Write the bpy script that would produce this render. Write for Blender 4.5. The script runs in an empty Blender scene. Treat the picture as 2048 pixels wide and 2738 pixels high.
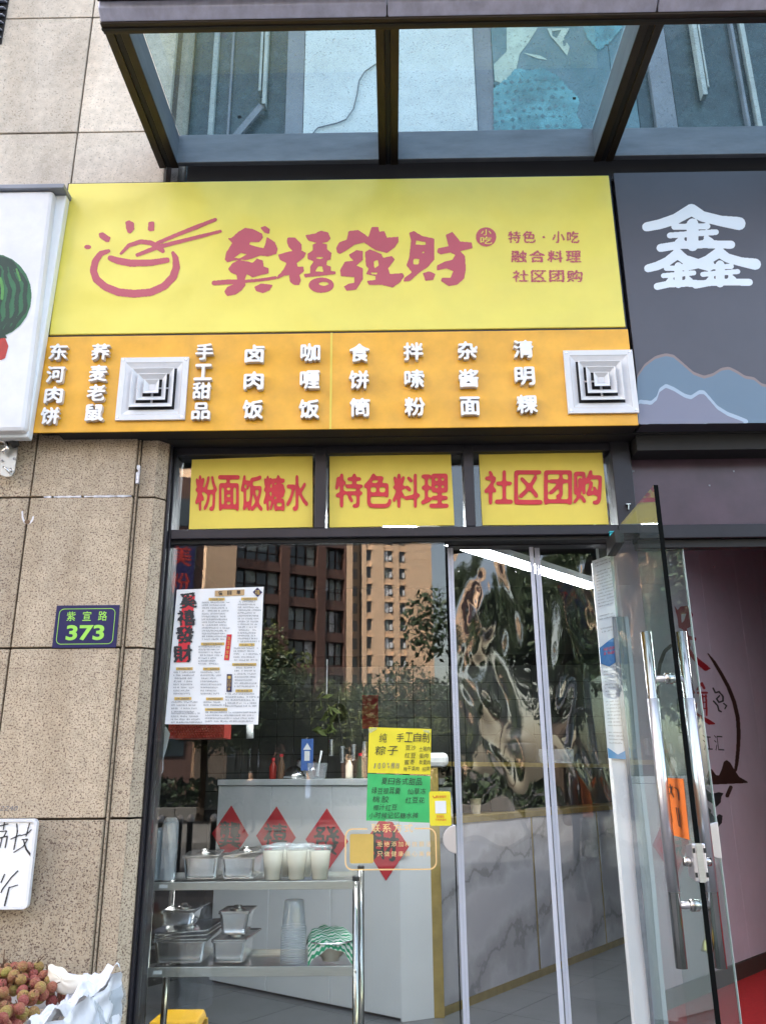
import bpy, math, random
import numpy as np
from mathutils import Vector, Matrix
random.seed(7)
rng = np.random.default_rng(7)
SC = bpy.context.scene
COL = SC.collection
rad = math.radians

# ------------------------------------------------------------------ camera, sky, sun, exposure
F, PITCH, YAW, ROLL = 2200.0, 17.81, 0.56, -0.49
CAMPOS = Vector((0, -3.0, 1.55))
M3 = (Matrix.Rotation(rad(YAW), 3, 'Z') @ Matrix.Rotation(rad(90 + PITCH), 3, 'X') @ Matrix.Rotation(rad(ROLL), 3, 'Z'))
cd = bpy.data.cameras.new('camera')
cam = bpy.data.objects.new('camera', cd)
COL.objects.link(cam)
cam.matrix_world = Matrix.Translation(CAMPOS) @ M3.to_4x4()
cd.sensor_fit = 'HORIZONTAL'
cd.sensor_width = 36
cd.lens = F / 2048 * 36
cd.clip_start = 0.05
cd.clip_end = 3000
SC.camera = cam
SUN = Vector((-0.55, 0.50, 0.85)).normalized()
w = bpy.data.worlds.new('World')
SC.world = w
w.use_nodes = True
nt = w.node_tree
sky = nt.nodes.new('ShaderNodeTexSky')
sky.sky_type = 'NISHITA'
sky.sun_disc = False
sky.sun_elevation = math.asin(SUN.z)
sky.sun_rotation = math.atan2(SUN.x, SUN.y)
sky.air_density = 1.0
sky.dust_density = 3.0
sky.ozone_density = 1.0
bg = nt.nodes['Background']
bg.inputs[1].default_value = 0.15
tint = nt.nodes.new('ShaderNodeMixRGB')
tint.blend_type = 'MULTIPLY'
tint.inputs[0].default_value = 1.0
tint.inputs[2].default_value = (1.22, 1.0, 0.80, 1)   # hazy, slightly warm summer sky
nt.links.new(sky.outputs[0], tint.inputs[1])
nt.links.new(tint.outputs[0], bg.inputs[0])
sl = bpy.data.lights.new('sun', 'SUN')
sl.energy = 5.0
sl.angle = rad(0.5)
sl.color = (1.0, 0.95, 0.88)
sun = bpy.data.objects.new('sun', sl)
COL.objects.link(sun)
sun.rotation_euler = SUN.to_track_quat('Z', 'Y').to_euler()
SC.view_settings.view_transform = 'Standard'
SC.view_settings.look = 'None'
SC.view_settings.gamma = 1.0
SC.view_settings.use_curve_mapping = False
SC.view_settings.exposure = 3.12
cy = SC.cycles
cy.use_denoising = True
cy.max_bounces = 9
cy.diffuse_bounces = 4
cy.glossy_bounces = 5
cy.transmission_bounces = 6
cy.transparent_max_bounces = 24
cy.sample_clamp_indirect = 6
cy.caustics_reflective = False
cy.caustics_refractive = False

# ------------------------------------------------------------------ measuring helpers (lens geometry -> places)
def ray(px, py):
    return M3 @ Vector(((px - 1024) / F, (1369 - py) / F, -1.0))
def at_y(px, py, y=0.0):
    d = ray(px, py); return CAMPOS + d * ((y - CAMPOS.y) / d.y)
def at_x(px, py, x):
    d = ray(px, py); return CAMPOS + d * ((x - CAMPOS.x) / d.x)
def at_z(px, py, z):
    d = ray(px, py); return CAMPOS + d * ((z - CAMPOS.z) / d.z)
def at_pl(px, py, p0, n):
    d = ray(px, py); return CAMPOS + d * ((p0 - CAMPOS).dot(n) / d.dot(n))
S = 2048 / 1655.0

# ------------------------------------------------------------------ materials
def new_mat(name):
    m = bpy.data.materials.new(name); m.use_nodes = True
    return m, m.node_tree, m.node_tree.nodes['Principled BSDF']
def setp(b, col=None, rough=None, metal=None, spec=None):
    if col is not None: b.inputs['Base Color'].default_value = (*col, 1)
    if rough is not None: b.inputs['Roughness'].default_value = rough
    if metal is not None: b.inputs['Metallic'].default_value = metal
    if spec is not None: b.inputs['Specular IOR Level'].default_value = spec
def mat(name, col, rough=0.5, metal=0.0, spec=0.5, var=0.12, scale=6.0, bump=0.0, bscale=120.0, stretch=None, dirt=None, rvar=0.0, warp=0.0):
    """plain surface with soft mottling, optional fine relief"""
    m, t, b = new_mat(name)
    setp(b, col, rough, metal, spec)
    N = t.nodes; L = t.links
    geo = N.new('ShaderNodeNewGeometry')
    src = geo.outputs['Position']
    if stretch:
        mp = N.new('ShaderNodeMapping'); mp.inputs['Scale'].default_value = stretch
        L.new(src, mp.inputs['Vector']); src = mp.outputs[0]
    if var > 0:
        nz = N.new('ShaderNodeTexNoise'); nz.inputs['Scale'].default_value = scale; nz.inputs['Detail'].default_value = 6
        nz.inputs['Roughness'].default_value = 0.65
        L.new(src, nz.inputs['Vector'])
        rp = N.new('ShaderNodeValToRGB')
        rp.color_ramp.elements[0].position = 0.3; rp.color_ramp.elements[1].position = 0.7
        k0 = 1 - var; k1 = 1 + var * 0.6
        d = dirt or col
        rp.color_ramp.elements[0].color = (d[0] * k0, d[1] * k0, d[2] * k0, 1)
        rp.color_ramp.elements[1].color = (min(1, col[0] * k1), min(1, col[1] * k1), min(1, col[2] * k1), 1)
        L.new(nz.outputs[0], rp.inputs[0]); L.new(rp.outputs[0], b.inputs['Base Color'])
        if rvar > 0:
            mr = N.new('ShaderNodeMapRange'); mr.inputs[3].default_value = max(0, rough - rvar); mr.inputs[4].default_value = rough + rvar
            L.new(nz.outputs[0], mr.inputs[0]); L.new(mr.outputs[0], b.inputs['Roughness'])
    if bump > 0:
        n2 = N.new('ShaderNodeTexNoise'); n2.inputs['Scale'].default_value = bscale; n2.inputs['Detail'].default_value = 4
        L.new(src, n2.inputs['Vector'])
        bp = N.new('ShaderNodeBump'); bp.inputs['Strength'].default_value = bump; bp.inputs['Distance'].default_value = 0.004
        L.new(n2.outputs[0], bp.inputs['Height']); L.new(bp.outputs[0], b.inputs['Normal'])
    if warp > 0:
        n3 = N.new('ShaderNodeTexNoise'); n3.inputs['Scale'].default_value = 2.4; n3.inputs['Detail'].default_value = 2; L.new(geo.outputs['Position'], n3.inputs['Vector'])
        b3 = N.new('ShaderNodeBump'); b3.inputs['Strength'].default_value = 1.0; b3.inputs['Distance'].default_value = warp; L.new(n3.outputs[0], b3.inputs['Height']); L.new(b3.outputs[0], b.inputs['Normal'])
    return m
def granite(name, base, dark, pale, thr=0.43, sc=95.0):
    m, t, b = new_mat(name); N = t.nodes; L = t.links
    setp(b, base, 0.62, 0, 0.4)
    geo = N.new('ShaderNodeNewGeometry')
    def noise(s, det=3, r=0.6):
        n = N.new('ShaderNodeTexNoise'); n.inputs['Scale'].default_value = s; n.inputs['Detail'].default_value = det
        n.inputs['Roughness'].default_value = r; L.new(geo.outputs['Position'], n.inputs['Vector']); return n
    def ramp(src, a, bb, ca, cb):
        r = N.new('ShaderNodeValToRGB'); r.color_ramp.elements[0].position = a; r.color_ramp.elements[1].position = bb
        r.color_ramp.elements[0].color = (*ca, 1); r.color_ramp.elements[1].color = (*cb, 1); L.new(src, r.inputs[0]); return r
    big = noise(2.2, 5, 0.7); mid = noise(26, 4); fle = noise(sc, 3, 0.65); fl2 = noise(sc * 1.7, 2, 0.5)
    c0 = ramp(big.outputs[0], 0.32, 0.68, tuple(x * 0.82 for x in base), tuple(min(1, x * 1.12) for x in base))
    c1 = ramp(mid.outputs[0], 0.35, 0.7, (0.86, 0.84, 0.80), (1.08, 1.06, 1.03))
    mx = N.new('ShaderNodeMixRGB'); mx.blend_type = 'MULTIPLY'; mx.inputs[0].default_value = 1
    L.new(c0.outputs[0], mx.inputs[1]); L.new(c1.outputs[0], mx.inputs[2])
    f1 = ramp(fle.outputs[0], thr - 0.07, thr, (1, 1, 1), (0, 0, 0))
    m1 = N.new('ShaderNodeMixRGB'); m1.inputs[2].default_value = (*dark, 1)
    L.new(f1.outputs[0], m1.inputs[0]); L.new(mx.outputs[0], m1.inputs[1])
    f2 = ramp(fl2.outputs[0], 0.60, 0.66, (0, 0, 0), (0.7, 0.7, 0.7))
    m2 = N.new('ShaderNodeMixRGB'); m2.inputs[2].default_value = (*pale, 1)
    L.new(f2.outputs[0], m2.inputs[0]); L.new(m1.outputs[0], m2.inputs[1])
    oi = N.new('ShaderNodeObjectInfo'); sv = N.new('ShaderNodeMapRange'); sv.inputs[3].default_value = 0.86; sv.inputs[4].default_value = 1.08
    L.new(oi.outputs['Random'], sv.inputs[0])
    mp = N.new('ShaderNodeMapping'); mp.inputs['Scale'].default_value = (7.0, 7.0, 0.9); L.new(geo.outputs['Position'], mp.inputs[0])
    st = N.new('ShaderNodeTexNoise'); st.inputs['Scale'].default_value = 1.0; st.inputs['Detail'].default_value = 5; L.new(mp.outputs[0], st.inputs['Vector'])
    sr = ramp(st.outputs[0], 0.38, 0.56, (0.80, 0.77, 0.73), (1, 1, 1))
    m4 = N.new('ShaderNodeMixRGB'); m4.blend_type = 'MULTIPLY'; m4.inputs[0].default_value = 0.65; L.new(m2.outputs[0], m4.inputs[1]); L.new(sr.outputs[0], m4.inputs[2])
    m5 = N.new('ShaderNodeVectorMath'); m5.operation = 'SCALE'; L.new(m4.outputs[0], m5.inputs[0]); L.new(sv.outputs[0], m5.inputs['Scale'])
    L.new(m5.outputs[0], b.inputs['Base Color'])
    bp = N.new('ShaderNodeBump'); bp.inputs['Strength'].default_value = 0.5; bp.inputs['Distance'].default_value = 0.003
    L.new(fle.outputs[0], bp.inputs['Height']); L.new(bp.outputs[0], b.inputs['Normal'])
    return m
def glass(name, tint=(0.93, 0.97, 0.95), f0=0.05, rough=0.0, haze=0.0, hazecol=(0.6, 0.65, 0.68), speck=0.0):
    m = bpy.data.materials.new(name); m.use_nodes = True; t = m.node_tree; N = t.nodes; L = t.links
    N.remove(N['Principled BSDF']); out = N['Material Output']
    tr = N.new('ShaderNodeBsdfTransparent'); tr.inputs[0].default_value = (*tint, 1)
    gl = N.new('ShaderNodeBsdfGlossy'); gl.inputs['Roughness'].default_value = rough
    lw = N.new('ShaderNodeLayerWeight'); lw.inputs[0].default_value = 0.5
    pw = N.new('ShaderNodeMath'); pw.operation = 'POWER'; pw.inputs[1].default_value = 5
    L.new(lw.outputs['Facing'], pw.inputs[0])
    mr = N.new('ShaderNodeMath'); mr.operation = 'MULTIPLY_ADD'; mr.inputs[1].default_value = 1 - f0; mr.inputs[2].default_value = f0
    L.new(pw.outputs[0], mr.inputs[0])
    mx = N.new('ShaderNodeMixShader'); L.new(mr.outputs[0], mx.inputs[0]); L.new(tr.outputs[0], mx.inputs[1]); L.new(gl.outputs[0], mx.inputs[2])
    last = mx
    if haze > 0:
        df = N.new('ShaderNodeBsdfDiffuse'); df.inputs[0].default_value = (*hazecol, 1)
        geo = N.new('ShaderNodeNewGeometry')
        nz = N.new('ShaderNodeTexNoise'); nz.inputs['Scale'].default_value = 5; nz.inputs['Detail'].default_value = 8; nz.inputs['Roughness'].default_value = 0.7
        L.new(geo.outputs['Position'], nz.inputs['Vector'])
        m1 = N.new('ShaderNodeMapRange'); m1.inputs[1].default_value = 0.35; m1.inputs[2].default_value = 0.75
        m1.inputs[3].default_value = haze * 0.6; m1.inputs[4].default_value = haze * 1.4
        L.new(nz.outputs[0], m1.inputs[0]); fac = m1.outputs[0]
        if speck > 0:
            n2 = N.new('ShaderNodeTexNoise'); n2.inputs['Scale'].default_value = 170; n2.inputs['Detail'].default_value = 2
            L.new(geo.outputs['Position'], n2.inputs['Vector'])
            m3 = N.new('ShaderNodeMapRange'); m3.inputs[1].default_value = 0.63; m3.inputs[2].default_value = 0.7; m3.inputs[4].default_value = speck
            L.new(n2.outputs[0], m3.inputs[0])
            ad = N.new('ShaderNodeMath'); ad.operation = 'ADD'; ad.use_clamp = True
            L.new(fac, ad.inputs[0]); L.new(m3.outputs[0], ad.inputs[1]); fac = ad.outputs[0]
        m2 = N.new('ShaderNodeMixShader'); L.new(fac, m2.inputs[0]); L.new(mx.outputs[0], m2.inputs[1]); L.new(df.outputs[0], m2.inputs[2]); last = m2
    L.new(last.outputs[0], out.inputs[0])
    return m
def emit(name, col, s):
    m, t, b = new_mat(name); setp(b, (0.8, 0.8, 0.8), 0.5)
    b.inputs['Emission Color'].default_value = (*col, 1); b.inputs['Emission Strength'].default_value = s
    return m

MT = {}
MT['stone'] = granite('granite_beige', (0.53, 0.44, 0.33), (0.15, 0.095, 0.07), (0.60, 0.52, 0.42), thr=0.475, sc=165.0)
MT['stone_pale_skylit'] = granite('granite_pale_skylit', (0.66, 0.60, 0.52), (0.36, 0.32, 0.26), (0.68, 0.64, 0.57), thr=0.42, sc=110.0)  # upper stones: brightness from the sky put into a paler base colour
MT['joint'] = mat('joint_mortar', (0.13, 0.10, 0.08), 0.9, bump=0.4)
MT['sealant'] = mat('white_sealant', (0.75, 0.74, 0.78), 0.5, var=0.3, scale=30)
MT['yellow'] = mat('yellow_sign_film', (0.82, 0.72, 0.13), 0.36, var=0.07, scale=2.5, spec=0.5, warp=0.05)
MT['orange'] = mat('orange_sign_paint', (0.84, 0.43, 0.03), 0.36, var=0.22, scale=5, spec=0.5, warp=0.04)
MT['rose'] = mat('rose_lettering', (0.50, 0.095, 0.135), 0.5, var=0.06)
MT['white_letter'] = mat('white_acrylic', (0.86, 0.86, 0.86), 0.35, var=0.03)
MT['letter_side'] = mat('letter_side', (0.62, 0.60, 0.60), 0.4, var=0.05)
MT['white_plastic'] = mat('white_plastic', (0.72, 0.73, 0.76), 0.4, var=0.08, scale=9)
MT['black'] = mat('black_interior', (0.012, 0.012, 0.013), 0.7, var=0.2)
MT['frame'] = mat('dark_aluminium', (0.020, 0.019, 0.026), 0.38, metal=0.3, var=0.25, scale=8, bump=0.1)
MT['bronze'] = mat('bronze_beam', (0.036, 0.026, 0.017), 0.45, metal=0.3, var=0.3, scale=7, bump=0.15)
MT['steelgrey'] = mat('grey_painted_steel', (0.215, 0.235, 0.265), 0.5, metal=0.2, var=0.22, scale=5, stretch=(1, 1, 4))
MT['fascia'] = mat('lavender_fascia', (0.55, 0.57, 0.74), 0.42, metal=0.2, var=0.25, scale=4, stretch=(4, 4, 1))
MT['poster_yellow'] = mat('yellow_poster', (0.78, 0.62, 0.09), 0.5, var=0.06)
MT['red'] = mat('red_print', (0.60, 0.018, 0.035), 0.45, var=0.1, scale=15)
MT['redpaper'] = mat('red_paper', (0.62, 0.02, 0.04), 0.7, var=0.12)
MT['ink'] = mat('black_ink', (0.02, 0.02, 0.025), 0.6, var=0.1)
MT['greyink'] = mat('grey_ink', (0.16, 0.16, 0.18), 0.6, var=0.1)
MT['paper'] = mat('white_paper', (0.78, 0.79, 0.80), 0.6, var=0.05)
MT['tan_print'] = mat('tan_print', (0.50, 0.33, 0.16), 0.6, var=0.2)
MT['gold_print'] = mat('ochre_print', (0.62, 0.42, 0.10), 0.6, var=0.15)
MT['gold_line'] = mat('gold_vinyl', (0.85, 0.58, 0.26), 0.45, var=0.05)
MT['navy'] = mat('navy_enamel', (0.015, 0.014, 0.085), 0.3, var=0.1)
MT['limegreen'] = mat('lime_enamel', (0.33, 0.66, 0.10), 0.35, var=0.05)
MT['note_y'] = mat('yellow_note', (0.80, 0.68, 0.03), 0.6, var=0.05)
MT['note_g'] = mat('green_note', (0.05, 0.48, 0.14), 0.4, var=0.15, scale=12)
MT['note_o'] = mat('orange_note', (0.85, 0.20, 0.03), 0.6, var=0.05)
MT['slate'] = mat('slate_sign_film', (0.075, 0.075, 0.097), 0.4, var=0.10, scale=2)
MT['slate2'] = mat('slate_blue_print', (0.13, 0.20, 0.28), 0.4, var=0.06, scale=2)
MT['slate3'] = mat('grey_blue_print', (0.20, 0.21, 0.29), 0.4, var=0.06, scale=2)
MT['edge_pale'] = mat('pale_blue_print', (0.36, 0.46, 0.58), 0.4, var=0.05)
MT['edge_brown'] = mat('dusty_brown_print', (0.24, 0.19, 0.19), 0.4, var=0.05)
MT['lit_letter'] = mat('pale_blue_white_print', (0.74, 0.82, 0.92), 0.35, var=0.03)
MT['steel'] = mat('stainless_steel', (0.78, 0.78, 0.78), 0.22, metal=1.0, var=0.08, scale=20, rvar=0.08)
MT['steel_brushed'] = mat('brushed_steel', (0.55, 0.57, 0.56), 0.38, metal=0.9, var=0.1, scale=20, stretch=(1, 1, 12), rvar=0.1)
MT['chrome'] = mat('polished_steel', (0.50, 0.49, 0.47), 0.14, metal=1.0, var=0.04)
MT['satin'] = mat('satin_steel', (0.66, 0.65, 0.69), 0.34, metal=0.9, var=0.05)
MT['brass'] = mat('brass', (0.65, 0.48, 0.16), 0.25, metal=1.0, var=0.15)
MT['gold_trim'] = mat('gold_trim', (0.42, 0.32, 0.10), 0.35, metal=0.6, var=0.2, scale=12)
MT['panel'] = mat('white_counter_board', (0.70, 0.74, 0.79), 0.3, var=0.05, scale=2)
MT['milk'] = mat('milky_drink', (0.80, 0.75, 0.62), 0.25, var=0.04)
MT['glass'] = glass('clear_glass', (0.95, 0.97, 0.96), 0.050)
MT['glass_door'] = glass('greenish_door_glass', (0.86, 0.95, 0.92), 0.085, haze=0.02)
MT['glass_edge'] = mat('dark_glass_edge', (0.003, 0.004, 0.004), 0.9, spec=0.1)
MT['glass_roof'] = glass('dusty_canopy_glass', (0.80, 0.92, 0.95), 0.05, haze=0.13, hazecol=(0.50, 0.58, 0.62), speck=0.35)
MT['film'] = glass('clear_pvc_film', (0.97, 0.975, 0.975), 0.10, rough=0.008, haze=0.004)
MT['cup_clear'] = glass('clear_cup_plastic', (0.97, 0.97, 0.97), 0.05, rough=0.05, haze=0.04, hazecol=(0.8, 0.8, 0.8))
MT['plastic_clear'] = glass('clear_plastic', (0.85, 0.89, 0.92), 0.10, rough=0.08, haze=0.22, hazecol=(0.75, 0.8, 0.85))
MT['zip'] = mat('white_zip_tape', (0.62, 0.62, 0.72), 0.5, var=0.06, bump=0.8, bscale=300)
MT['floor'] = mat('grey_floor_tile', (0.11, 0.118, 0.13), 0.35, var=0.25, scale=3)
MT['carpet'] = mat('red_carpet', (0.42, 0.012, 0.014), 0.95, var=0.15, scale=40, bump=0.6)
MT['walltile'] = mat('grey_wall_tile', (0.06, 0.068, 0.066), 0.3, var=0.2, scale=5)
MT['grout'] = mat('dark_grout', (0.01, 0.01, 0.01), 0.9)
MT['darkwall'] = mat('dark_shop_wall', (0.025, 0.027, 0.03), 0.6, var=0.3)
MT['ceil'] = mat('dark_ceiling', (0.03, 0.03, 0.032), 0.7, var=0.2)
MT['mauve'] = mat('mauve_wall_board', (0.56, 0.49, 0.60), 0.55, var=0.10, scale=2)
MT['mauve_reflection'] = mat('purple_reflection', (0.075, 0.045, 0.065), 0.3, var=0.25, scale=6)  # dull purple reflection put into the transom glass colour
MT['brownink'] = mat('dark_brown_paint', (0.045, 0.018, 0.014), 0.6)
MT['crimson'] = mat('crimson_paint', (0.30, 0.012, 0.022), 0.5)
MT['skirting'] = mat('dark_skirting', (0.05, 0.045, 0.04), 0.4)
MT['rub'] = mat('black_rubber', (0.02, 0.02, 0.02), 0.6)
MT['teal'] = mat('teal_plastic', (0.02, 0.38, 0.45), 0.4)
MT['led'] = emit('led_lamp', (0.93, 0.97, 1.0), 7.0)
MT['polybag'] = mat('white_plastic_sheet', (0.74, 0.76, 0.82), 0.35, var=0.08, bump=0.3, bscale=25)
MT['foam'] = mat('cream_foam', (0.78, 0.73, 0.62), 0.6, var=0.06, scale=25)
MT['stem'] = mat('lychee_stem', (0.10, 0.05, 0.025), 0.8, var=0.3)
MT['yplastic'] = mat('yellow_plastic', (0.75, 0.42, 0.02), 0.4)
MT['redplastic'] = mat('red_plastic', (0.42, 0.03, 0.02), 0.45, var=0.2, scale=30)
MT['wood'] = mat('brown_wood', (0.16, 0.09, 0.045), 0.6, var=0.3, scale=12, stretch=(4, 4, 1))
MT['teal_poster'] = mat('teal_poster_print', (0.15, 0.39, 0.45), 0.5, var=0.4, scale=9, dirt=(0.13, 0.30, 0.36))
MT['poster_pale'] = mat('pale_poster_print', (0.52, 0.62, 0.56), 0.5, var=0.2, scale=20)
MT['poster_dark'] = mat('slate_poster_print', (0.13, 0.21, 0.26), 0.5, var=0.4, scale=6, dirt=(0.10, 0.27, 0.33))
MT['whiteboard'] = mat('white_upper_board', (0.75, 0.80, 0.83), 0.5, var=0.06, scale=2)
MT['greycol'] = mat('grey_column', (0.24, 0.26, 0.31), 0.5, var=0.15)
MT['upwin'] = mat('dusty_dark_window', (0.05, 0.085, 0.095), 0.25, var=0.5, scale=14, rvar=0.15)
MT['pale_frame'] = mat('pale_window_frame', (0.50, 0.54, 0.54), 0.5, var=0.2)
MT['melon'] = mat('melon_green', (0.02, 0.13, 0.05), 0.35, var=0.2, scale=20)
MT['melon2'] = mat('melon_dark_green', (0.006, 0.035, 0.018), 0.35, var=0.3, scale=20)
MT['melon3'] = mat('melon_light_green', (0.08, 0.28, 0.06), 0.35, var=0.3, scale=20)
# far side of the street
MT['tan_clad'] = mat('tan_cladding', (0.74, 0.53, 0.36), 0.7, var=0.08, scale=0.3)
MT['brown_clad'] = mat('brown_cladding', (0.14, 0.075, 0.06), 0.6, var=0.15, scale=0.3)
MT['far_glass'] = mat('far_window_glass', (0.05, 0.07, 0.085), 0.08, var=0.3, scale=0.6, spec=1.0)
MT['far_blind'] = mat('far_blinds', (0.34, 0.40, 0.40), 0.6, var=0.15, scale=1)
MT['far_white'] = mat('far_white_sash', (0.7, 0.74, 0.8), 0.3, var=0.05)
MT['kerb_stone'] = mat('grey_kerb_stone', (0.15, 0.145, 0.14), 0.8, var=0.2, scale=2)
MT['bark'] = mat('bark', (0.07, 0.05, 0.035), 0.9, var=0.3, bump=0.5, bscale=20)
MT['leaf'] = mat('tree_leaves', (0.095, 0.125, 0.035), 0.6, var=0.5, scale=1.4)
MT['leaf2'] = mat('dark_tree_leaves', (0.035, 0.065, 0.028), 0.6, var=0.5, scale=1.4)
MT['asphalt'] = mat('asphalt', (0.055, 0.056, 0.06), 0.85, var=0.25, scale=3, bump=0.3)
MT['roofing'] = mat('grey_roofing', (0.3, 0.29, 0.27), 0.8)
MT['pale_clad'] = mat('pale_cladding', (0.62, 0.60, 0.56), 0.7, var=0.06, scale=0.4)
MT['skin'] = mat('skin', (0.42, 0.26, 0.18), 0.6)
MT['cloth_dark'] = mat('dark_clothing', (0.02, 0.02, 0.025), 0.9)
MT['cloth_blue'] = mat('blue_clothing', (0.18, 0.25, 0.40), 0.9)
MT['cloth_pale'] = mat('pale_clothing', (0.5, 0.5, 0.48), 0.9)

def mat_paving():
    m, t, b = new_mat('grey_paving'); N = t.nodes; L = t.links
    setp(b, (0.3, 0.29, 0.28), 0.8)
    geo = N.new('ShaderNodeNewGeometry')
    br = N.new('ShaderNodeTexBrick'); br.inputs['Scale'].default_value = 1.0; br.offset = 0.5
    br.inputs['Brick Width'].default_value = 0.6; br.inputs['Row Height'].default_value = 0.3; br.inputs['Mortar Size'].default_value = 0.006
    br.inputs['Color1'].default_value = (0.13, 0.127, 0.125, 1); br.inputs['Color2'].default_value = (0.105, 0.103, 0.10, 1); br.inputs['Mortar'].default_value = (0.1, 0.1, 0.1, 1)
    L.new(geo.outputs['Position'], br.inputs['Vector']); L.new(br.outputs[0], b.inputs['Base Color'])
    return m
MT['paving'] = mat_paving()
def mat_marble():
    m, t, b = new_mat('grey_marble'); N = t.nodes; L = t.links
    setp(b, (0.5, 0.5, 0.53), 0.22)
    geo = N.new('ShaderNodeNewGeometry')
    mp = N.new('ShaderNodeMapping'); mp.inputs['Rotation'].default_value = (0.3, 0.55, 0.9)
    L.new(geo.outputs['Position'], mp.inputs[0])
    nz = N.new('ShaderNodeTexNoise'); nz.inputs['Scale'].default_value = 1.5; nz.inputs['Detail'].default_value = 7; nz.inputs['Roughness'].default_value = 0.6
    L.new(mp.outputs[0], nz.inputs['Vector'])
    ad = N.new('ShaderNodeVectorMath'); ad.operation = 'MULTIPLY_ADD'; ad.inputs[1].default_value = (0.55, 0.55, 0.55)
    L.new(nz.outputs['Color'], ad.inputs[0]); L.new(mp.outputs[0], ad.inputs[2])
    wv = N.new('ShaderNodeTexWave'); wv.inputs['Scale'].default_value = 0.95; wv.inputs['Distortion'].default_value = 1.6; wv.inputs['Detail'].default_value = 3
    L.new(ad.outputs[0], wv.inputs['Vector'])
    rp = N.new('ShaderNodeValToRGB'); e = rp.color_ramp.elements
    e[0].position = 0.0; e[0].color = (0.25, 0.255, 0.28, 1); e[1].position = 0.018; e[1].color = (0.36, 0.37, 0.41, 1)
    k = e.new(0.6); k.color = (0.50, 0.51, 0.57, 1); k = e.new(1.0); k.color = (0.45, 0.46, 0.52, 1)
    L.new(wv.outputs['Fac'], rp.inputs[0]); L.new(rp.outputs[0], b.inputs['Base Color'])
    return m
MT['marble'] = mat_marble()
def mat_lychee():
    m, t, b = new_mat('lychee_skin'); N = t.nodes; L = t.links
    setp(b, (0.4, 0.1, 0.1), 0.5)
    oi = N.new('ShaderNodeObjectInfo'); tc = N.new('ShaderNodeTexCoord')
    ad = N.new('ShaderNodeVectorMath'); ad.operation = 'ADD'
    L.new(tc.outputs['Object'], ad.inputs[0]); L.new(oi.outputs['Location'], ad.inputs[1])
    nz = N.new('ShaderNodeTexNoise'); nz.inputs['Scale'].default_value = 38; nz.inputs['Detail'].default_value = 7; nz.inputs['Roughness'].default_value = 0.75
    L.new(ad.outputs[0], nz.inputs['Vector'])
    mx = N.new('ShaderNodeMath'); mx.operation = 'MULTIPLY_ADD'; mx.inputs[1].default_value = 0.62; 
    L.new(nz.outputs[0], mx.inputs[0])
    m3 = N.new('ShaderNodeMath'); m3.operation = 'MULTIPLY'; m3.inputs[1].default_value = 0.42; L.new(oi.outputs['Random'], m3.inputs[0]); L.new(m3.outputs[0], mx.inputs[2])
    rp = N.new('ShaderNodeValToRGB'); e = rp.color_ramp.elements
    e[0].position = 0.30; e[0].color = (0.17, 0.03, 0.03, 1); e[1].position = 0.84; e[1].color = (0.30, 0.28, 0.045, 1)
    k = e.new(0.50); k.color = (0.29, 0.065, 0.05, 1); k = e.new(0.68); k.color = (0.32, 0.17, 0.06, 1)
    L.new(mx.outputs[0], rp.inputs[0]); L.new(rp.outputs[0], b.inputs['Base Color'])
    vo = N.new('ShaderNodeTexVoronoi'); vo.inputs['Scale'].default_value = 260; L.new(tc.outputs['Object'], vo.inputs['Vector'])
    bp = N.new('ShaderNodeBump'); bp.inputs['Strength'].default_value = 1.0; bp.inputs['Distance'].default_value = 0.003
    L.new(vo.outputs['Distance'], bp.inputs['Height']); L.new(bp.outputs[0], b.inputs['Normal'])
    return m
MT['lychee'] = mat_lychee()
def mat_cloth():
    m, t, b = new_mat('green_wave_cloth'); N = t.nodes; L = t.links
    setp(b, (0.5, 0.6, 0.5), 0.9)
    tc = N.new('ShaderNodeTexCoord')
    sp = N.new('ShaderNodeSeparateXYZ'); L.new(tc.outputs['Object'], sp.inputs[0])
    s1 = N.new('ShaderNodeMath'); s1.operation = 'MULTIPLY'; s1.inputs[1].default_value = 380; L.new(sp.outputs[0], s1.inputs[0])
    s2 = N.new('ShaderNodeMath'); s2.operation = 'SINE'; L.new(s1.outputs[0], s2.inputs[0])
    s3 = N.new('ShaderNodeMath'); s3.operation = 'MULTIPLY'; s3.inputs[1].default_value = 0.8; L.new(s2.outputs[0], s3.inputs[0])
    y1 = N.new('ShaderNodeMath'); y1.operation = 'MULTIPLY_ADD'; y1.inputs[1].default_value = 520; L.new(sp.outputs[1], y1.inputs[0]); L.new(s3.outputs[0], y1.inputs[2])
    y2 = N.new('ShaderNodeMath'); y2.operation = 'SINE'; L.new(y1.outputs[0], y2.inputs[0])
    rp = N.new('ShaderNodeValToRGB'); rp.color_ramp.elements[0].position = 0.45; rp.color_ramp.elements[1].position = 0.55
    rp.color_ramp.elements[0].color = (0.01, 0.30, 0.13, 1); rp.color_ramp.elements[1].color = (0.68, 0.76, 0.70, 1)
    mr = N.new('ShaderNodeMapRange'); mr.inputs[1].default_value = -1; L.new(y2.outputs[0], mr.inputs[0])
    L.new(mr.outputs[0], rp.inputs[0]); L.new(rp.outputs[0], b.inputs['Base Color'])
    return m
MT['cloth'] = mat_cloth()

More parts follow.
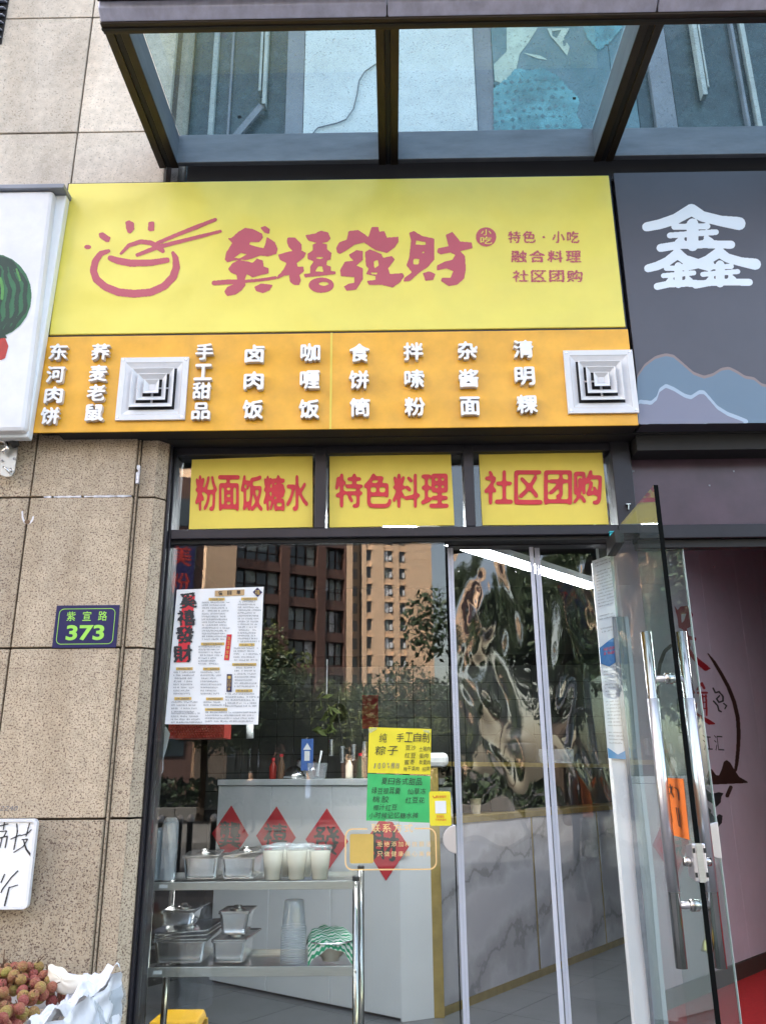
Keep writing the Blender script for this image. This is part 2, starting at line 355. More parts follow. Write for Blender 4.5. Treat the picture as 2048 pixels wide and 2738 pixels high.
# ------------------------------------------------------------------ object helpers
ORG = {}
def tag(o, label=None, cat=None, group=None, kind=None):
    if label: o['label'] = label
    if cat: o['category'] = cat
    if group: o['group'] = group
    if kind: o['kind'] = kind
    return o
def thing(name, label, cat, loc=(0, 0, 0), group=None):
    o = bpy.data.objects.new(name, None); COL.objects.link(o); o.location = loc
    o.empty_display_size = 0.1
    ORG[o.name] = Vector(loc)
    return tag(o, label, cat, group)
def link(name, me, parent=None, loc=None):
    o = bpy.data.objects.new(name, me); COL.objects.link(o)
    if parent is not None:
        o.parent = parent
        org = ORG.get(parent.name, Vector((0, 0, 0)))
        ORG[o.name] = org
        if loc is not None:
            if parent.type == 'MESH': org = org + parent.location
            o.location = Vector(loc) - org
    elif loc is not None:
        o.location = loc
    return o
class MB:
    def __init__(s): s.v = []; s.f = []
    def quad(s, a, b, c, d):
        n = len(s.v); s.v += [tuple(a), tuple(b), tuple(c), tuple(d)]; s.f.append((n, n + 1, n + 2, n + 3)); return s
    def poly(s, pts):
        n = len(s.v); s.v += [tuple(p) for p in pts]; s.f.append(tuple(range(n, n + len(pts)))); return s
    def hexa(s, p):
        n = len(s.v); s.v += [tuple(q) for q in p]
        for f in ((0, 3, 2, 1), (4, 5, 6, 7), (0, 1, 5, 4), (1, 2, 6, 5), (2, 3, 7, 6), (3, 0, 4, 7)):
            s.f.append(tuple(n + i for i in f))
        return s
    def box(s, x0, x1, y0, y1, z0, z1):
        return s.hexa([(x0, y0, z0), (x1, y0, z0), (x1, y1, z0), (x0, y1, z0), (x0, y0, z1), (x1, y0, z1), (x1, y1, z1), (x0, y1, z1)])
    def slab(s, a, b, c, d, n, t):
        """quad a b c d (counter-clockwise seen from the front, front facing n) extruded back by t"""
        n = Vector(n).normalized() * -t
        q = [Vector(p) for p in (a, b, c, d)]
        return s.hexa([q[0] + n, q[1] + n, q[2] + n, q[3] + n, q[0], q[1], q[2], q[3]]) if True else s
    def prism(s, pts, vec):
        n = len(s.v); k = len(pts); vec = Vector(vec)
        s.v += [tuple(p) for p in pts] + [tuple(Vector(p) + vec) for p in pts]
        s.f.append(tuple(n + k - 1 - i for i in range(k))); s.f.append(tuple(n + k + i for i in range(k)))
        for i in range(k):
            j = (i + 1) % k; s.f.append((n + i, n + j, n + k + j, n + k + i))
        return s
    def bar(s, p, q, w, h=None, up=(0, 0, 1)):
        p = Vector(p); q = Vector(q); h = h or w; d = (q - p).normalized(); up = Vector(up)
        if abs(d.dot(up)) > 0.95: up = Vector((0, 1, 0))
        a = d.cross(up).normalized() * (w / 2); b = a.cross(d).normalized() * (h / 2)
        return s.hexa([p - a - b, p + a - b, p + a + b, p - a + b, q - a - b, q + a - b, q + a + b, q - a + b])
    def tube(s, pts, r, seg=10, cap=True):
        pts = [Vector(p) for p in pts]; rs = r if isinstance(r, (list, tuple)) else [r] * len(pts)
        n0 = len(s.v); ref = None
        for i, p in enumerate(pts):
            d = (pts[min(i + 1, len(pts) - 1)] - pts[max(i - 1, 0)]).normalized()
            if ref is None:
                ref = Vector((0, 0, 1)) if abs(d.z) < 0.9 else Vector((1, 0, 0))
            a = (ref - d * ref.dot(d)).normalized(); ref = a; b = d.cross(a)
            for k in range(seg):
                t = 2 * math.pi * k / seg; s.v.append(tuple(p + (a * math.cos(t) + b * math.sin(t)) * rs[i]))
        for i in range(len(pts) - 1):
            for k in range(seg):
                j = (k + 1) % seg; u = n0 + i * seg
                s.f.append((u + k, u + j, u + seg + j, u + seg + k))
        if cap:
            s.f.append(tuple(n0 + seg - 1 - k for k in range(seg))); u = n0 + (len(pts) - 1) * seg; s.f.append(tuple(u + k for k in range(seg)))
        return s
    def lathe(s, c, prof, seg=24, cap=True):
        n0 = len(s.v)
        for r, z in prof:
            for k in range(seg):
                t = 2 * math.pi * k / seg; s.v.append((c[0] + r * math.cos(t), c[1] + r * math.sin(t), c[2] + z))
        for i in range(len(prof) - 1):
            for k in range(seg):
                j = (k + 1) % seg; u = n0 + i * seg; s.f.append((u + k, u + j, u + seg + j, u + seg + k))
        if cap:
            s.f.append(tuple(n0 + seg - 1 - k for k in range(seg))); u = n0 + (len(prof) - 1) * seg; s.f.append(tuple(u + k for k in range(seg)))
        return s
    def grid(s, fn, nu, nv):
        n0 = len(s.v)
        for j in range(nv + 1):
            for i in range(nu + 1): s.v.append(tuple(fn(i / nu, j / nv)))
        for j in range(nv):
            for i in range(nu):
                a = n0 + j * (nu + 1) + i; s.f.append((a, a + 1, a + nu + 2, a + nu + 1))
        return s
    def mesh(s, name, m, org=(0, 0, 0), smooth=False, bevel=0):
        me = bpy.data.meshes.new(name); o = Vector(org)
        me.from_pydata([(v[0] - o.x, v[1] - o.y, v[2] - o.z) for v in s.v], [], s.f)
        me.materials.append(MT[m] if isinstance(m, str) else m)
        if smooth: me.shade_smooth()
        me.update(); return me
    def build(s, name, m, parent=None, smooth=False, bevel=0.0):
        org = ORG.get(parent.name, Vector((0, 0, 0))) if parent is not None else Vector((0, 0, 0))
        if parent is not None and parent.type == 'MESH': org = org + parent.location
        me = s.mesh(name, m, org, smooth)
        o = bpy.data.objects.new(name, me); COL.objects.link(o)
        if parent is not None:
            o.parent = parent; ORG[o.name] = ORG.get(parent.name, Vector((0, 0, 0)))
        if bevel > 0:
            b = o.modifiers.new('bevel', 'BEVEL'); b.width = bevel; b.segments = 2; b.limit_method = 'ANGLE'
        return o
def copy_tree(o, parent=None):
    c = o.copy(); COL.objects.link(c); ORG[c.name] = ORG.get(o.name, Vector((0, 0, 0)))
    if parent is not None: c.parent = parent; c.matrix_parent_inverse = o.matrix_parent_inverse
    for ch in list(o.children): copy_tree(ch, c)
    return c

# ------------------------------------------------------------------ lettering
_G = {}
def glyph(text, off=0.0, ext=0.0, res=4):
    key = (text, off, ext, res)
    if key in _G: return _G[key]
    c = bpy.data.curves.new('t', 'FONT'); c.body = text; c.size = 1; c.align_x = 'CENTER'; c.align_y = 'CENTER'
    c.offset = off; c.extrude = ext; c.resolution_u = res
    o = bpy.data.objects.new('t', c); COL.objects.link(o)
    dg = bpy.context.evaluated_depsgraph_get(); dg.update()
    me = bpy.data.meshes.new_from_object(o.evaluated_get(dg))
    v = np.array([x.co[:] for x in me.vertices]) if len(me.vertices) else np.zeros((0, 3))
    f = [tuple(p.vertices) for p in me.polygons]
    bpy.data.objects.remove(o); bpy.data.curves.remove(c); bpy.data.meshes.remove(me)
    if len(v):
        if len(text) == 1:
            v[:, 0] -= (v[:, 0].min() + v[:, 0].max()) / 2; v[:, 1] -= (v[:, 1].min() + v[:, 1].max()) / 2
        else:
            v[:, 0] -= (v[:, 0].min() + v[:, 0].max()) / 2; v[:, 1] -= (v[:, 1].min() + v[:, 1].max()) / 2
    _G[key] = (v, f); return _G[key]
_B = {}
def bold_glyph(ch, blur=2.4, thr=0.30, rough=0.0):
    key = (ch, blur, thr, rough)
    if key not in _B:
        gv, gf = glyph(ch, 0.0, 0.0, 3)
        if not len(gv): _B[key] = (np.zeros((0, 3)), []); return _B[key]
        tr = [[(gv[a][0] * 100, -gv[a][1] * 100) for a in q] for q in gf]
        x0, x1, y0, y1 = gv[:, 0].min() * 100, gv[:, 0].max() * 100, -gv[:, 1].max() * 100, -gv[:, 1].min() * 100
        m_ = blur * 2 + 2
        v, f = blob_mesh([], [], x0 - m_, y0 - m_, x1 + m_, y1 + m_, 1.0, blur, thr, rough, tr)
        v3 = np.zeros((len(v), 3)); v3[:, 0] = v[:, 0] / 100; v3[:, 1] = -v[:, 1] / 100
        v3[:, 0] -= (v3[:, 0].min() + v3[:, 0].max()) / 2; v3[:, 1] -= (v3[:, 1].min() + v3[:, 1].max()) / 2
        _B[key] = (v3, f)
    return _B[key]
def put_bold(mb, ch, c, u, v, n, fit, depth=0.0, blur=2.4, thr=0.30, rough=0.0):
    gv, gf = bold_glyph(ch, blur, thr, rough)
    if not len(gv): return mb
    c = Vector(c); u = Vector(u); v = Vector(v); n = Vector(n)
    sx = fit[0] / (gv[:, 0].max() - gv[:, 0].min()); sy = fit[1] / (gv[:, 1].max() - gv[:, 1].min())
    if ch == '·': sx = sy = min(sx, sy) * 0.22
    k = len(mb.v); N_ = len(gv)
    F_ = [c + u * (p[0] * sx) + v * (p[1] * sy) for p in gv]
    mb.v += [tuple(p) for p in F_]
    flipf = False
    for f in gf: mb.f.append(tuple(k + i for i in f))
    if depth > 0:
        mb.v += [tuple(p - n * depth) for p in F_]; ed = {}
        for f in gf:
            for i in range(len(f)):
                a, b = f[i], f[(i + 1) % len(f)]
                if (b, a) in ed: del ed[(b, a)]
                else: ed[(a, b)] = 1
        for a, b in ed: mb.f.append((k + b, k + a, k + N_ + a, k + N_ + b))
    return mb
def px_bold(mb, ch, px, py, wpx, hpx, P, n, lift=0.002, blur=2.4, thr=0.30, rough=0.0, tilt=0.0):
    a, b = math.cos(tilt), math.sin(tilt)
    u = (P(px + 10 * a, py - 10 * b) - P(px - 10 * a, py + 10 * b)) * 0.05
    v = (P(px - 10 * b, py - 10 * a) - P(px + 10 * b, py + 10 * a)) * 0.05
    return put_bold(mb, ch, P(px, py) + Vector(n) * lift, u, v, n, (wpx, hpx), 0, blur, thr, rough)
def row_bold(parent, name, m, text, px, py, wpx, hpx, P, n, gap=0.08, **kw):
    cw = wpx / len(text)
    for i, ch in enumerate(text):
        mb = MB(); px_bold(mb, ch, px - wpx / 2 + cw * (i + .5), py, cw * (1 - gap), hpx, P, n, **kw)
        if mb.v: mb.build(name, m, parent)
def put_text(mb, text, c, u, v, n, off=0.0, ext=0.0, fit=None, lift=0.0, shear=0.0):
    """letters centred on c; u = right vector for one em, v = up vector for one em, n = unit normal towards the reader"""
    gv, gf = glyph(text, off, ext)
    if not len(gv): return mb
    c = Vector(c) + Vector(n) * lift; u = Vector(u); v = Vector(v); n = Vector(n)
    sx = sy = 1.0
    if fit:
        sx = fit[0] / max(1e-6, (gv[:, 0].max() - gv[:, 0].min())); sy = fit[1] / max(1e-6, (gv[:, 1].max() - gv[:, 1].min()))
    k = len(mb.v)
    for p in gv: mb.v.append(tuple(c + u * ((p[0] + shear * p[1]) * sx) + v * (p[1] * sy) + n * p[2]))
    for f in gf: mb.f.append(tuple(k + i for i in f))
    return mb
def px_text(mb, text, px, py, wpx, hpx, P, n, off=0.0, ext=0.0, lift=0.002, shear=0.0, tilt=0.0):
    """text filling a wpx x hpx box centred at a measured spot; P maps a measured spot to its plane"""
    c = P(px, py); a, b = math.cos(tilt), math.sin(tilt)
    u = (P(px + 10 * a, py - 10 * b) - P(px - 10 * a, py + 10 * b)) * 0.05
    v = (P(px - 10 * b, py - 10 * a) - P(px + 10 * b, py + 10 * a)) * 0.05
    return put_text(mb, text, c, u, v, n, off, ext, (wpx, hpx), lift, shear)
def blob_mesh(polys, holes, x0, y0, x1, y1, res=1.0, blur=1.2, thr=0.5, rough=0.0, tris=None):
    """rasterise shapes, soften, and trace the outline; returns verts (x,y) and faces"""
    W = int((x1 - x0) / res) + 8; H = int((y1 - y0) / res) + 8
    A = np.zeros((H, W))
    gx = x0 + (np.arange(W) - 4) * res; gy = y0 + (np.arange(H) - 4) * res
    def fill(poly, val):
        P = np.array(poly, float)
        i0 = max(0, int((P[:, 0].min() - x0) / res) + 3); i1 = min(W, int((P[:, 0].max() - x0) / res) + 6)
        j0 = max(0, int((P[:, 1].min() - y0) / res) + 3); j1 = min(H, int((P[:, 1].max() - y0) / res) + 6)
        if i1 <= i0 or j1 <= j0: return
        X, Y = np.meshgrid(gx[i0:i1], gy[j0:j1]); ins = np.zeros(X.shape, bool)
        for k in range(len(P)):
            xa, ya = P[k]; xb, yb = P[(k + 1) % len(P)]
            if ya == yb: continue
            ins ^= ((ya > Y) != (yb > Y)) & (X < (xb - xa) * (Y - ya) / (yb - ya) + xa)
        A[j0:j1, i0:i1][ins] = val
    for p in polys: fill(p, 1.0)
    if tris is not None:
        for p in tris: fill(p, 1.0)
    for p in holes: fill(p, 0.0)
    if rough > 0:
        nz = rng.random((H, W))
        kk = np.exp(-np.arange(-3, 4) ** 2 / 3.0); kk /= kk.sum()
        nz = np.apply_along_axis(lambda r: np.convolve(r, kk, 'same'), 0, nz); nz = np.apply_along_axis(lambda r: np.convolve(r, kk, 'same'), 1, nz)
        nz = (nz - nz.mean()) / nz.std() * rough
    if blur > 0:
        R = int(blur * 3) + 1; kk = np.exp(-np.arange(-R, R + 1) ** 2 / (2 * blur * blur)); kk /= kk.sum()
        A = np.apply_along_axis(lambda r: np.convolve(r, kk, 'same'), 0, A); A = np.apply_along_axis(lambda r: np.convolve(r, kk, 'same'), 1, A)
    if rough > 0: A = A + nz * (4 * A * (1 - A)).clip(0, 1)
    A[0, :] = A[-1, :] = 0; A[:, 0] = A[:, -1] = 0
    B = A > thr; segs = {}
    js, iss = np.nonzero((B[:-1, :-1] != B[:-1, 1:]) | (B[:-1, :-1] != B[1:, :-1]) | (B[:-1, :-1] != B[1:, 1:]) | (B[:-1, 1:] != B[1:, :-1]))
    pts = {}
    def ep(j, i, hor):
        k = (j, i, hor)
        if k not in pts:
            a = A[j, i]; b = A[j, i + 1] if hor else A[j + 1, i]; t = (thr - a) / (b - a)
            pts[k] = (gx[i] + (t * res if hor else 0), gy[j] + (0 if hor else t * res))
        return k
    for j, i in zip(js, iss):
        a, b, c, d = B[j, i], B[j, i + 1], B[j + 1, i + 1], B[j + 1, i]
        idx = a | b << 1 | c << 2 | d << 3 if False else int(a) + 2 * int(b) + 4 * int(c) + 8 * int(d)
        T, Rr, Bo, Lf = (j, i, True), (j, i + 1, False), (j + 1, i, True), (j, i, False)
        tb = {1: [(Lf, T)], 2: [(T, Rr)], 3: [(Lf, Rr)], 4: [(Rr, Bo)], 5: [(Lf, Bo), (Rr, T)], 6: [(T, Bo)], 7: [(Lf, Bo)], 8: [(Bo, Lf)], 9: [(Bo, T)],
              10: [(T, Lf), (Bo, Rr)], 11: [(Bo, Rr)], 12: [(Rr, Lf)], 13: [(Rr, T)], 14: [(T, Lf)]}.get(idx, [])
        for s_, e_ in tb: segs[ep(*s_)] = ep(*e_)
    loops = []
    while segs:
        k0, k = segs.popitem(); lp = [k0]
        while k != k0 and k in segs: lp.append(k); k = segs.pop(k)
        if len(lp) > 5: loops.append([pts[q] for q in lp][::2 if len(lp) > 24 else 1])
    if not loops: return np.zeros((0, 2)), []
    c = bpy.data.curves.new('b', 'CURVE'); c.dimensions = '2D'; c.fill_mode = 'BOTH'
    for lp in loops:
        sp = c.splines.new('POLY'); sp.points.add(len(lp) - 1)
        sp.points.foreach_set('co', [q for p in lp for q in ((p[0] - x0) / 100, -(p[1] - y0) / 100, 0, 1)]); sp.use_cyclic_u = True
    o = bpy.data.objects.new('b', c); COL.objects.link(o)
    dg = bpy.context.evaluated_depsgraph_get(); dg.update()
    me = bpy.data.meshes.new_from_object(o.evaluated_get(dg))
    v = np.array([(x.co[0] * 100 + x0, -x.co[1] * 100 + y0) for x in me.vertices]) if len(me.vertices) else np.zeros((0, 2))
    f = [tuple(p.vertices) for p in me.polygons]
    bpy.data.objects.remove(o); bpy.data.curves.remove(c); bpy.data.meshes.remove(me)
    return v, f
def stroke(pts, wd):
    """a fat stroke as a list of convex polygons"""
    out = []; ws = wd if isinstance(wd, (list, tuple)) else [wd] * len(pts)
    for i, (x, y) in enumerate(pts):
        r = ws[i] / 2; out.append([(x + r * math.cos(t * math.pi / 6), y + r * math.sin(t * math.pi / 6)) for t in range(12)])
    for i in range(len(pts) - 1):
        (xa, ya), (xb, yb) = pts[i], pts[i + 1]; L = math.hypot(xb - xa, yb - ya) or 1; nx, ny = -(yb - ya) / L / 2, (xb - xa) / L / 2
        out.append([(xa + nx * ws[i], ya + ny * ws[i]), (xb + nx * ws[i + 1], yb + ny * ws[i + 1]), (xb - nx * ws[i + 1], yb - ny * ws[i + 1]), (xa - nx * ws[i], ya - ny * ws[i])])
    return out
def ell(cx, cy, rx, ry, n=24): return [(cx + rx * math.cos(2 * math.pi * i / n), cy + ry * math.sin(2 * math.pi * i / n)) for i in range(n)]
def add_flat(mb, v, f, P, n, lift=0.002):
    n = Vector(n) * lift; k = len(mb.v)
    for p in v: mb.v.append(tuple(P(p[0], p[1]) + n))
    for q in f: mb.f.append(tuple(k + i for i in q))
    return mb
def blob_text(mb, text, px, py, wpx, hpx, P, n, off=0.05, blur=1.6, lift=0.002, thr=0.42, gap=0.06, sc=1.0, extra=None):
    """soft swollen lettering, one box per character, in a row"""
    k = len(text); cw = wpx / k; tr = []
    for i, ch in enumerate(text):
        gv, gf = glyph(ch, off, 0.0, 2)
        if not len(gv): continue
        sx = cw * (1 - gap) / (gv[:, 0].max() - gv[:, 0].min()); sy = hpx / (gv[:, 1].max() - gv[:, 1].min())
        if ch in '·': sx = sy = min(sx, sy) * 0.2
        cx = px - wpx / 2 + cw * (i + 0.5)
        for q in gf: tr.append([(cx + gv[a][0] * sx, py - gv[a][1] * sy) for a in q])
    v, f = blob_mesh([], [], px - wpx / 2 - 6, py - hpx / 2 - 6, px + wpx / 2 + 6, py + hpx / 2 + 6, sc, blur, thr, 0.0, tr)
    return add_flat(mb, v, f, P, n, lift)
NF = Vector((0, -1, 0))
def PY(y): return lambda px, py: at_y(px, py, y)
# warm the glyph cache while the scene is empty
for ch in '东河肉饼荞麦老鼠手工甜品卤肉饭咖喱饭食饼筒拌嗦粉杂酱面清明粿': bold_glyph(ch, 3.2, 0.20)

# ------------------------------------------------------------------ ground and street
def struct(o): o['kind'] = 'structure'; return o
ZF = 0.15
struct(MB().quad((-200, -9, 0), (200, -9, 0), (200, -0.0, 0), (-200, -0.0, 0)).build('pavement', 'paving'))
struct(MB().box(-200, 200, -9.2, -9.0, -0.14, 0.005).build('kerb', 'kerb_stone'))
struct(MB().quad((-400, -400, -0.145), (400, -400, -0.145), (400, -9.2, -0.145), (-400, -9.2, -0.145)).build('ground', 'asphalt'))
struct(MB().box(-200, 200, -60, -19, -0.14, 0.0).build('plaza', 'paving'))
struct(MB().quad((-400, 0, -0.02), (400, 0, -0.02), (400, 400, -0.02), (-400, 400, -0.02)).build('courtyard_ground', 'asphalt'))

# ------------------------------------------------------------------ stone pier on the left
YS = -0.12
XJ1 = at_y(26, 1740, YS).x; XR = at_y(357, 1327, YS).x
XJ2 = at_y(100, 1175, YS).x
XA = at_y(366, 1327, YS + 0.015).x; XB = at_y(415, 1327, YS + 0.015).x
ZJ = [0.0, at_y(200, 2191, YS).z, at_y(200, 1732, YS).z, at_y(200, 1328, YS).z, at_y(280, 700, YS).z, at_y(200, 353, YS).z, at_y(200, 46, YS).z, 6.6]
pier = thing('stone_wall', 'beige granite pier beside the shopfront with grooved corner and street number plate', 'wall', (XR - 0.6, YS + 0.2, 0))
MB().box(-3.6, XA + 0.005, YS + 0.03, YS + 0.5, 0, 6.6).build('backing', 'joint', pier)
def stone(parent, x0, x1, z0, z1, yf, m='stone', t=0.03, g=0.0035):
    o = MB().box(x0 + g, x1 - g, yf + random.uniform(-0.0012, 0.0012), yf + t, z0 + g, z1 - g).build('stone_panel', m, parent, bevel=0.0025)
    return o
for i in range(len(ZJ) - 1):
    m = 'stone' if i < 3 else 'stone_pale_skylit'
    if i == 3: m = 'stone'
    xs = [-3.4, -2.55, XJ2 - 0.0, XR]
    for a, b in zip(xs[:-1], xs[1:]): stone(pier, a, b, ZJ[i], ZJ[i + 1], YS, m)
    # bevelled strip beyond the groove, then the return of the pier
    if i < 4:
        stone(pier, XA, XB, ZJ[i], ZJ[i + 1], YS + 0.018, m)
        g = 0.0035
        MB().hexa([(XB - 0.003, YS + 0.019, ZJ[i] + g), (XB + 0.028, YS + 0.052, ZJ[i] + g), (XB + 0.028, 0.10, ZJ[i] + g), (XB - 0.003, 0.10, ZJ[i] + g),
                   (XB - 0.003, YS + 0.019, ZJ[i + 1] - g), (XB + 0.028, YS + 0.052, ZJ[i + 1] - g), (XB + 0.028, 0.10, ZJ[i + 1] - g), (XB - 0.003, 0.10, ZJ[i + 1] - g)]).build('corner_stone', m, pier)
    else:
        xr = at_y(432, 440, YS).x
        stone(pier, XR + 0.004, xr, ZJ[i], ZJ[i + 1], YS, m)
MB().box(XR + 0.001, XA - 0.001, YS + 0.012, YS + 0.029, 0, ZJ[4]).build('groove_strip', 'stone', pier)
# sealant smear and rust stain in the joints
mb = MB()
xa, xb = at_y(118, 1328, YS).x, at_y(350, 1328, YS).x
for k in range(26):
    t0, t1 = k / 26, (k + 1.1) / 26; h = random.uniform(0.002, 0.0055)
    if random.random() < 0.16: continue
    mb.box(xa + (xb - xa) * t0, xa + (xb - xa) * t1, YS - 0.003, YS + 0.004, ZJ[3] - h, ZJ[3] + h * 0.7)
for k in range(5):
    mb.box(XR + 0.002 + random.uniform(0, .01), XR + 0.014, YS - 0.002, YS + 0.01, ZJ[3] + 0.05 + k * 0.014, ZJ[3] + 0.066 + k * 0.014)
mb.build('sealant', 'sealant', pier)
def ring_arc(cx, cy, rx, ry, a0, a1, n, wd): return stroke([(cx + rx * math.cos(a0 + (a1 - a0) * i / n), cy + ry * math.sin(a0 + (a1 - a0) * i / n)) for i in range(n + 1)], wd)
v, f = blob_mesh(ring_arc(75, 1375, 15, 26, 0.3, 3.4, 10, 4), [], 50, 1335, 100, 1410, 1, 0.8, 0.4, 0.2)
add_flat(MB(), v, f, PY(YS), NF, 0.002).build('glue_mark', 'sealant', pier)
v, f = blob_mesh([ell(74, 1396, 8, 6)], [], 55, 1380, 95, 1410, 1, 1, 0.4, 0.2)
add_flat(MB(), v, f, PY(YS), NF, 0.0025).build('rust_mark', 'wood', pier)
# 2710 scribble in pen
mb = MB(); px_text(mb, '2240', 25, 2162, 46, 13, PY(YS), NF, 0.0, shear=0.3); mb.build('pen_scribble', 'greyink', pier)

# street number plate
PL = [at_y(152, 1619, YS - 0.008), at_y(319, 1619, YS - 0.008), at_y(309, 1733, YS - 0.008), at_y(137, 1733, YS - 0.008)]
x0, x1, z1, z0 = (PL[0].x + PL[3].x) / 2, (PL[1].x + PL[2].x) / 2, PL[0].z, PL[3].z
pl = thing('number_plate', 'navy street number plate reading 373 in lime green on the granite pier', 'sign', (x0, YS, z0))
MB().box(x0, x1, YS - 0.006, YS - 0.0005, z0, z1).build('plate', 'navy', pl, bevel=0.001)
def rrect(x0, x1, z0, z1, r, n=6):
    out = []
    for cx, cz, a in ((x1 - r, z1 - r, 0), (x0 + r, z1 - r, 90), (x0 + r, z0 + r, 180), (x1 - r, z0 + r, 270)):
        for k in range(n + 1):
            t = rad(a + 90 * k / n); out.append((cx + r * math.cos(t), cz + r * math.sin(t)))
    return out
def rring(mb, x0, x1, z0, z1, r, t, y):
    o = rrect(x0, x1, z0, z1, r); i = rrect(x0 + t, x1 - t, z0 + t, z1 - t, max(r - t, 0.001)); n = len(o)
    for k in range(n):
        j = (k + 1) % n; mb.quad((o[k][0], y, o[k][1]), (o[j][0], y, o[j][1]), (i[j][0], y, i[j][1]), (i[k][0], y, i[k][1]))
    return mb
rring(MB(), x0 + 0.012, x1 - 0.012, z0 + 0.012, z1 - 0.012, 0.018, 0.0022, YS - 0.0068).build('border_line', 'limegreen', pl)
mb = MB(); W = x1 - x0; Hh = z1 - z0
for k, ch in enumerate('紫宣路'): put_bold(mb, ch, (x0 + W * (0.25 + 0.25 * k), YS - 0.007, z0 + Hh * 0.74), (1, 0, 0), (0, 0, 1), NF, (0.031, 0.034), 0, 2, .36)
put_text(mb, '373', (x0 + W * 0.5, YS - 0.007, z0 + Hh * 0.35), (1, 0, 0), (0, 0, 1), NF, 0.03, 0, (W * 0.60, Hh * 0.36))
mb.build('lettering', 'limegreen', pl)

# ------------------------------------------------------------------ yellow sign
YF = -0.20
def quad_on(y, tl, tr, br, bl):
    a, b, c, d = at_y(*tl, y), at_y(*tr, y), at_y(*br, y), at_y(*bl, y)
    return (a.x + d.x) / 2, (b.x + c.x) / 2, (c.z + d.z) / 2, (a.z + b.z) / 2
sx0, sx1, sz0, sz1 = quad_on(YF, (184, 492), (1628, 465), (1673, 873), (130, 895))
ys = thing('shop_sign', 'large yellow shop sign with rose bowl drawing and four brush characters', 'sign', (sx0, YF + 0.09, sz0))
MB().box(sx0, sx1, YF, YF + 0.085, sz0, sz1).build('panel', 'yellow', ys, bevel=0.004)
mb = MB(); e = 0.006
mb.box(sx0 - e, sx0 - 0.0005, YF + 0.006, YF + 0.09, sz0 - e, sz1 + e).box(sx1 + 0.0005, sx1 + e, YF + 0.006, YF + 0.09, sz0 - e, sz1 + e)
mb.box(sx0, sx1, YF + 0.006, YF + 0.09, sz1 + 0.0005, sz1 + e).box(sx0, sx1, YF + 0.006, YF + 0.09, sz0 - e, sz0 - 0.0005)
mb.build('edge_frame', 'frame', ys)
C5 = lambda L: [(150 + u / 2.2067, 540 + v / 2.2067) for u, v in L]
C6 = lambda L: [(850 + u / 1.947, 540 + v / 1.947) for u, v in L]
Ps = PY(YF)
def print_blob(name, m, polys, holes, parent, P, box=None, blur=0.9, rough=0.10, lift=0.0012, res=1.0, n=NF):
    al = [p for q in polys for p in q]
    x0 = min(p[0] for p in al) - 3; x1 = max(p[0] for p in al) + 3; y0 = min(p[1] for p in al) - 3; y1 = max(p[1] for p in al) + 3
    v, f = blob_mesh(polys, holes, x0, y0, x1, y1, res, blur, 0.5, rough)
    return add_flat(MB(), v, f, P, n, lift).build(name, m, parent)
def sc5(pts, w):
    ws = [x / 2.2067 for x in w] if isinstance(w, list) else w / 2.2067
    return stroke(C5(pts), ws)
bowl = sc5([(310, 288), (262, 305), (232, 350), (220, 405), (238, 455), (290, 500), (370, 532), (460, 541), (560, 532), (640, 495), (692, 440), (710, 385), (705, 330), (690, 298)], [22, 34, 40, 42, 44, 44, 46, 46, 44, 44, 46, 44, 36, 20])
bowl += sc5([(322, 330), (360, 345), (440, 360), (560, 358), (655, 342)], [34, 40, 42, 38, 32])
bowl += sc5([(383, 303), (430, 255), (500, 233), (560, 240), (600, 265), (630, 288)], [16, 24, 27, 28, 32, 26])
bowl += sc5([(480, 312), (590, 268), (700, 240), (840, 205), (970, 172)], [22, 26, 24, 22, 18])
bowl += sc5([(600, 240), (700, 198), (820, 150), (940, 103)], [22, 22, 26, 20])
bowl += [C5(ell(187, 265, 21, 13)), C5([(252, 185), (275, 177), (322, 208), (315, 235), (295, 236), (256, 208)]), C5([(410, 115), (432, 107), (460, 122), (462, 160), (440, 185), (424, 180), (412, 150)]), C5([(545, 118), (572, 113), (580, 120), (580, 168), (555, 172), (542, 165)])]
print_blob('bowl_drawing', 'rose', bowl, [], ys, Ps)
c1 = [C5([(1013, 213), (1035, 212), (1080, 172), (1115, 152), (1160, 158), (1215, 185), (1222, 210), (1200, 235), (1145, 235), (1140, 250), (1180, 262), (1225, 272), (1237, 240), (1243, 205), (1290, 235), (1308, 275), (1300, 305), (1250, 320), (1205, 315), (1160, 332), (1120, 342), (1090, 340), (1045, 345), (1010, 355), (995, 340), (1005, 295), (1040, 240)]),
      C5([(1205, 150), (1235, 140), (1262, 160), (1257, 188), (1230, 180)]),
      C5([(1015, 395), (1040, 360), (1080, 342), (1130, 350), (1160, 358), (1185, 332), (1220, 345), (1225, 380), (1255, 390), (1255, 420), (1210, 430), (1160, 445), (1125, 425), (1112, 465), (1118, 490), (1095, 520), (1060, 545), (1010, 555), (993, 530), (1010, 500), (1050, 485), (1070, 460), (1065, 430), (1030, 415)]),
      C5([(1170, 500), (1210, 480), (1280, 488), (1260, 520), (1220, 538), (1180, 525)])]
c1 += sc5([(932, 478), (1000, 472), (1060, 470)], 28) + sc5([(1110, 468), (1200, 460), (1295, 446)], 18)
print_blob('brush_character', 'rose', c1, [C5([(1052, 328), (1090, 300), (1125, 308), (1085, 332)])], ys, Ps)
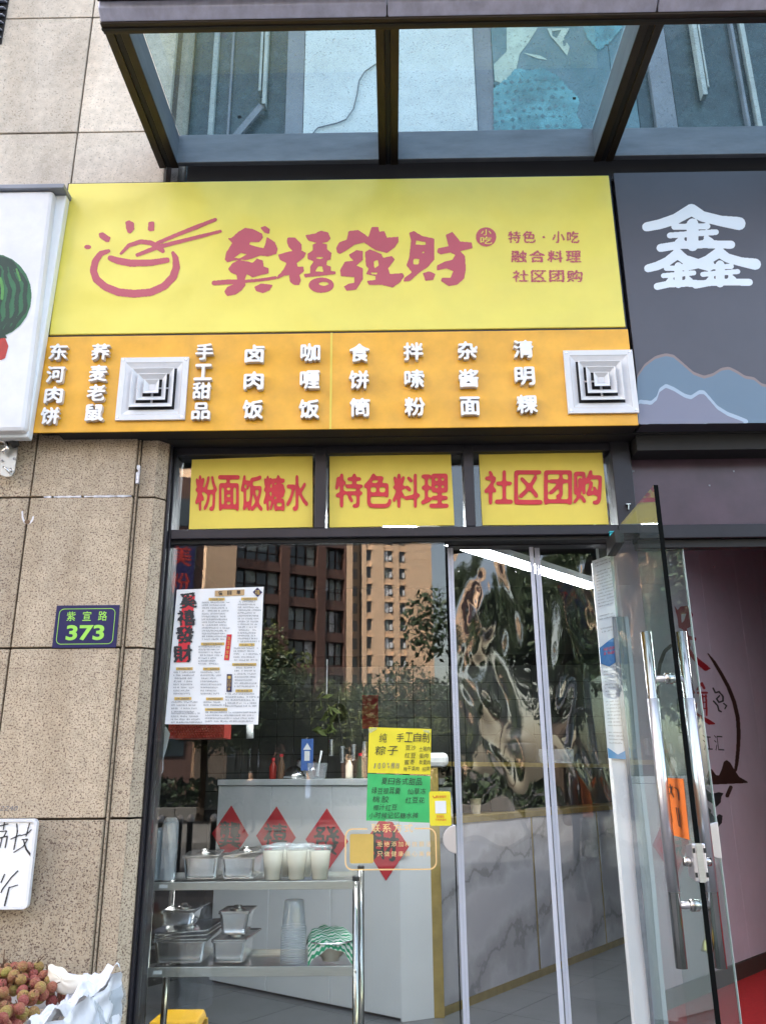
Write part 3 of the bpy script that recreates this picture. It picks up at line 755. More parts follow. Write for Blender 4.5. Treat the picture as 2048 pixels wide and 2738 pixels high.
c2 = [C5([(1365, 210), (1410, 208), (1450, 250), (1450, 280), (1430, 300), (1400, 290), (1372, 265), (1362, 235)]),
      C5([(1310, 310), (1380, 290), (1450, 285), (1475, 300), (1465, 325), (1420, 360), (1425, 380), (1460, 380), (1462, 410), (1435, 430), (1445, 460), (1435, 488), (1405, 490), (1380, 470), (1375, 430), (1345, 435), (1305, 455), (1300, 445), (1340, 400), (1360, 360), (1320, 340)]),
      C5([(1470, 195), (1530, 185), (1560, 168), (1605, 178), (1620, 215), (1600, 235), (1565, 242), (1600, 250), (1600, 280), (1625, 300), (1620, 340), (1600, 345), (1595, 370), (1620, 380), (1620, 405), (1650, 410), (1650, 425), (1560, 435), (1470, 445), (1460, 425), (1500, 420), (1500, 380), (1520, 350), (1485, 335), (1485, 305), (1515, 285), (1515, 250), (1540, 240), (1490, 228)]),
      C5(ell(1565, 490, 75, 45))]
print_blob('brush_character', 'rose', c2, [C5(ell(1580, 482, 30, 11)), C5([(1535, 325), (1575, 323), (1575, 333), (1535, 335)]), C5([(1528, 408), (1548, 378), (1570, 378), (1578, 412)])], ys, Ps)
c3 = [C6([(95, 240), (110, 210), (150, 195), (160, 150), (210, 145), (240, 165), (262, 182), (280, 130), (315, 128), (320, 155), (345, 150), (360, 185), (420, 180), (420, 205), (400, 235), (360, 265), (300, 250), (240, 210), (190, 222), (150, 250), (115, 270), (100, 262)]),
      C6([(160, 275), (200, 250), (235, 255), (235, 300), (200, 330), (235, 345), (235, 400), (200, 455), (150, 462), (135, 440), (160, 425), (190, 420), (190, 390), (120, 385), (115, 355), (140, 310), (185, 305), (170, 290)]),
      C6([(245, 260), (270, 245), (330, 270), (340, 290), (385, 280), (400, 300), (380, 325), (365, 345), (375, 375), (440, 370), (450, 385), (430, 415), (390, 445), (330, 430), (265, 430), (255, 410), (300, 405), (300, 385), (250, 375), (265, 345), (250, 330)])]
print_blob('brush_character', 'rose', c3, [C6([(290, 310), (312, 300), (317, 330), (295, 345)]), C6([(275, 367), (310, 367), (308, 376), (280, 376)])], ys, Ps)
c4 = [C6([(475, 160), (500, 150), (540, 175), (605, 190), (605, 300), (570, 340), (530, 365), (480, 410), (445, 415), (450, 395), (490, 365), (460, 330), (475, 290), (485, 200)]),
      C6([(545, 370), (580, 360), (612, 375), (600, 405), (560, 410)]),
      C6([(665, 170), (700, 155), (725, 185), (740, 205), (800, 210), (805, 240), (740, 255), (765, 280), (770, 350), (760, 400), (725, 430), (680, 437), (640, 410), (645, 395), (690, 395), (705, 360), (670, 345), (620, 355), (620, 330), (660, 310), (700, 300), (715, 275), (690, 262), (640, 272), (620, 262), (625, 240), (680, 230)])]
print_blob('brush_character', 'rose', c4, [C6([(512, 200), (560, 208), (560, 224), (508, 220)]), C6([(498, 295), (528, 295), (524, 325), (496, 325)]), C6(ell(548, 262, 6, 5))], ys, Ps)
print_blob('seal_disc', 'rose', [C6(ell(875, 181, 53, 50))], [], ys, Ps)
row_bold(ys, 'seal_character', 'yellow', '小', *C6([(875, 158)])[0], 30, 16, Ps, NF, lift=0.0026, thr=.35); row_bold(ys, 'seal_character', 'yellow', '吃', *C6([(875, 200)])[0], 34, 20, Ps, NF, lift=0.0026, thr=.35)
for t, (cx, cy), wd in (('特色·小吃', (1175, 182), 196), ('融合料理', (1188, 283), 194), ('社区团购', (1196, 385), 194)):
    x, y = C6([(cx, cy)])[0]; row_bold(ys, 'side_character', 'rose', t, x, y, wd, 33, Ps, NF, gap=0.12, lift=0.0012, blur=3.2, thr=.27, rough=.35)

# ------------------------------------------------------------------ orange board with raised characters and diffusers
YO = -0.20
ox0, ox1, oz0, oz1 = quad_on(YO, (110, 902), (1678, 876), (1708, 1135), (76, 1159))
oz1 = sz0 - 0.009
ob = thing('menu_board', 'orange board under the yellow sign carrying raised white dish names', 'sign', (ox0, YO + 0.08, oz0))
xs = at_y(885, 1020, YO).x
MB().box(ox0, xs - 0.0012, YO, YO + 0.006, oz0, oz1).build('board_panel', 'orange', ob, bevel=0.002)
MB().box(xs + 0.0012, ox1, YO, YO + 0.006, oz0, oz1).build('board_panel', 'orange', ob, bevel=0.002)
MB().box(xs - 0.004, xs + 0.004, YO - 0.0015, YO - 0.0002, oz0, oz1).build('seam_strip', 'poster_yellow', ob)
cols = [('东河肉饼', [(128, 762), (122, 811), (118, 855), (110, 900)]), ('荞麦老鼠', [(219, 762), (214, 808), (210, 850), (206, 893)]),
        ('手工甜品', [(443, 762), (440, 806), (437, 846), (435, 890)]), ('卤肉饭', [(551, 766), (549, 824), (547, 886)]), ('咖喱饭', [(671, 763), (670, 822), (668, 885)]),
        ('食饼筒', [(777, 764), (776, 822), (778, 882)]), ('拌嗦粉', [(893, 761), (895, 820), (896, 880)]), ('杂酱面', [(1010, 759), (1012, 819), (1015, 879)]), ('清明粿', [(1130, 756), (1133, 814), (1138, 875)])]
for txt, ps in cols:
    for ch, (x, y) in zip(txt, ps):
        c = at_y(x * S, y * S, YO - 0.011)
        wm = 0.069 if len(txt) == 4 else 0.075; hm = 0.069 if len(txt) == 4 else 0.076
        c.y = YO - 0.021
        mb = MB(); put_bold(mb, ch, c, (1, 0, 0), (0, 0, 1), NF, (wm, hm), 0.019, 3.2, 0.20)
        o = mb.build('raised_character', 'white_letter', ob)
        o.data.materials.append(MT['letter_side'])
        for p in o.data.polygons:
            if abs(p.normal.y) < 0.5: p.material_index = 1
for (x, y) in ((54, 945), (412, 1148), (1660, 898), (1662, 908), (1689, 1124), (700, 1152)):
    c = at_y(x if x > 60 else 124, y, YO)
    MB().lathe((0, 0, 0), [(0.004, 0), (0.0035, 0.002), (0.001, 0.003)], 10).build('screw_head', 'chrome', ob)
    o = COL.objects[-1]; o.rotation_euler = (rad(90), 0, 0); o.location = c - ORG[ob.name]
def diffuser(tl, tr, br, bl, label):
    x0, x1, z0, z1 = quad_on(YO - 0.012, tl, tr, br, bl); cx, cz = (x0 + x1) / 2, (z0 + z1) / 2; h = ((x1 - x0) + (z1 - z0)) / 4
    t = thing('air_diffuser', label, 'vent', (cx, YO, cz), 'square air diffusers on the orange board')
    def sq(a, y): return [(cx - a * h, y, cz - a * h), (cx + a * h, y, cz - a * h), (cx + a * h, y, cz + a * h), (cx - a * h, y, cz + a * h)]
    def ringf(mb, a, ya, b, yb):
        A, B = sq(a, ya), sq(b, yb)
        for k in range(4):
            j = (k + 1) % 4; mb.quad(A[k], A[j], B[j], B[k])
    Y = YO
    mb = MB(); ringf(mb, 1, Y - 0.001, 1, Y - 0.012); ringf(mb, 1, Y - 0.012, 0.84, Y - 0.012); ringf(mb, 0.84, Y - 0.012, 0.82, Y - 0.010); ringf(mb, 0.82, Y - 0.011, 0.66, Y - 0.003)
    mb.build('flange', 'white_plastic', t)
    MB().quad(*[(p[0], p[1], p[2]) for p in sq(0.70, Y - 0.0015)]).build('duct_dark_sheet', 'black', t)  # flat black sheet stands in for the shaded depth behind the rings
    for a, b, yf in ((0.62, 0.46, Y - 0.022), (0.42, 0.27, Y - 0.026), (0.22, 0.07, Y - 0.030)):
        mb = MB(); ringf(mb, a - 0.05, yf + 0.016, a, yf + 0.003); ringf(mb, a, yf + 0.003, a, yf); ringf(mb, a, yf, a - 0.02, yf); ringf(mb, a - 0.02, yf, b, yf + 0.014)
        ringf(mb, b, yf + 0.014, a - 0.05, yf + 0.016)
        mb.build('louvre_ring', 'white_plastic', t)
    MB().box(cx - h * 0.09, cx + h * 0.09, Y - 0.020, Y - 0.012, cz - h * 0.09, cz + h * 0.09).build('centre_plate', 'white_plastic', t)
    for sx_ in (-1, 1):
        for sz_ in (-1, 1):
            MB().tube([(cx + sx_ * h * 0.92, Y - 0.0122, cz + sz_ * h * 0.92), (cx + sx_ * h * 0.92, Y - 0.0145, cz + sz_ * h * 0.92)], 0.0035, 8).build('screw', 'steel', t)
    MB().bar((cx - h * 0.55, Y - 0.008, cz), (cx + h * 0.55, Y - 0.008, cz), 0.008, 0.003).bar((cx, Y - 0.0085, cz - h * 0.55), (cx, Y - 0.0085, cz + h * 0.55), 0.008, 0.003).build('cross_bar', 'white_plastic', t)
diffuser((262 * S, 772 * S), (407 * S, 770 * S), (399 * S, 906 * S), (249 * S, 908 * S), 'white square air diffuser between the buckwheat and the dessert characters, left one')
diffuser((1216 * S, 760 * S), (1367 * S, 753 * S), (1381 * S, 889 * S), (1228 * S, 893 * S), 'white square air diffuser at the right end of the orange board')

# ------------------------------------------------------------------ shopfront frame, black soffit box behind the signs
ZT = at_y(1000, 1447, 0).z      # top of the big panes
ZB1 = at_y(1000, 1412, -0.03).z  # top of transom bar
ZS = at_y(1000, 1212, -0.03).z   # top of transom openings
FXL = at_y(428, 1300, 0).x
FXJ = at_y(1690, 1300, -0.03).x
sf = thing('shopfront_frame', 'dark aluminium frame around the shop window and doorway', 'frame', (FXL, 0, 0))
def vx(px, py, y=-0.03): return at_y(px, py, y).x
jl0 = XB + 0.03; jl1 = vx(457, 1440)
MB().box(jl0, jl0 + (jl1 - jl0) * 0.55, -0.060, 0.06, 0, ZS + 0.1).build('jamb', 'frame', sf, bevel=0.003)
MB().box(jl0 + (jl1 - jl0) * 0.55, jl1, -0.035, 0.05, 0, ZS + 0.1).build('jamb', 'frame', sf, bevel=0.003)
mj0, mj1 = vx(1640, 1300), vx(1692, 1300)
MB().box(mj0, mj1, -0.045, 0.06, ZT + 0.006, ZS + 0.1).build('jamb', 'frame', sf, bevel=0.003)
MB().box(jl1, mj0, -0.040, 0.05, ZT + 0.006, ZB1).build('transom_bar', 'frame', sf, bevel=0.003)
MB().box(jl1, mj0, -0.020, 0.04, ZT - 0.008, ZT + 0.005).build('dark_gap_strip', 'black', sf)  # black strip stands in for the dark gap under the bar
for a, b in ((842, 872), (1241, 1268)):
    MB().box(vx(a, 1310), vx(b, 1310), -0.042, 0.05, ZB1 - 0.001, ZS + 0.02).build('mullion', 'frame', sf, bevel=0.003)
MB().box(jl1, mj0, -0.036, 0.05, ZS + 0.0, ZS + 0.03).build('head_bar', 'frame', sf, bevel=0.002)
# neighbour frame parts
zn = at_y(1900, 1402, -0.03).z
MB().box(mj1, 3.4, -0.040, 0.05, zn - 0.055, zn - 0.002).build('transom_bar', 'frame', sf, bevel=0.003)
MB().box(mj1, 3.4, -0.018, 0.03, zn - 0.085, zn - 0.056).build('dark_gap_strip', 'black', sf)  # same black stand-in for a dark gap under the neighbour's bar
mb = MB(); px_text(mb, 'T', 1678, 1357, 12, 16, PY(-0.047), NF, 0.02, 0.01, 0.004); mb.build('hook', 'chrome', sf)
# box behind the signs with the black soffit
sb = thing('sign_box', 'black box section behind the signs with a dark soffit over the shop window', 'soffit', (0, 0, ZS))
MB().box(ox0 + 0.10, ox1, YO + 0.0065, 0.02, oz0 + 0.004, oz0 + 0.02).build('soffit_board', 'black', sb)
MB().box(XB + 0.03, 3.6, YO + 0.085, 0.055, ZS + 0.031, ZS + 0.10).build('lower_box', 'black', sb)
MB().box(XR + 0.10, 3.6, -0.10, 0.012, ZS + 0.101, sz1 + 0.30).build('box_body', 'black', sb)
MB().box(sx0 + 0.4, 3.6, YF + 0.02, -0.101, sz1 - 0.012, sz1 - 0.002).build('ledge', 'black', sb)
MB().box(ox0 + 0.02, XR + 0.099, YO + 0.008, YS - 0.004, oz0 + 0.021, sz0 - 0.01).build('bracket_box', 'black', sb)

# transom posters and glass
def poster(tl, tr, br, bl, txt, label, tpx, tpy, tw, th):
    y = -0.0095; a, b, c, d = [at_y(*p, y) for p in (tl, tr, br, bl)]
    o = thing('window_poster', label, 'poster', d, 'yellow posters in the transom window')
    MB().grid(lambda u, v: d.lerp(c, u).lerp(a.lerp(b, u), v) + Vector((0, 0.0012 * math.sin(u * 17 + v * 5) * math.sin(v * 7), 0)), 16, 8).build('sheet', 'poster_yellow', o, smooth=True)
    row_bold(o, 'poster_character', 'red', txt, tpx, tpy, tw, th, PY(y - 0.0022), NF, gap=0.05, lift=0.001, blur=3.8, thr=.30)
    return o
poster((513, 1229), (836, 1217), (836, 1409), (505, 1415), '粉面饭糖水', 'yellow poster with red characters for noodles and rice, leftmost pane of the transom', 673, 1318, 304, 96)
poster((881, 1220), (1205, 1214), (1215, 1404), (881, 1410), '特色料理', 'yellow poster with four red characters in the middle transom pane', 1048, 1312, 306, 92)
poster((1280, 1215), (1610, 1209), (1627, 1402), (1290, 1404), '社区团购', 'yellow poster with four red characters in the transom pane next to the neighbour', 1452, 1303, 318, 92)
for a, b in ((None, 842), (872, 1241), (1268, None)):
    xa = jl1 if a is None else vx(a, 1310); xb = mj0 if b is None else vx(b, 1310)
    MB().box(xa + 0.001, xb - 0.001, -0.004, 0.004, ZB1 + 0.0005, ZS - 0.0005).build('pane', 'glass', sf)
# main pane
XG = at_y(1190, 1450, 0).x
gp = tag(MB().box(jl1 + 0.001, XG, -0.005, 0.005, 0.06, ZT - 0.009).build('window_pane', 'glass'), 'large clear shop window pane covered with reflections and paper notices', 'window')
MB().box(XG - 0.0015, XG + 0.0015, -0.0062, 0.0062, 0.06, ZT - 0.009).build('edge', 'glass_edge', gp)

# ------------------------------------------------------------------ canopy
YW = -0.14
def canopy():
    pin = at_y(455, 470, YW)
    t = thing('glass_canopy', 'glass canopy on dark bronze beams above the shop signs', 'canopy', (pin.x, YW, pin.z))
    dirv = None
    yo = -0.83
    zi = at_y(1040, 455, YW).z + 0.03; zo = at_y(1030, 72, yo).z
    slope = (zo - zi) / (yo - YW)
    XL = at_y(402, 470, YW).x; 
    xl_in = [at_y(428, 475, YW).x, at_y(1040, 470, YW).x, at_y(1615, 470, YW).x]
    xl_out = [at_y(340, 70, yo).x, at_y(1034, 70, yo).x, at_y(1748, 70, yo).x]
    xc = [(a + b) / 2 for a, b in zip(xl_in, xl_out)]
    xc.append(xc[2] + (xc[2] - xc[1]))
    wB = 0.082
    for k, x in enumerate(xc):
        def P(y, dx, dz): return (x + dx, y, zi + slope * (y - YW) + dz)
        def beam(d0, d1, z0_, z1_, name, m):
            MB().hexa([P(YW, d0, z0_), P(YW, d1, z0_), P(yo, d1, z0_), P(yo, d0, z0_), P(YW, d0, z1_), P(YW, d1, z1_), P(yo, d1, z1_), P(yo, d0, z1_)]).build(name, m, t, bevel=0.002)
        beam(-wB / 2, -wB * 0.13, -0.002, 0.006, 'rafter_flange', 'bronze'); beam(wB * 0.13, wB / 2, -0.002, 0.006, 'rafter_flange', 'bronze')
        beam(-wB * 0.46, wB * 0.46, 0.0065, 0.150, 'rafter', 'steelgrey'); beam(-wB * 0.12, wB * 0.12, 0.002, 0.0063, 'rafter_slot', 'black')
    X0 = xc[0] - wB / 2; X1 = xc[3] + wB / 2
    zf = zi + slope * (yo - YW)
    MB().box(X0, X1, yo - 0.045, yo - 0.001, zf - 0.012, zf + 0.05).build('front_beam', 'bronze', t, bevel=0.003)
    MB().box(X0, X1, yo - 0.028, yo - 0.018, zf - 0.016, zf - 0.0125).build('front_beam_slot', 'black', t)
    xcut = [X0] + [c for c in xc[1:3]] + [X1]
    for a, b in zip(xcut[:-1], xcut[1:]):
        MB().hexa([(a + 0.002, yo - 0.078, zf + 0.020), (b - 0.002, yo - 0.078, zf + 0.020), (b - 0.002, yo - 0.0455, zf - 0.006), (a + 0.002, yo - 0.0455, zf - 0.006),
                   (a + 0.002, yo - 0.078, zf + 0.16), (b - 0.002, yo - 0.078, zf + 0.16), (b - 0.002, yo - 0.0455, zf + 0.16), (a + 0.002, yo - 0.0455, zf + 0.16)]).build('fascia_panel', 'fascia', t, bevel=0.004)
    MB().box(X0, X1, yo - 0.16, yo - 0.080, zf + 0.045, zf + 0.15).build('gutter', 'black', t)
    MB().box(X0, X1, YW - 0.025, YW, zi + 0.006, zi + 0.15).build('rear_beam', 'steelgrey', t, bevel=0.003)
    for a, b in zip(xc[:-1], xc[1:]):
        x0, x1 = a + wB / 2 + 0.001, b - wB / 2 - 0.001; zz = 0.155
        def P(y, x, dz): return (x, y, zi + slope * (y - YW) + dz)
        x0 -= 0.004; x1 += 0.004
        MB().hexa([P(YW, x0, zz), P(YW, x1, zz), P(yo - 0.02, x1, zz), P(yo - 0.02, x0, zz), P(YW, x0, zz + 0.01), P(YW, x1, zz + 0.01), P(yo - 0.02, x1, zz + 0.01), P(yo - 0.02, x0, zz + 0.01)]).build('glass_pane', 'glass_roof', t)
    # litter lying on the glass: a leaf, a bit of card
    for (px, py, s_, m) in ((895, 362, 0.014, 'tan_print'), (640, 312, 0.010, 'ink'), (1535, 262, 0.008, 'ink'), (1740, 355, 0.008, 'ink')):
        n = Vector((0, -slope, 1)).normalized(); p = at_pl(px, py, Vector((0, YW, zi + 0.168)), n)
        tag(MB().hexa([p + Vector(q) * s_ for q in ((-.9, -.6, 0), (.7, -.9, 0), (1, .7, 0), (-.6, .8, 0), (-.9, -.6, .3), (.7, -.9, .1), (1, .7, .4), (-.6, .8, .2))]).build('litter_scrap', m),
            {895: 'brown scrap of card lying on the middle canopy pane', 640: 'small dead leaf on the left canopy pane', 1535: 'tiny curled leaf on the pane right of the middle beam', 1740: 'dark speck of litter at the rear of the right canopy pane'}[px], 'litter')
    return t, zi, slope, xc
can, CZI, CSL, CXC = canopy()
# scraps on the black ledge above the sign
for k, (px, wd, lb) in enumerate(((703, 20, 'white torn scrap on the ledge above the bowl drawing'), (795, 12, 'grey scrap on the ledge above the second brush character'), (838, 26, 'flat pale strip of tape on the black ledge'), (880, 16, 'crumpled white scrap on the ledge right of the tape strip'))):
    p = at_y(px, 477, -0.17)
    mb = MB(); r = wd / 2 * 0.00135
    mb.grid(lambda u, v: (p.x + (u - .5) * 2 * r + 0.002 * math.sin(9 * v + k), p.y, sz1 + 0.001 + v * r * 0.9 * (0.5 + abs(math.sin(u * 5 + k)))), 6, 3)
    mb.grid(lambda u, v: (p.x + (u - .5) * 2 * r, p.y + v * 0.02, sz1 + 0.0015 + r * 0.9 * (0.5 + abs(math.sin(u * 5 + k))) * (1 - v)), 6, 3)
    tag(mb.build('paper_scrap', 'sealant'), lb, 'litter')

# ------------------------------------------------------------------ upper storey seen through and beside the canopy
up = thing('upper_storey', 'upper storey of the shop building with dusty windows and white boards', 'building', (0, 0.1, 4.2))
YU = 0.02
zU0 = 3.95; zU1 = 6.6
def uy(px, py, y=YU): return at_y(px, py, y).x
def pan(a, b, name, m, y=YU, t=0.05, z0=zU0, z1=zU1, refy=250):
    return MB().box(uy(a, refy, y), uy(b, refy, y), y, y + t, z0, z1).build(name, m, up, bevel=0.002)
xsr = at_y(432, 440, YS).x
MB().box(xsr, uy(512, 150), YS + 0.08, 0.25, zU0, zU1).build('stone_return', 'stone_pale_skylit', up)
pan(513, 765, 'window_glass', 'upwin', YU + 0.03, 0.02)
pan(562, 575, 'window_bar', 'pale_frame', YU, 0.03); pan(612, 618, 'window_bar', 'greycol', YU + 0.01, 0.02)
pan(690, 697, 'window_bar', 'pale_frame', YU - 0.02, 0.04, at_y(700, 250, YU).z); pan(701, 711, 'window_bar', 'pale_frame', YU - 0.02, 0.04, at_y(700, 285, YU).z)
a, b = at_y(612, 385, YU), at_y(700, 282, YU)
MB().bar(a, b, 0.012, 0.03).build('stay_arm', 'greycol', up)
pan(765, 812, 'column', 'greycol')
pan(813, 1272, 'white_board', 'whiteboard', YU - 0.01)
pan(1273, 1322, 'column', 'greycol')
pan(1323, 1640, 'poster_board', 'poster_dark', YU - 0.005)
pan(1641, 1700, 'poster_board', 'poster_dark', YU - 0.004)
pan(1745, 1800, 'column', 'greycol')
pan(1801, 2200, 'window_glass', 'upwin', YU + 0.03, 0.02)
pan(1880, 1893, 'window_bar', 'pale_frame', YU - 0.02, 0.04, at_y(1890, 260, YU).z); pan(1896, 1901, 'window_bar', 'pale_frame', YU - 0.02, 0.04, at_y(1890, 240, YU).z)
pan(1985, 1993, 'window_bar', 'greycol', YU, 0.03); pan(2012, 2024, 'window_bar', 'pale_frame', YU, 0.03)
pan(1701, 1744, 'window_glass', 'upwin', YU + 0.03, 0.02)
pu = PY(YU - 0.006)
C3 = lambda L: [(1000 + u / 1.579, v / 1.579) for u, v in L]
print_blob('poster_print', 'poster_pale', [C3([(560, 115), (690, 115), (650, 180), (615, 225), (590, 330), (550, 355), (510, 340), (505, 270), (560, 215)]), C3([(625, 220), (700, 232), (735, 252), (690, 245)])], [], up, pu, blur=0.8, rough=0.0)
print_blob('poster_print', 'teal_poster', [C3([(505, 370), (560, 330), (600, 285), (660, 300), (700, 280), (780, 320), (820, 370), (870, 420), (855, 480), (880, 530), (850, 590), (505, 590)]), C3([(880, 105), (1055, 105), (1020, 150), (950, 215), (900, 160)])], [], up, PY(YU - 0.0065), blur=5, rough=0.12)
print_blob('poster_print', 'poster_pale', [C3([(730, 118), (825, 118), (800, 160), (825, 195), (815, 235), (780, 190), (745, 150)])], [C3([(750, 130), (790, 125), (770, 160), (752, 150)]), C3([(795, 170), (812, 165), (812, 190), (800, 195)])], up, PY(YU - 0.007), blur=0.8, rough=0.1)
# diamonds of the printed pattern
mb = MB()
for i in range(9):
    for j in range(6):
        u = 515 + i * 34 + (j % 2) * 15 + rng.normal() * 4; v_ = 350 + j * 40 - i * 3 + rng.normal() * 4
        if u > 850: continue
        s_ = 7 + 5 * rng.random(); p = C3([(u - s_, v_), (u, v_ - s_ * .8), (u + s_, v_), (u, v_ + s_ * .8)])
        mb.poly([at_y(x, y, YU - 0.0095) for x, y in p])
o = mb.build('printed_diamonds', 'poster_dark', up); o['kind'] = 'stuff'
# loose cable in front of the white board
pts = [at_y(*p, YU - 0.016) for p in ((820, 375), (850, 340), (900, 328), (925, 318), (945, 290), (955, 250), (960, 215), (975, 190), (1004, 170), (1040, 160))]
tag(MB().tube(pts, 0.003, 6).build('hanging_cable', 'steelgrey'), 'thin grey cable looping across the white board above the canopy', 'cable')
pts = [at_y(*p, YS - 0.012) for p in ((388, 250), (386, 285), (392, 315), (405, 340), (415, 358), (432, 368))]
tag(MB().tube(pts, 0.0025, 6).build('hanging_cable', 'navy'), 'dark blue cable hanging down the stone left of the canopy beam', 'cable')
# louvre at the top left corner
lv = thing('wall_louvre', 'dark louvre grille at the top left of the granite wall', 'vent', at_y(0, 60, YS))
xe = at_y(20, 20, YS - 0.004).x
zl0, zl1 = at_y(5, 118, YS).z, 6.5
MB().box(xe - 1.2, xe, YS - 0.006, YS - 0.001, zl0, zl1).build('backing', 'black', lv)
k = zl0 + 0.02
while k < zl1:
    MB().hexa([(xe - 1.19, YS - 0.03, k), (xe - 0.004, YS - 0.03, k), (xe - 0.004, YS - 0.007, k + 0.012), (xe - 1.19, YS - 0.007, k + 0.012), (xe - 1.19, YS - 0.03, k + 0.006), (xe - 0.004, YS - 0.03, k + 0.006), (xe - 0.004, YS - 0.007, k + 0.018), (xe - 1.19, YS - 0.007, k + 0.018)]).build('slat', 'greycol', lv)
    k += 0.042
# building mass behind (shades the pavement)
bm = thing('shop_building', 'tall building above the shops', 'building', (0, 6, 6.6))
MB().box(-30, 30, 0.02, 14, 6.6, 24).build('upper_floors', 'pale_clad', bm)
MB().box(-30.2, 30.2, -0.1, 14.2, 24, 24.4).build('roof', 'roofing', bm)
MB().box(-30, -3.5, 0.0, 14, 0, 6.59).build('side_block', 'pale_clad', bm)
MB().box(4.6, 30, 0.0, 14, 0, 6.59).build('side_block', 'pale_clad', bm)
MB().box(-3.5, 4.6, 13.5, 14, 0, 6.59).build('rear_wall', 'pale_clad', bm)

# ------------------------------------------------------------------ left neighbour's lightbox with watermelon
YL = -0.27
a, b = at_y(144, 507, YL), at_y(66, 1152, YL)
lx = (a.x + b.x) / 2; lz1, lz0 = a.z, b.z
lb = thing('fruit_sign', 'white lightbox sign with a printed watermelon at the left edge', 'sign', (lx, YS, lz0))
xa_, xb_ = a.x, b.x
t1_ = at_y(180, 505, YL + .03).x; t2_ = at_y(76, 1158, YL + .03).x
MB().hexa([(lx - 2, YL, lz0), (xb_, YL, lz0), (xb_, YL + .05, lz0), (lx - 2, YL + .05, lz0), (lx - 2, YL, lz1), (xa_, YL, lz1), (xa_, YL + .05, lz1), (lx - 2, YL + .05, lz1)]).build('light_panel', 'white_plastic', lb, bevel=0.016)
MB().hexa([(lx - 2, YL + .03, lz0 - .012), (t2_, YL + .03, lz0 - .012), (t2_, YS - .082, lz0 - .012), (lx - 2, YS - .082, lz0 - .012), (lx - 2, YL + .03, lz1), (t1_, YL + .03, lz1), (t1_, YS - .082, lz1), (lx - 2, YS - .082, lz1)]).build('tray', 'whiteboard', lb, bevel=0.005)
MB().box(lx - 2.0, t1_ + 0.004, YL - 0.012, YS - 0.002, lz1 + 0.001, lz1 + 0.022).build('top_cover', 'greycol', lb, bevel=0.003)
pm = PY(YL)
print_blob('watermelon_print', 'melon', [ell(-18, 790, 103, 112)], [], lb, pm, blur=0.8, rough=0.0)
strp = []
for k, ax in enumerate((18, 42, 66, 88)):
    strp += stroke([(-18 + ax * math.sin(t) + 4 * math.sin(t * 9 + k), 790 - 104 * math.cos(t)) for t in np.linspace(0.15, 2.9, 16)], 11)
print_blob('melon_stripes', 'melon2', strp, [], lb, pm, blur=1.2, rough=0.22, lift=0.0018)
print_blob('melon_highlight', 'melon3', stroke([(2, 745), (8, 775), (6, 800)], 8) + stroke([(45, 720), (55, 750)], 5), [], lb, pm, blur=1.2, rough=0.2, lift=0.0024)
print_blob('fruit_print', 'redplastic', [[(-10, 905), (14, 903), (23, 925), (14, 958), (2, 963), (-10, 960)]], [], lb, pm, blur=1.5, rough=0.0)
print_blob('leaf_print', 'melon2', [[(-5, 880), (10, 885), (20, 905), (8, 903), (-5, 906)]], [], lb, pm, blur=0.8, rough=0.2, lift=0.0016)

# metal bracket with shackle under it
YK = -0.165
p = at_y(20, 1215, YK); bk = thing('awning_bracket', 'grey metal awning bracket with hooks bolted to the granite under the white lightbox', 'bracket', p)
A = [at_y(*q, YK) for q in ((0, 1190), (46, 1190), (44, 1222), (38, 1262), (30, 1273), (14, 1274), (0, 1268))]
MB().prism([(q.x, YK, q.z) for q in A], (0, 0.008, 0)).build('plate', 'steel_brushed', bk)
MB().tube([at_y(-20, 1160, YK - 0.03), at_y(14, 1158, YK - 0.03), at_y(36, 1176, YK - 0.03), at_y(42, 1192, YK - 0.03)], [0.016, 0.018, 0.018, 0.014], 12).build('arm_joint', 'rub', bk, smooth=True)
MB().tube([at_y(-6, 1178, YK - 0.02), at_y(16, 1180, YK - 0.02), at_y(20, 1200, YK - 0.02), at_y(6, 1208, YK - 0.02)], 0.009, 10).build('clevis', 'steel', bk, smooth=True)
MB().tube([at_y(8, 1248, YK - 0.012), at_y(16, 1252, YK - 0.012), at_y(24, 1264, YK - 0.012), at_y(30, 1262, YK - 0.012), at_y(28, 1252, YK - 0.012)], 0.0035, 8).build('hook', 'steel', bk, smooth=True)
for q in ((38, 1226), (6, 1232)): MB().tube([at_y(*q, YK - 0.001), at_y(*q, YK - 0.006)], 0.005, 8).build('bolt', 'steel', bk)

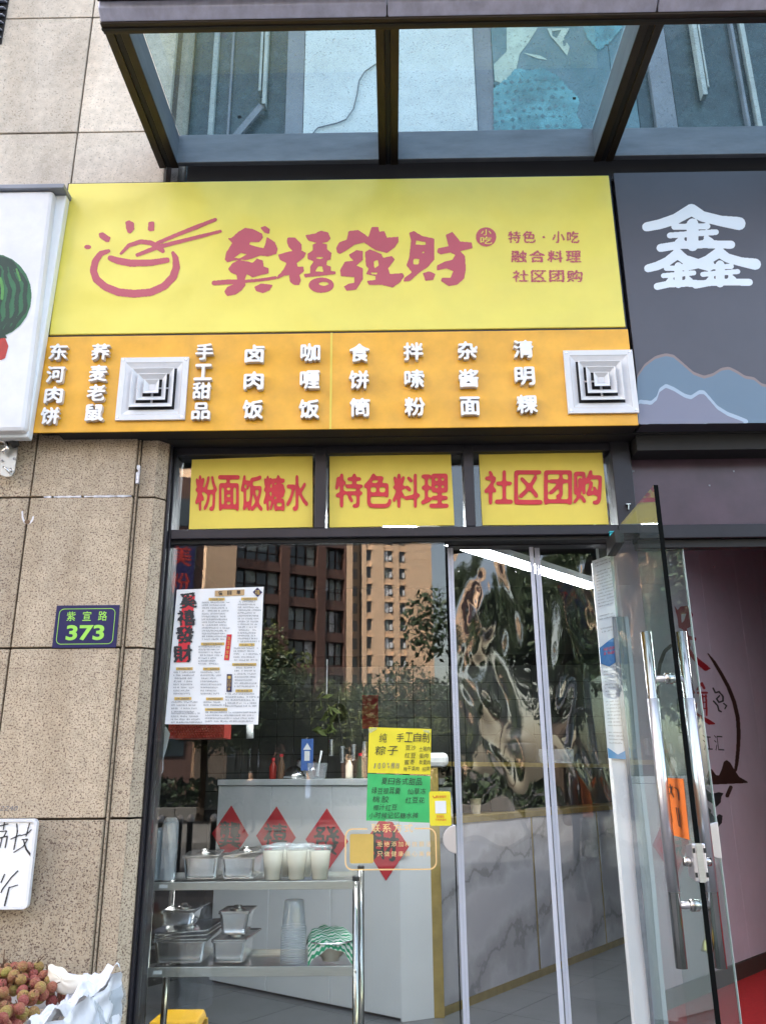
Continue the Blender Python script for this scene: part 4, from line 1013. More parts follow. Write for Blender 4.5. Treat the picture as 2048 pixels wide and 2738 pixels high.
# ------------------------------------------------------------------ right neighbour's slate sign
YN = -0.19
nx0 = at_y(1640, 700, YN).x + 0.008; nz1 = at_y(1800, 459, YN).z; nz0 = at_y(1800, 1133, YN).z
ns = thing('neighbour_sign', 'slate grey sign with pale blue triple character and printed hills on the right', 'sign', (nx0, YN + 0.09, nz0))
nx0b = (at_y(1640, 470, YN).x + at_y(1708, 1100, YN).x) / 2
MB().box(nx0b + 0.004, 3.4, YN, YN + 0.08, nz0, nz1).build('panel', 'slate', ns, bevel=0.002)
C7 = lambda L: [(1600 + u / 2.836, 420 + v / 2.836) for u, v in L]
def s7(pts, w): return stroke(C7(pts), [x / 2.836 for x in w] if isinstance(w, list) else w / 2.836)
def jin(cx, cy, kx, ky):
    T = lambda L: [(cx + u * kx, cy + v * ky) for u, v in L]
    o = s7(T([(-340, -20), (-240, -40), (-120, -80), (0, -150)]), [70 * ky, 75 * ky, 80 * ky, 90 * ky]) + s7(T([(0, -150), (80, -100), (220, -65), (360, -45)]), [90 * ky, 80 * ky, 80 * ky, 100 * ky])
    o += s7(T([(-130, -20), (120, -25)]), 46 * ky) + s7(T([(-165, 45), (185, 20)]), 44 * ky) + s7(T([(-110, 95), (-70, 60)]), 36 * ky) + s7(T([(150, 85), (110, 60)]), 36 * ky)
    o += s7(T([(8, -40), (8, 120)]), 90 * kx) + s7(T([(-235, 140), (-100, 118), (100, 112), (300, 115)]), [62 * ky, 60 * ky, 60 * ky, 62 * ky])
    o += s7(T([(-75, 80), (-55, 110)]), 40 * ky) + s7(T([(115, 75), (95, 100)]), 40 * ky)
    return o
ch = jin(705, 548, 1.0, 1.0) + jin(600, 860, 0.66, 0.86) + jin(915, 850, 0.76, 0.86)
print_blob('triple_character', 'lit_letter', ch, [], ns, PY(YN), blur=0.8, rough=0.0)
hill1 = [(290, 1680), (350, 1590), (430, 1530), (510, 1508), (570, 1520), (640, 1580), (720, 1650), (800, 1680), (870, 1660), (930, 1620), (990, 1610), (1050, 1640), (1110, 1680), (1180, 1690), (1240, 1740), (1500, 1780), (1900, 1850), (1900, 2010), (300, 2025)]
hill2 = [(300, 1855), (400, 1865), (440, 1830), (460, 1770), (510, 1735), (570, 1760), (650, 1810), (700, 1825), (760, 1785), (800, 1785), (840, 1830), (900, 1900), (980, 1950), (1060, 1980), (1130, 2008), (1140, 2018), (305, 2026)]
print_blob('hill_print', 'edge_brown', [C7([(x, y - 22) for x, y in hill1[:-2]] + hill1[-2:])], [], ns, PY(YN), blur=2.5, rough=0.0, lift=0.0009, res=1.5)
print_blob('hill_print', 'slate2', [C7(hill1)], [], ns, PY(YN), blur=1.5, rough=0.0, lift=0.0014, res=1.5)
print_blob('hill_print', 'edge_pale', [C7([(x, y - 16) for x, y in hill2[:-2]] + hill2[-2:])], [], ns, PY(YN), blur=2, rough=0.0, lift=0.0019, res=1.5)
print_blob('hill_print', 'slate3', [C7([(x, y + 14) for x, y in hill2[:-2]] + hill2[-2:])], [], ns, PY(YN), blur=1.5, rough=0.0, lift=0.0024, res=1.5)
MB().box(nx0b + 0.004, 3.4, YN + 0.085, 0.055, nz0 - 0.07, nz0 - 0.002).build('soffit', 'black', ns)
tpn = thing('transom_panel', 'transom panel of the neighbouring shop, its dull purple reflection put into the colour', 'panel', (2, 0, zn))
MB().box(mj1 + 0.001, 3.4, -0.010, 0.02, zn - 0.001, nz0 - 0.071).build('panel', 'mauve_reflection', tpn)
mb = MB()
for q, s_ in (((1690, 1262), 3), ((1960, 1262), 2), ((1895, 1300), 2)): mb.box(at_y(*q, -0.011).x, at_y(*q, -0.011).x + s_ * .003, -0.0125, -0.0105, at_y(*q, -0.011).z, at_y(*q, -0.011).z + .006)
mb.build('paint_chip', 'greycol', tpn)

# ------------------------------------------------------------------ shop interior
HY = 7.6
tl_ = thing('floor_tiles', 'x', 'x', (0, 0, 0))
bpy.data.objects.remove(tl_)
flo = struct(MB().box(-2.3, 4.5, 0.02, HY, 0.02, ZF - 0.012).build('floor', 'grout'))
ft = MB().box(-0.298, 0.298, -0.298, 0.298, -0.011, 0).mesh('floor_tile', 'floor')
ca, sa = math.cos(rad(53.8)), math.sin(rad(53.8))
# interior directions: e1 along the marble front, e2 along the white front
PB = at_z(1180, 2722, ZF); PD = at_z(1690, 2515, ZF)
PA = at_z(558, 2629, ZF)
e1 = (PD - PB).normalized(); e2 = Vector((-e1.y, e1.x, 0))
ang = math.atan2(e1.y, e1.x)
for i in range(-12, 14):
    for j in range(-12, 14):
        p = PB + e1 * (0.6 * i) + e2 * (0.6 * j)
        if -2.0 < p.x < 2.6 and 0.35 < p.y < 6.5:
            o = link('floor_tile', ft, flo, (p.x, p.y, ZF)); o.rotation_euler = (0, 0, ang)
sh = thing('shop_room', 'dark walls and ceiling of the small noodle shop interior', 'room', (-2.2, 0.1, ZF))
MB().box(-2.35, -2.25, 0.06, HY, ZF, 3.9).build('side_wall', 'darkwall', sh)
MB().box(-2.25, 4.5, HY, HY + 0.1, ZF, 3.9).build('rear_wall', 'darkwall', sh)
MB().box(-2.35, 4.6, 0.06, HY, 3.90, 3.94).build('ceiling', 'ceil', sh)
MB().box(4.5, 4.6, 0.06, HY, ZF, 3.9).build('side_wall', 'darkwall', sh)
MB().box(-2.35, jl0 + 0.01, 0.07, 0.11, 0, 3.9).build('front_wall', 'darkwall', sh)
MB().box(-2.35, 4.6, 0.07, 0.11, ZS + 0.03, 3.9).build('front_wall', 'darkwall', sh)
# LED lamps: one seen along the counter, the rest added to brighten the rooms
def led(p, q, wd, label):
    p = Vector(p); q = Vector(q); d = (q - p).normalized(); s_ = Vector((-d.y, d.x, 0)) * wd / 2
    t = thing('ceiling_lamp', label, 'lamp', p, 'linear lamps under the shop ceiling')
    MB().hexa([p - s_ * 1.2 + Vector((0, 0, .004)), q - s_ * 1.2 + Vector((0, 0, .004)), q + s_ * 1.2 + Vector((0, 0, .004)), p + s_ * 1.2 + Vector((0, 0, .004)), p - s_ * 1.2 + Vector((0, 0, .05)), q - s_ * 1.2 + Vector((0, 0, .05)), q + s_ * 1.2 + Vector((0, 0, .05)), p + s_ * 1.2 + Vector((0, 0, .05))]).build('housing', 'white_plastic', t)
    MB().hexa([p - s_, q - s_, q + s_, p + s_, p - s_ + Vector((0, 0, .003)), q - s_ + Vector((0, 0, .003)), q + s_ + Vector((0, 0, .003)), p + s_ + Vector((0, 0, .003))]).build('diffuser', 'led', t)
ZL = 2.98
L0, L1 = at_z(1215, 1455, ZL), at_z(1590, 1572, ZL)
led(L0 - (L1 - L0).normalized() * 0.9, L1, 0.13, 'bright linear lamp seen above the doorway curtain')
led(Vector((-1.8, 0.36, 3.22)), Vector((-0.25, 0.50, 3.22)), 0.26, 'added linear lamp out of view near the window, brightening the steel rack')  # unseen lamp added to brighten the rack and counter front
led(Vector((-0.1, 0.48, 3.22)), Vector((0.85, 0.52, 3.22)), 0.26, 'added linear lamp out of view inside the shop door, brightening the interior')  # second unseen lamp, added to lift the interior by the door

# counter: white board front on the left, marble front on the right
PC = at_z(1075, 2736, ZF)       # foot of the corner
dW = (PA - PC).normalized(); 
def up_at(p, px, py):
    """height of a vertical line through p where it crosses picture row py (measured)"""
    d = ray(px, py); t = math.hypot(p.x - CAMPOS.x, p.y - CAMPOS.y) / math.hypot(d.x, d.y); return CAMPOS.z + d.z * t
zW = up_at(PA, 640, 2085)
ct = thing('shop_counter', 'angled shop counter with white board front, gold corner trim and grey marble front', 'counter', PC)
nW = Vector((dW.y, -dW.x, 0)); 
if nW.y > 0: nW = -nW
LW = (PA - PC).length
PAe = PA.copy()
def vslab(mbx, a, b, z0, z1, n, t):
    a = Vector(a); b = Vector(b); n = Vector(n) * -t
    q = [Vector((a.x, a.y, z0)), Vector((b.x, b.y, z0)), Vector((b.x, b.y, z1)), Vector((a.x, a.y, z1))]
    return mbx.hexa([q[0], q[1], q[1] + n, q[0] + n, q[3], q[2], q[2] + n, q[3] + n])
for k in range(3):
    a = PC + dW * (0.004 + k * LW / 3); b = PC + dW * (LW * (k + 1) / 3 - 0.002)
    vslab(MB(), a, b, ZF + 0.02, zW - 0.045, nW, 0.02).build('white_board', 'panel', ct, bevel=0.002)
vslab(MB(), PC + nW * .012, PAe + nW * .012, zW - 0.042, zW, nW, 0.55).build('worktop', 'panel', ct, bevel=0.003)
vslab(MB(), PC - nW * .03, PAe - nW * .03, ZF, ZF + 0.019, nW, 0.02).build('plinth', 'skirting', ct)
# narrow white return from the corner to the gold post
PG = PB
nR = Vector((-(PG - PC).y, (PG - PC).x, 0)).normalized()
if nR.y > 0: nR = -nR
vslab(MB(), PC, PG, ZF + 0.002, zW - 0.045, nR, 0.02).build('white_board', 'panel', ct)
zG = up_at(PG, 1165, 2052)
MB().box(PG.x - 0.045, PG.x + 0.02, PG.y - 0.02, PG.y + 0.03, ZF, zG).build('gold_post', 'gold_trim', ct, bevel=0.003)
MB().box(PG.x - 0.07, PG.x + 0.09, PG.y - 0.05, PG.y + 0.05, zG, zG + 0.09).build('pipe_elbow', 'paper', ct, bevel=0.03)
nM = Vector((e1.y, -e1.x, 0))
if nM.y > 0: nM = -nM
zM0 = up_at(PG, 1200, 2195); 
lenM = (PD - PB).length + 0.6
d_seam = [0.0]
for (px, py) in ((1430, 2612), (1610, 2540)):
    q = at_z(px, py, ZF); d_seam.append((q - PB).dot(e1))
d_seam.append(lenM)
zMt = zM0
for k in range(3):
    a = PB + e1 * (d_seam[k] + 0.022); b = PB + e1 * (d_seam[k + 1] - 0.012)
    vslab(MB(), a, b, ZF + 0.05, zMt - 0.03, nM, 0.02).build('marble_panel', 'marble', ct, bevel=0.001)
    c = PB + e1 * d_seam[k + 1]
    vslab(MB(), c - e1 * .011, c + e1 * .011, ZF + 0.05, zMt - 0.03, nM * 1.0, 0.015).build('gold_strip', 'gold_trim', ct)
vslab(MB(), PB + nM * .004, PB + e1 * lenM + nM * .004, zMt - 0.029, zMt + 0.01, nM, 0.4).build('counter_edge', 'gold_trim', ct)
vslab(MB(), PB + nM * .003, PB + e1 * lenM + nM * .003, ZF, ZF + 0.048, nM, 0.02).build('plinth', 'gold_trim', ct)
zU = up_at(PG, 1200, 2036)
vslab(MB(), PB - nM * .30, PB + e1 * lenM - nM * .30, zMt + 0.011, zU - 0.03, nM, 0.02).build('display_back', 'darkwall', ct)
vslab(MB(), PB - nM * .02, PB + e1 * lenM - nM * .02, zU - 0.03, zU, nM, 0.5).build('upper_worktop', 'gold_trim', ct)
vslab(MB(), PB - nM * .10 + e1 * .05, PB + e1 * 0.35 - nM * .10, zMt + 0.011, zMt + 0.2, nM, 0.01).build('notice_board', 'panel', ct)

# red diamonds with brush characters on the white front
pW = lambda px, py: at_pl(px, py, PC + nW * 0.003, nW)
def red_diamond(px, py, w_, h_, ch, label):
    P = lambda x, y: at_pl(x, y, PC + nW * 0.004, nW)
    t = thing('red_diamond', label, 'decoration', P(px, py), 'red paper diamonds on the white counter front')
    # true diamond on the board
    c = P(px, py); L = (P(px + w_ / 2, py) - P(px - w_ / 2, py)).length / 2; V = (P(px, py - h_ / 2).z - P(px, py + h_ / 2).z) / 2
    u = (P(px + 10, py) - P(px - 10, py)); u.z = 0; u.normalize()
    MB().poly([c - u * L, c - Vector((0, 0, V)), c + u * L, c + Vector((0, 0, V))]).build('paper', 'redpaper', t)
    mb = MB(); put_bold(mb, ch, c + nW * 0.002, u, (0, 0, 1), nW, (L * 1.2, V * 0.9), 0, 2.6, .3, .15); mb.build('brush_character', 'ink', t)
red_diamond(615, 2232, 98, 158, '龔', 'red paper diamond with a brush character, leftmost on the white counter')
red_diamond(737, 2238, 106, 164, '禧', 'red paper diamond with a brush character behind the drink cups')
red_diamond(873, 2248, 114, 174, '發', 'red paper diamond with a brush character right of the drink cups')
red_diamond(1031, 2262, 122, 186, '財', 'red paper diamond with a brush character under the green notice')

# tiled kitchen wall
KY = 6.9
kw = thing('tiled_wall', 'grey tiled kitchen wall behind the counter', 'wall', (-1, KY, ZF))
kx0, kx1 = at_y(560, 1900, KY).x, at_y(1660, 1900, KY).x
kz0, kz1 = at_y(900, 2090, KY).z, at_y(900, 1800, KY).z
MB().box(kx0, kx1, KY + 0.012, KY + 0.05, kz0 - 0.4, kz1 + 0.2).build('backing', 'grout', kw)
ts = 0.20; tm = MB().box(-ts / 2 + .004, ts / 2 - .004, 0, 0.011, -ts / 2 + .004, ts / 2 - .004).mesh('wall_tile', 'walltile')
x = kx0 + ts / 2
while x < kx1 - ts / 2:
    z = kz0 - ts
    while z < kz1:
        o = link('wall_tile', tm, kw, (x, KY + random.uniform(0, .001), z)); z += ts
    x += ts
# couplet strip, ladles, pots on the counter
a, b = at_y(968, 1858, KY - 0.05), at_y(1011, 1948, KY - 0.05)
tag(MB().box(a.x, b.x, KY - 0.006, KY - 0.003, b.z, a.z).build('red_banner', 'redpaper'), 'narrow dark red paper strip on the tiled kitchen wall', 'decoration')
def ladle(px, py, h, lab):
    y = 3.6; p = at_y(px, py, y); r = 0.024
    t = thing('ladle', lab, 'ladle', p, 'steel dippers hanging over the counter')
    MB().lathe((p.x, p.y, p.z - 0.075), [(0.001, 0), (r * .9, 0.0), (r, 0.01), (r, 0.12), (r * 1.04, 0.122)], 14, False).build('cup', 'steel', t, smooth=True)
    MB().tube([(p.x, p.y, p.z + 0.04), (p.x - 0.03, p.y, p.z + h * .6), (p.x - 0.05, p.y, p.z + h)], 0.006, 6).build('handle', 'rub', t)
ladle(886, 1995, 0.34, 'steel noodle dipper hanging leftmost above the counter'); ladle(917, 2013, 0.38, 'steel noodle dipper hanging second from the left')
ladle(947, 2008, 0.30, 'steel noodle dipper hanging third from the left'); ladle(976, 2000, 0.28, 'steel noodle dipper hanging next to the yellow notice')
t_ = PC + dW * 0.0 - nW * 0.25
def on_top(px): # a point on the worktop seen at px
    p = at_pl(px, 2080, PC - nW * 0.28, nW); return Vector((p.x, p.y, zW))
p = on_top(787); t = thing('steel_bowl', 'upturned steel bowl on the white counter top', 'bowl', p)
MB().lathe(p, [(0.085, 0), (0.08, 0.03), (0.055, 0.075), (0.02, 0.095), (0.001, 0.098)], 20).build('bowl', 'steel', t, smooth=True)
MB().lathe(p + Vector((0, 0, 0.0)), [(0.092, 0), (0.092, 0.006), (0.086, 0.008)], 20).build('rim', 'steel', t, smooth=True)
p = on_top(770) - nW * 0.2 + Vector((0, 0, 0.05)); t = thing('steam_pot', 'small lidded steel pot at the back of the counter', 'pot', p)
MB().lathe(p - Vector((0, 0, .05)), [(0.07, 0), (0.075, 0.13), (0.08, 0.132)], 20).build('pot_body', 'steel', t, smooth=True)
MB().lathe(p + Vector((0, 0, .083)), [(0.082, 0), (0.06, 0.02), (0.012, 0.03), (0.012, 0.045), (0.001, 0.046)], 20).build('lid', 'steel', t, smooth=True)
p = on_top(848); t = thing('plastic_tub', 'clear plastic tub holding a white spoon on the counter', 'tub', p)
MB().lathe(p, [(0.06, 0), (0.078, 0.11), (0.08, 0.112)], 18, False).build('tub_wall', 'plastic_clear', t, smooth=True)
MB().tube([p + Vector((0, 0, .02)), p + Vector((.015, 0, .12)), p + Vector((.03, 0, .2))], [.012, .007, .009], 8).build('spoon', 'paper', t, smooth=True)
p = on_top(820); t = thing('blue_card', 'small blue price card standing on the counter', 'card', p)
MB().box(p.x - 0.045, p.x + 0.045, p.y, p.y + 0.006, p.z + 0.06, p.z + 0.29).build('card_sheet', mat('card_blue', (0.05, 0.14, 0.45), 0.4), t)
MB().poly([(p.x - .03, p.y - .002, p.z + .21), (p.x + .03, p.y - .002, p.z + .21), (p.x, p.y - .002, p.z + .26)]).poly([(p.x - .02, p.y - .002, p.z + .13), (p.x + .02, p.y - .002, p.z + .13), (p.x + .02, p.y - .002, p.z + .2), (p.x - .02, p.y - .002, p.z + .2)]).build('card_print', 'paper', t)
MB().tube([(p.x, p.y + .01, p.z), (p.x, p.y + .01, p.z + .3)], 0.006, 6).build('card_stick', 'steel', t)
p = on_top(835) - nW * 0.15; mb = MB()
for k in range(26):
    a_ = rng.random() * 6.28; q = p + Vector((0.11 * math.cos(a_) * rng.random(), 0.05 * math.sin(a_), 0.28 + 0.34 * rng.random())); s_ = 0.03 + 0.03 * rng.random(); b_ = rng.random() * 3
    mb.poly([q + Vector((-s_ * math.cos(b_), 0, -s_ * math.sin(b_))), q + Vector((0, -.02, -s_ * .4)), q + Vector((s_ * math.cos(b_), 0, s_ * math.sin(b_))), q + Vector((0, .02, s_ * .4))])
t = thing('hanging_greens', 'bunch of green leaves hanging in a bag over the counter', 'vegetables', p)
o = mb.build('leaves', 'leaf', t); o['kind'] = 'stuff'
MB().tube([p + Vector((0, 0, .6)), p + Vector((0, 0, .9))], .004, 6).build('string', 'paper', t)
def hanging_pan(px, py, r, y, lab):
    p = at_y(px, py, y); t = thing('frying_pan', lab, 'pan', p, 'dark pans hanging on the kitchen wall')
    b_ = MB(); b_.lathe((0, 0, 0), [(r * .8, 0), (r, .035), (r * 1.02, .036), (r * .97, .034), (r * .78, .006), (.001, .005)], 22)
    b_.v = [(p.x + v_[0], p.y - v_[2], p.z + v_[1]) for v_ in b_.v]; b_.build('pan_body', 'rub', t, smooth=True)
    MB().tube([(p.x, p.y - .01, p.z + r), (p.x + .01, p.y - .02, p.z + r + .16)], .010, 8).build('pan_handle', 'steel', t)
hanging_pan(905, 1905, .10, KY - .08, 'dark round pan hanging on the tiles above the dippers')
hanging_pan(1310, 1900, .13, KY - .08, 'large dark pan hanging on the tiles behind the left curtain')
hanging_pan(1500, 1890, .11, KY - .08, 'dark pan hanging on the tiles behind the right curtain')
for px_, h_, m_, lb_ in ((700, .16, 'redplastic', 'red capped sauce bottle at the left end of the white counter'), (722, .19, 'wood', 'brown sauce bottle on the white counter beside the red capped one'), (905, .15, 'foam', 'cream sauce bottle on the white counter under the dippers'), (935, .18, 'leaf2', 'dark green bottle on the white counter near the yellow notice')):
    p = on_top(px_) - nW * .12; t = thing('sauce_bottle', lb_, 'bottle', p, 'bottles on the white counter')
    MB().lathe(p, [(.026, 0), (.028, .01), (.028, h_ * .6), (.012, h_ * .8), (.011, h_ * .88)], 14).build('bottle_body', m_, t, smooth=True)
    MB().lathe(p + Vector((0, 0, h_ * .881)), [(.014, 0), (.014, .02), (.001, .021)], 12).build('cap', 'red' if m_ != 'foam' else 'rub', t)
t = thing('tissue_holder', 'white tube shaped dispenser hanging by a dark stem below the menu poster', 'dispenser', at_y(668, 1955, 2.2))
p = at_y(668, 1975, 2.2); q = at_y(668, 1938, 2.2)
MB().tube([p, q], .022, 14).build('dispenser_body', 'paper', t, smooth=True)
MB().tube([q + Vector((0, 0, .001)), q + Vector((0, 0, .5))], .008, 8).build('dispenser_stem', 'rub', t)
# rice cooker and boxes on the right end of the counter
p = PB + e1 * 1.55 - nM * 0.25; p.z = zU
t = thing('rice_cooker', 'round black rice cooker on the counter behind the curtain', 'cooker', p)
MB().lathe(p, [(0.14, 0), (0.17, 0.03), (0.18, 0.14), (0.175, 0.16)], 22).build('cooker_body', 'rub', t, smooth=True)
MB().lathe(p + Vector((0, 0, .161)), [(0.178, 0), (0.16, 0.06), (0.10, 0.11), (0.02, 0.125), (0.001, 0.125)], 22).build('lid', 'rub', t, smooth=True)
p = PB + e1 * 2.15 - nM * 0.2; p.z = zU
tag(MB().hexa([p + Vector(q) for q in ((-.14, -.1, 0), (.14, -.1, 0), (.14, .1, 0), (-.14, .1, 0), (-.15, -.11, .12), (.15, -.11, .12), (.15, .11, .12), (-.15, .11, .12))]).build('storage_box', 'plastic_clear'), 'translucent white storage box beside the rice cooker', 'box')
p = PB + e1 * 0.75 - nM * 0.16; p.z = zMt + 0.012
t = thing('paper_cup', 'small white cup on the lower counter shelf behind the curtain', 'cup', p)
MB().lathe(p, [(0.03, 0), (0.042, 0.1), (0.044, 0.103), (0.04, 0.1), (0.028, 0.004)], 16, False).build('cup_wall', 'foam', t, smooth=True)
MB().lathe(p + Vector((0, 0, .085)), [(0.037, 0), (0.001, 0.001)], 16, False).build('drink', 'wood', t)
p = PB + e1 * 1.2 - nM * 0.2; p.z = zMt + 0.012
tag(MB().hexa([p + Vector(q) for q in ((-.09, -.06, 0), (.09, -.06, 0), (.09, .06, 0), (-.09, .06, 0), (-.08, -.05, .1), (.08, -.05, .1), (.08, .05, .16), (-.08, .05, .16))]).build('till_screen', 'darkwall'), 'small dark payment terminal on the lower counter shelf', 'terminal')

# ------------------------------------------------------------------ steel rack just inside the window
RY0, RY1 = 0.20, 0.50
def rk(px, py, y=RY0): return at_y(px, py, y)
z1a, z1b = rk(680, 2358).z, rk(680, 2380).z
z2a, z2b = rk(680, 2586).z, rk(680, 2612).z
rx0, rx1 = rk(405, 2370).x, rk(952, 2370).x
r_ = thing('steel_rack', 'stainless steel two shelf trolley rack inside the window', 'rack', (rx0, RY0, ZF))
for za, zb in ((z1a, z1b), (z2a, z2b)):
    s_ = MB().box(rx0 + 0.012, rx1 - 0.012, RY0 + 0.006, RY1 - 0.006, zb + 0.004, za - 0.012).build('shelf', 'steel', r_)
    MB().box(rx0 + 0.010, rx1 - 0.010, RY0 - 0.006, RY0 + 0.005, zb, za).build('lip', 'steel_brushed', s_, bevel=0.001)
    MB().box(rx0 + 0.010, rx1 - 0.010, RY1 - 0.005, RY1 + 0.006, zb, za).build('lip', 'steel_brushed', s_)
    px0 = rx0 + 0.03
    MB().box(px0, px0 + 0.03, RY0 - 0.0068, RY0 - 0.0062, (za + zb) / 2 - 0.006, (za + zb) / 2 + 0.006).build('shelf_tag', 'paper', s_)
for x, yv, top in ((rx0, RY0, z1a - 0.001), (rx1, RY0, z1a + 0.012), (rx0, RY1, z1a - 0.001), (rx1 + 0.006, RY1, z1a + 0.018)):
    MB().tube([(x, yv, ZF), (x, yv, top)], 0.0125, 14).build('post', 'chrome', r_, smooth=True)
    if x > rx0: MB().lathe((x, yv, top + 0.0005), [(0.0132, -0.01), (0.0132, 0.001), (0.009, 0.004)], 14).build('cap', 'rub', r_)
for z in ((z1a + z1b) / 2, (z2a + z2b) / 2):
    MB().tube([(rx1, RY0 - 0.0128, z), (rx1, RY0 - 0.017, z)], 0.0045, 8).build('bolt', 'steel', r_)

def gn_pan(cx, y0, z, w_, d_, h_, label, lid=True, slim=False, seam=0.0, lidrot=0.0, nlid=1):
    t = thing('food_pan', label, 'pan', (cx, y0 + d_ / 2, z), 'steel food pans on the rack')
    k = 0.80 if not slim else 0.74
    def rl(w2, y_0, y_1, zz, r=0.012, n=3):
        out = []
        for qx, qy, a in ((w2 - r, y_0 + r, -90), (w2 - r, y_1 - r, 0), (-w2 + r, y_1 - r, 90), (-w2 + r, y_0 + r, 180)):
            for i in range(n + 1):
                th = rad(a + 90 * i / n); out.append((cx + qx + r * math.cos(th), qy + r * math.sin(th), zz))
        return out
    mb = MB(); lv_ = [rl(w_ / 2 * k, y0 + .02, y0 + d_ - .02, z + .003), rl(w_ / 2 * (k + .03), y0 + .014, y0 + d_ - .014, z + .010), rl(w_ / 2 * .93, y0 + .007, y0 + d_ - .007, z + h_ - .002), rl(w_ / 2, y0, y0 + d_, z + h_), rl(w_ / 2, y0, y0 + d_, z + h_ + .003), rl(w_ / 2 * .92, y0 + .008, y0 + d_ - .008, z + h_ + .003)]
    n = len(lv_[0]); mb.v = [p for l in lv_ for p in l]; mb.f = [tuple(range(n - 1, -1, -1))]
    for i in range(len(lv_) - 1):
        for j in range(n): mb.f.append((i * n + j, i * n + (j + 1) % n, (i + 1) * n + (j + 1) % n, (i + 1) * n + j))
    mb.build('pan_body', 'steel', t, smooth=False)
    for q in range(nlid if lid else 0):
        zz = z + h_ + .0045 + q * .010; dz = seam * (q + 1)
        L = MB(); A_ = [Vector(p) for p in rl(w_ / 2 * 1.0, y0 + .002, y0 + d_, 0)]; A2 = [Vector(p) for p in rl(w_ / 2 * .80, y0 + .03, y0 + d_ - .03, 0)]
        tilt = lambda p, e_: Vector((p.x + lidrot * (q * .5 + 1) * (p.y - y0), p.y, zz + e_ + dz * (p.x - cx + w_ / 2) + dz * .3 * (p.y - y0)))
        L.v = [tuple(tilt(p, 0)) for p in A_] + [tuple(tilt(p, .004)) for p in A_] + [tuple(tilt(p, .002)) for p in A2]; n2 = len(A_)
        L.f = [tuple(range(n2 - 1, -1, -1)), tuple(range(2 * n2, 3 * n2))]
        for i in range(2):
            for j in range(n2): L.f.append((i * n2 + j, i * n2 + (j + 1) % n2, (i + 1) * n2 + (j + 1) % n2, (i + 1) * n2 + j))
        lo = L.build('lid', 'steel', t)
        if q == nlid - 1: MB().lathe(tilt(Vector((cx, y0 + d_ * .45, 0)), .003), [(0.03, 0), (0.02, 0.004), (0.012, 0.006), (0.014, 0.014), (0.001, 0.016)], 14).build('lid_knob', 'chrome', lo, smooth=True)
    return t
def wpx(a, b, py, y): return (at_y(a, py, y).x + at_y(b, py, y).x) / 2, at_y(b, py, y).x - at_y(a, py, y).x
Yp = RY0 + 0.03
cx, ww = wpx(486, 585, 2297, Yp); gn_pan(cx, Yp, z1a, ww, 0.22, at_y(540, 2297, Yp).z - z1a, 'lidded steel pan at the left of the upper rack shelf', seam=0.03, lidrot=-0.1)
cx, ww = wpx(588, 683, 2297, Yp); gn_pan(cx, Yp, z1a, ww, 0.22, at_y(630, 2297, Yp).z - z1a, 'lidded steel pan next to the milky drinks on the upper rack shelf', seam=0.12, lidrot=0.12)
cx, ww = wpx(404, 552, 2522, Yp); h2 = at_y(480, 2522, Yp).z - z2a; gn_pan(cx, Yp, z2a, ww, 0.24, h2, 'wide steel pan with three stacked lids on the lower shelf', nlid=3, seam=0.02, lidrot=0.05)
cxs, wws = wpx(422, 519, 2450, Yp + .04); zs_ = z2a + h2 + 0.042; gn_pan(cxs, Yp + .04, zs_, wws, 0.16, max(0.045, at_y(470, 2450, Yp + .04).z - zs_), 'small steel pan standing on the wide pan lids', seam=0.05, lidrot=0.15)
cx, ww = wpx(562, 656, 2522, Yp); gn_pan(cx, Yp, z2a, ww, 0.24, at_y(600, 2522, Yp).z - z2a, 'narrow steel pan on the lower shelf under another pan', nlid=1, lidrot=0.1)
cx, ww = wpx(582, 667, 2446, Yp + .04); zs_ = z2a + h2 + 0.012; gn_pan(cx, Yp + .04, zs_, ww, 0.15, max(0.05, at_y(620, 2446, Yp + .04).z - zs_), 'small steel pan stacked on the narrow pan, beside the cup stack', slim=True, lidrot=0.05)
# milky drinks
def drink(px, y, label):
    c = at_y(px, 2356, y); c.z = z1a; t = thing('drink_cup', label, 'cup', c, 'milky drinks with clear lids on the rack')
    H_ = at_y(px, 2266, RY0 + .05).z - z1a; r0, r1 = 0.027, 0.040
    MB().lathe(c, [(r0, 0.001), (r0 + .001, 0.006), (r0 + (r1 - r0) * .12, .022), (r0 + (r1 - r0) * .12 + .001, .024), (r1 - .002, H_ * .88)], 22).build('drink', 'milk', t, smooth=True)
    MB().lathe(c, [(r0 + .0015, 0), (r1, H_ * .93), (r1 + .0012, H_ * .95)], 22, False).build('cup_wall', 'cup_clear', t, smooth=True)
    MB().lathe(c + Vector((0, 0, H_ * .93)), [(r1 + .003, 0), (r1 + .0035, .006), (r1 + .0015, .012), (r1 - .004, .014), (r1 - .008, .010), (.001, .011)], 22, False).build('lid', 'plastic_clear', t, smooth=True)
for px, y, lb in ((728, RY0 + .05, 'milky drink in a clear cup, front row beside the steel pan'), (792, RY0 + .05, 'milky drink in a clear cup, middle of the front row'), (855, RY0 + .05, 'milky drink in a clear cup at the right end of the row'),
                  (752, RY0 + .15, 'milky drink in a clear cup, back row left'), (812, RY0 + .15, 'milky drink in a clear cup, back row right')): drink(px, y, lb)
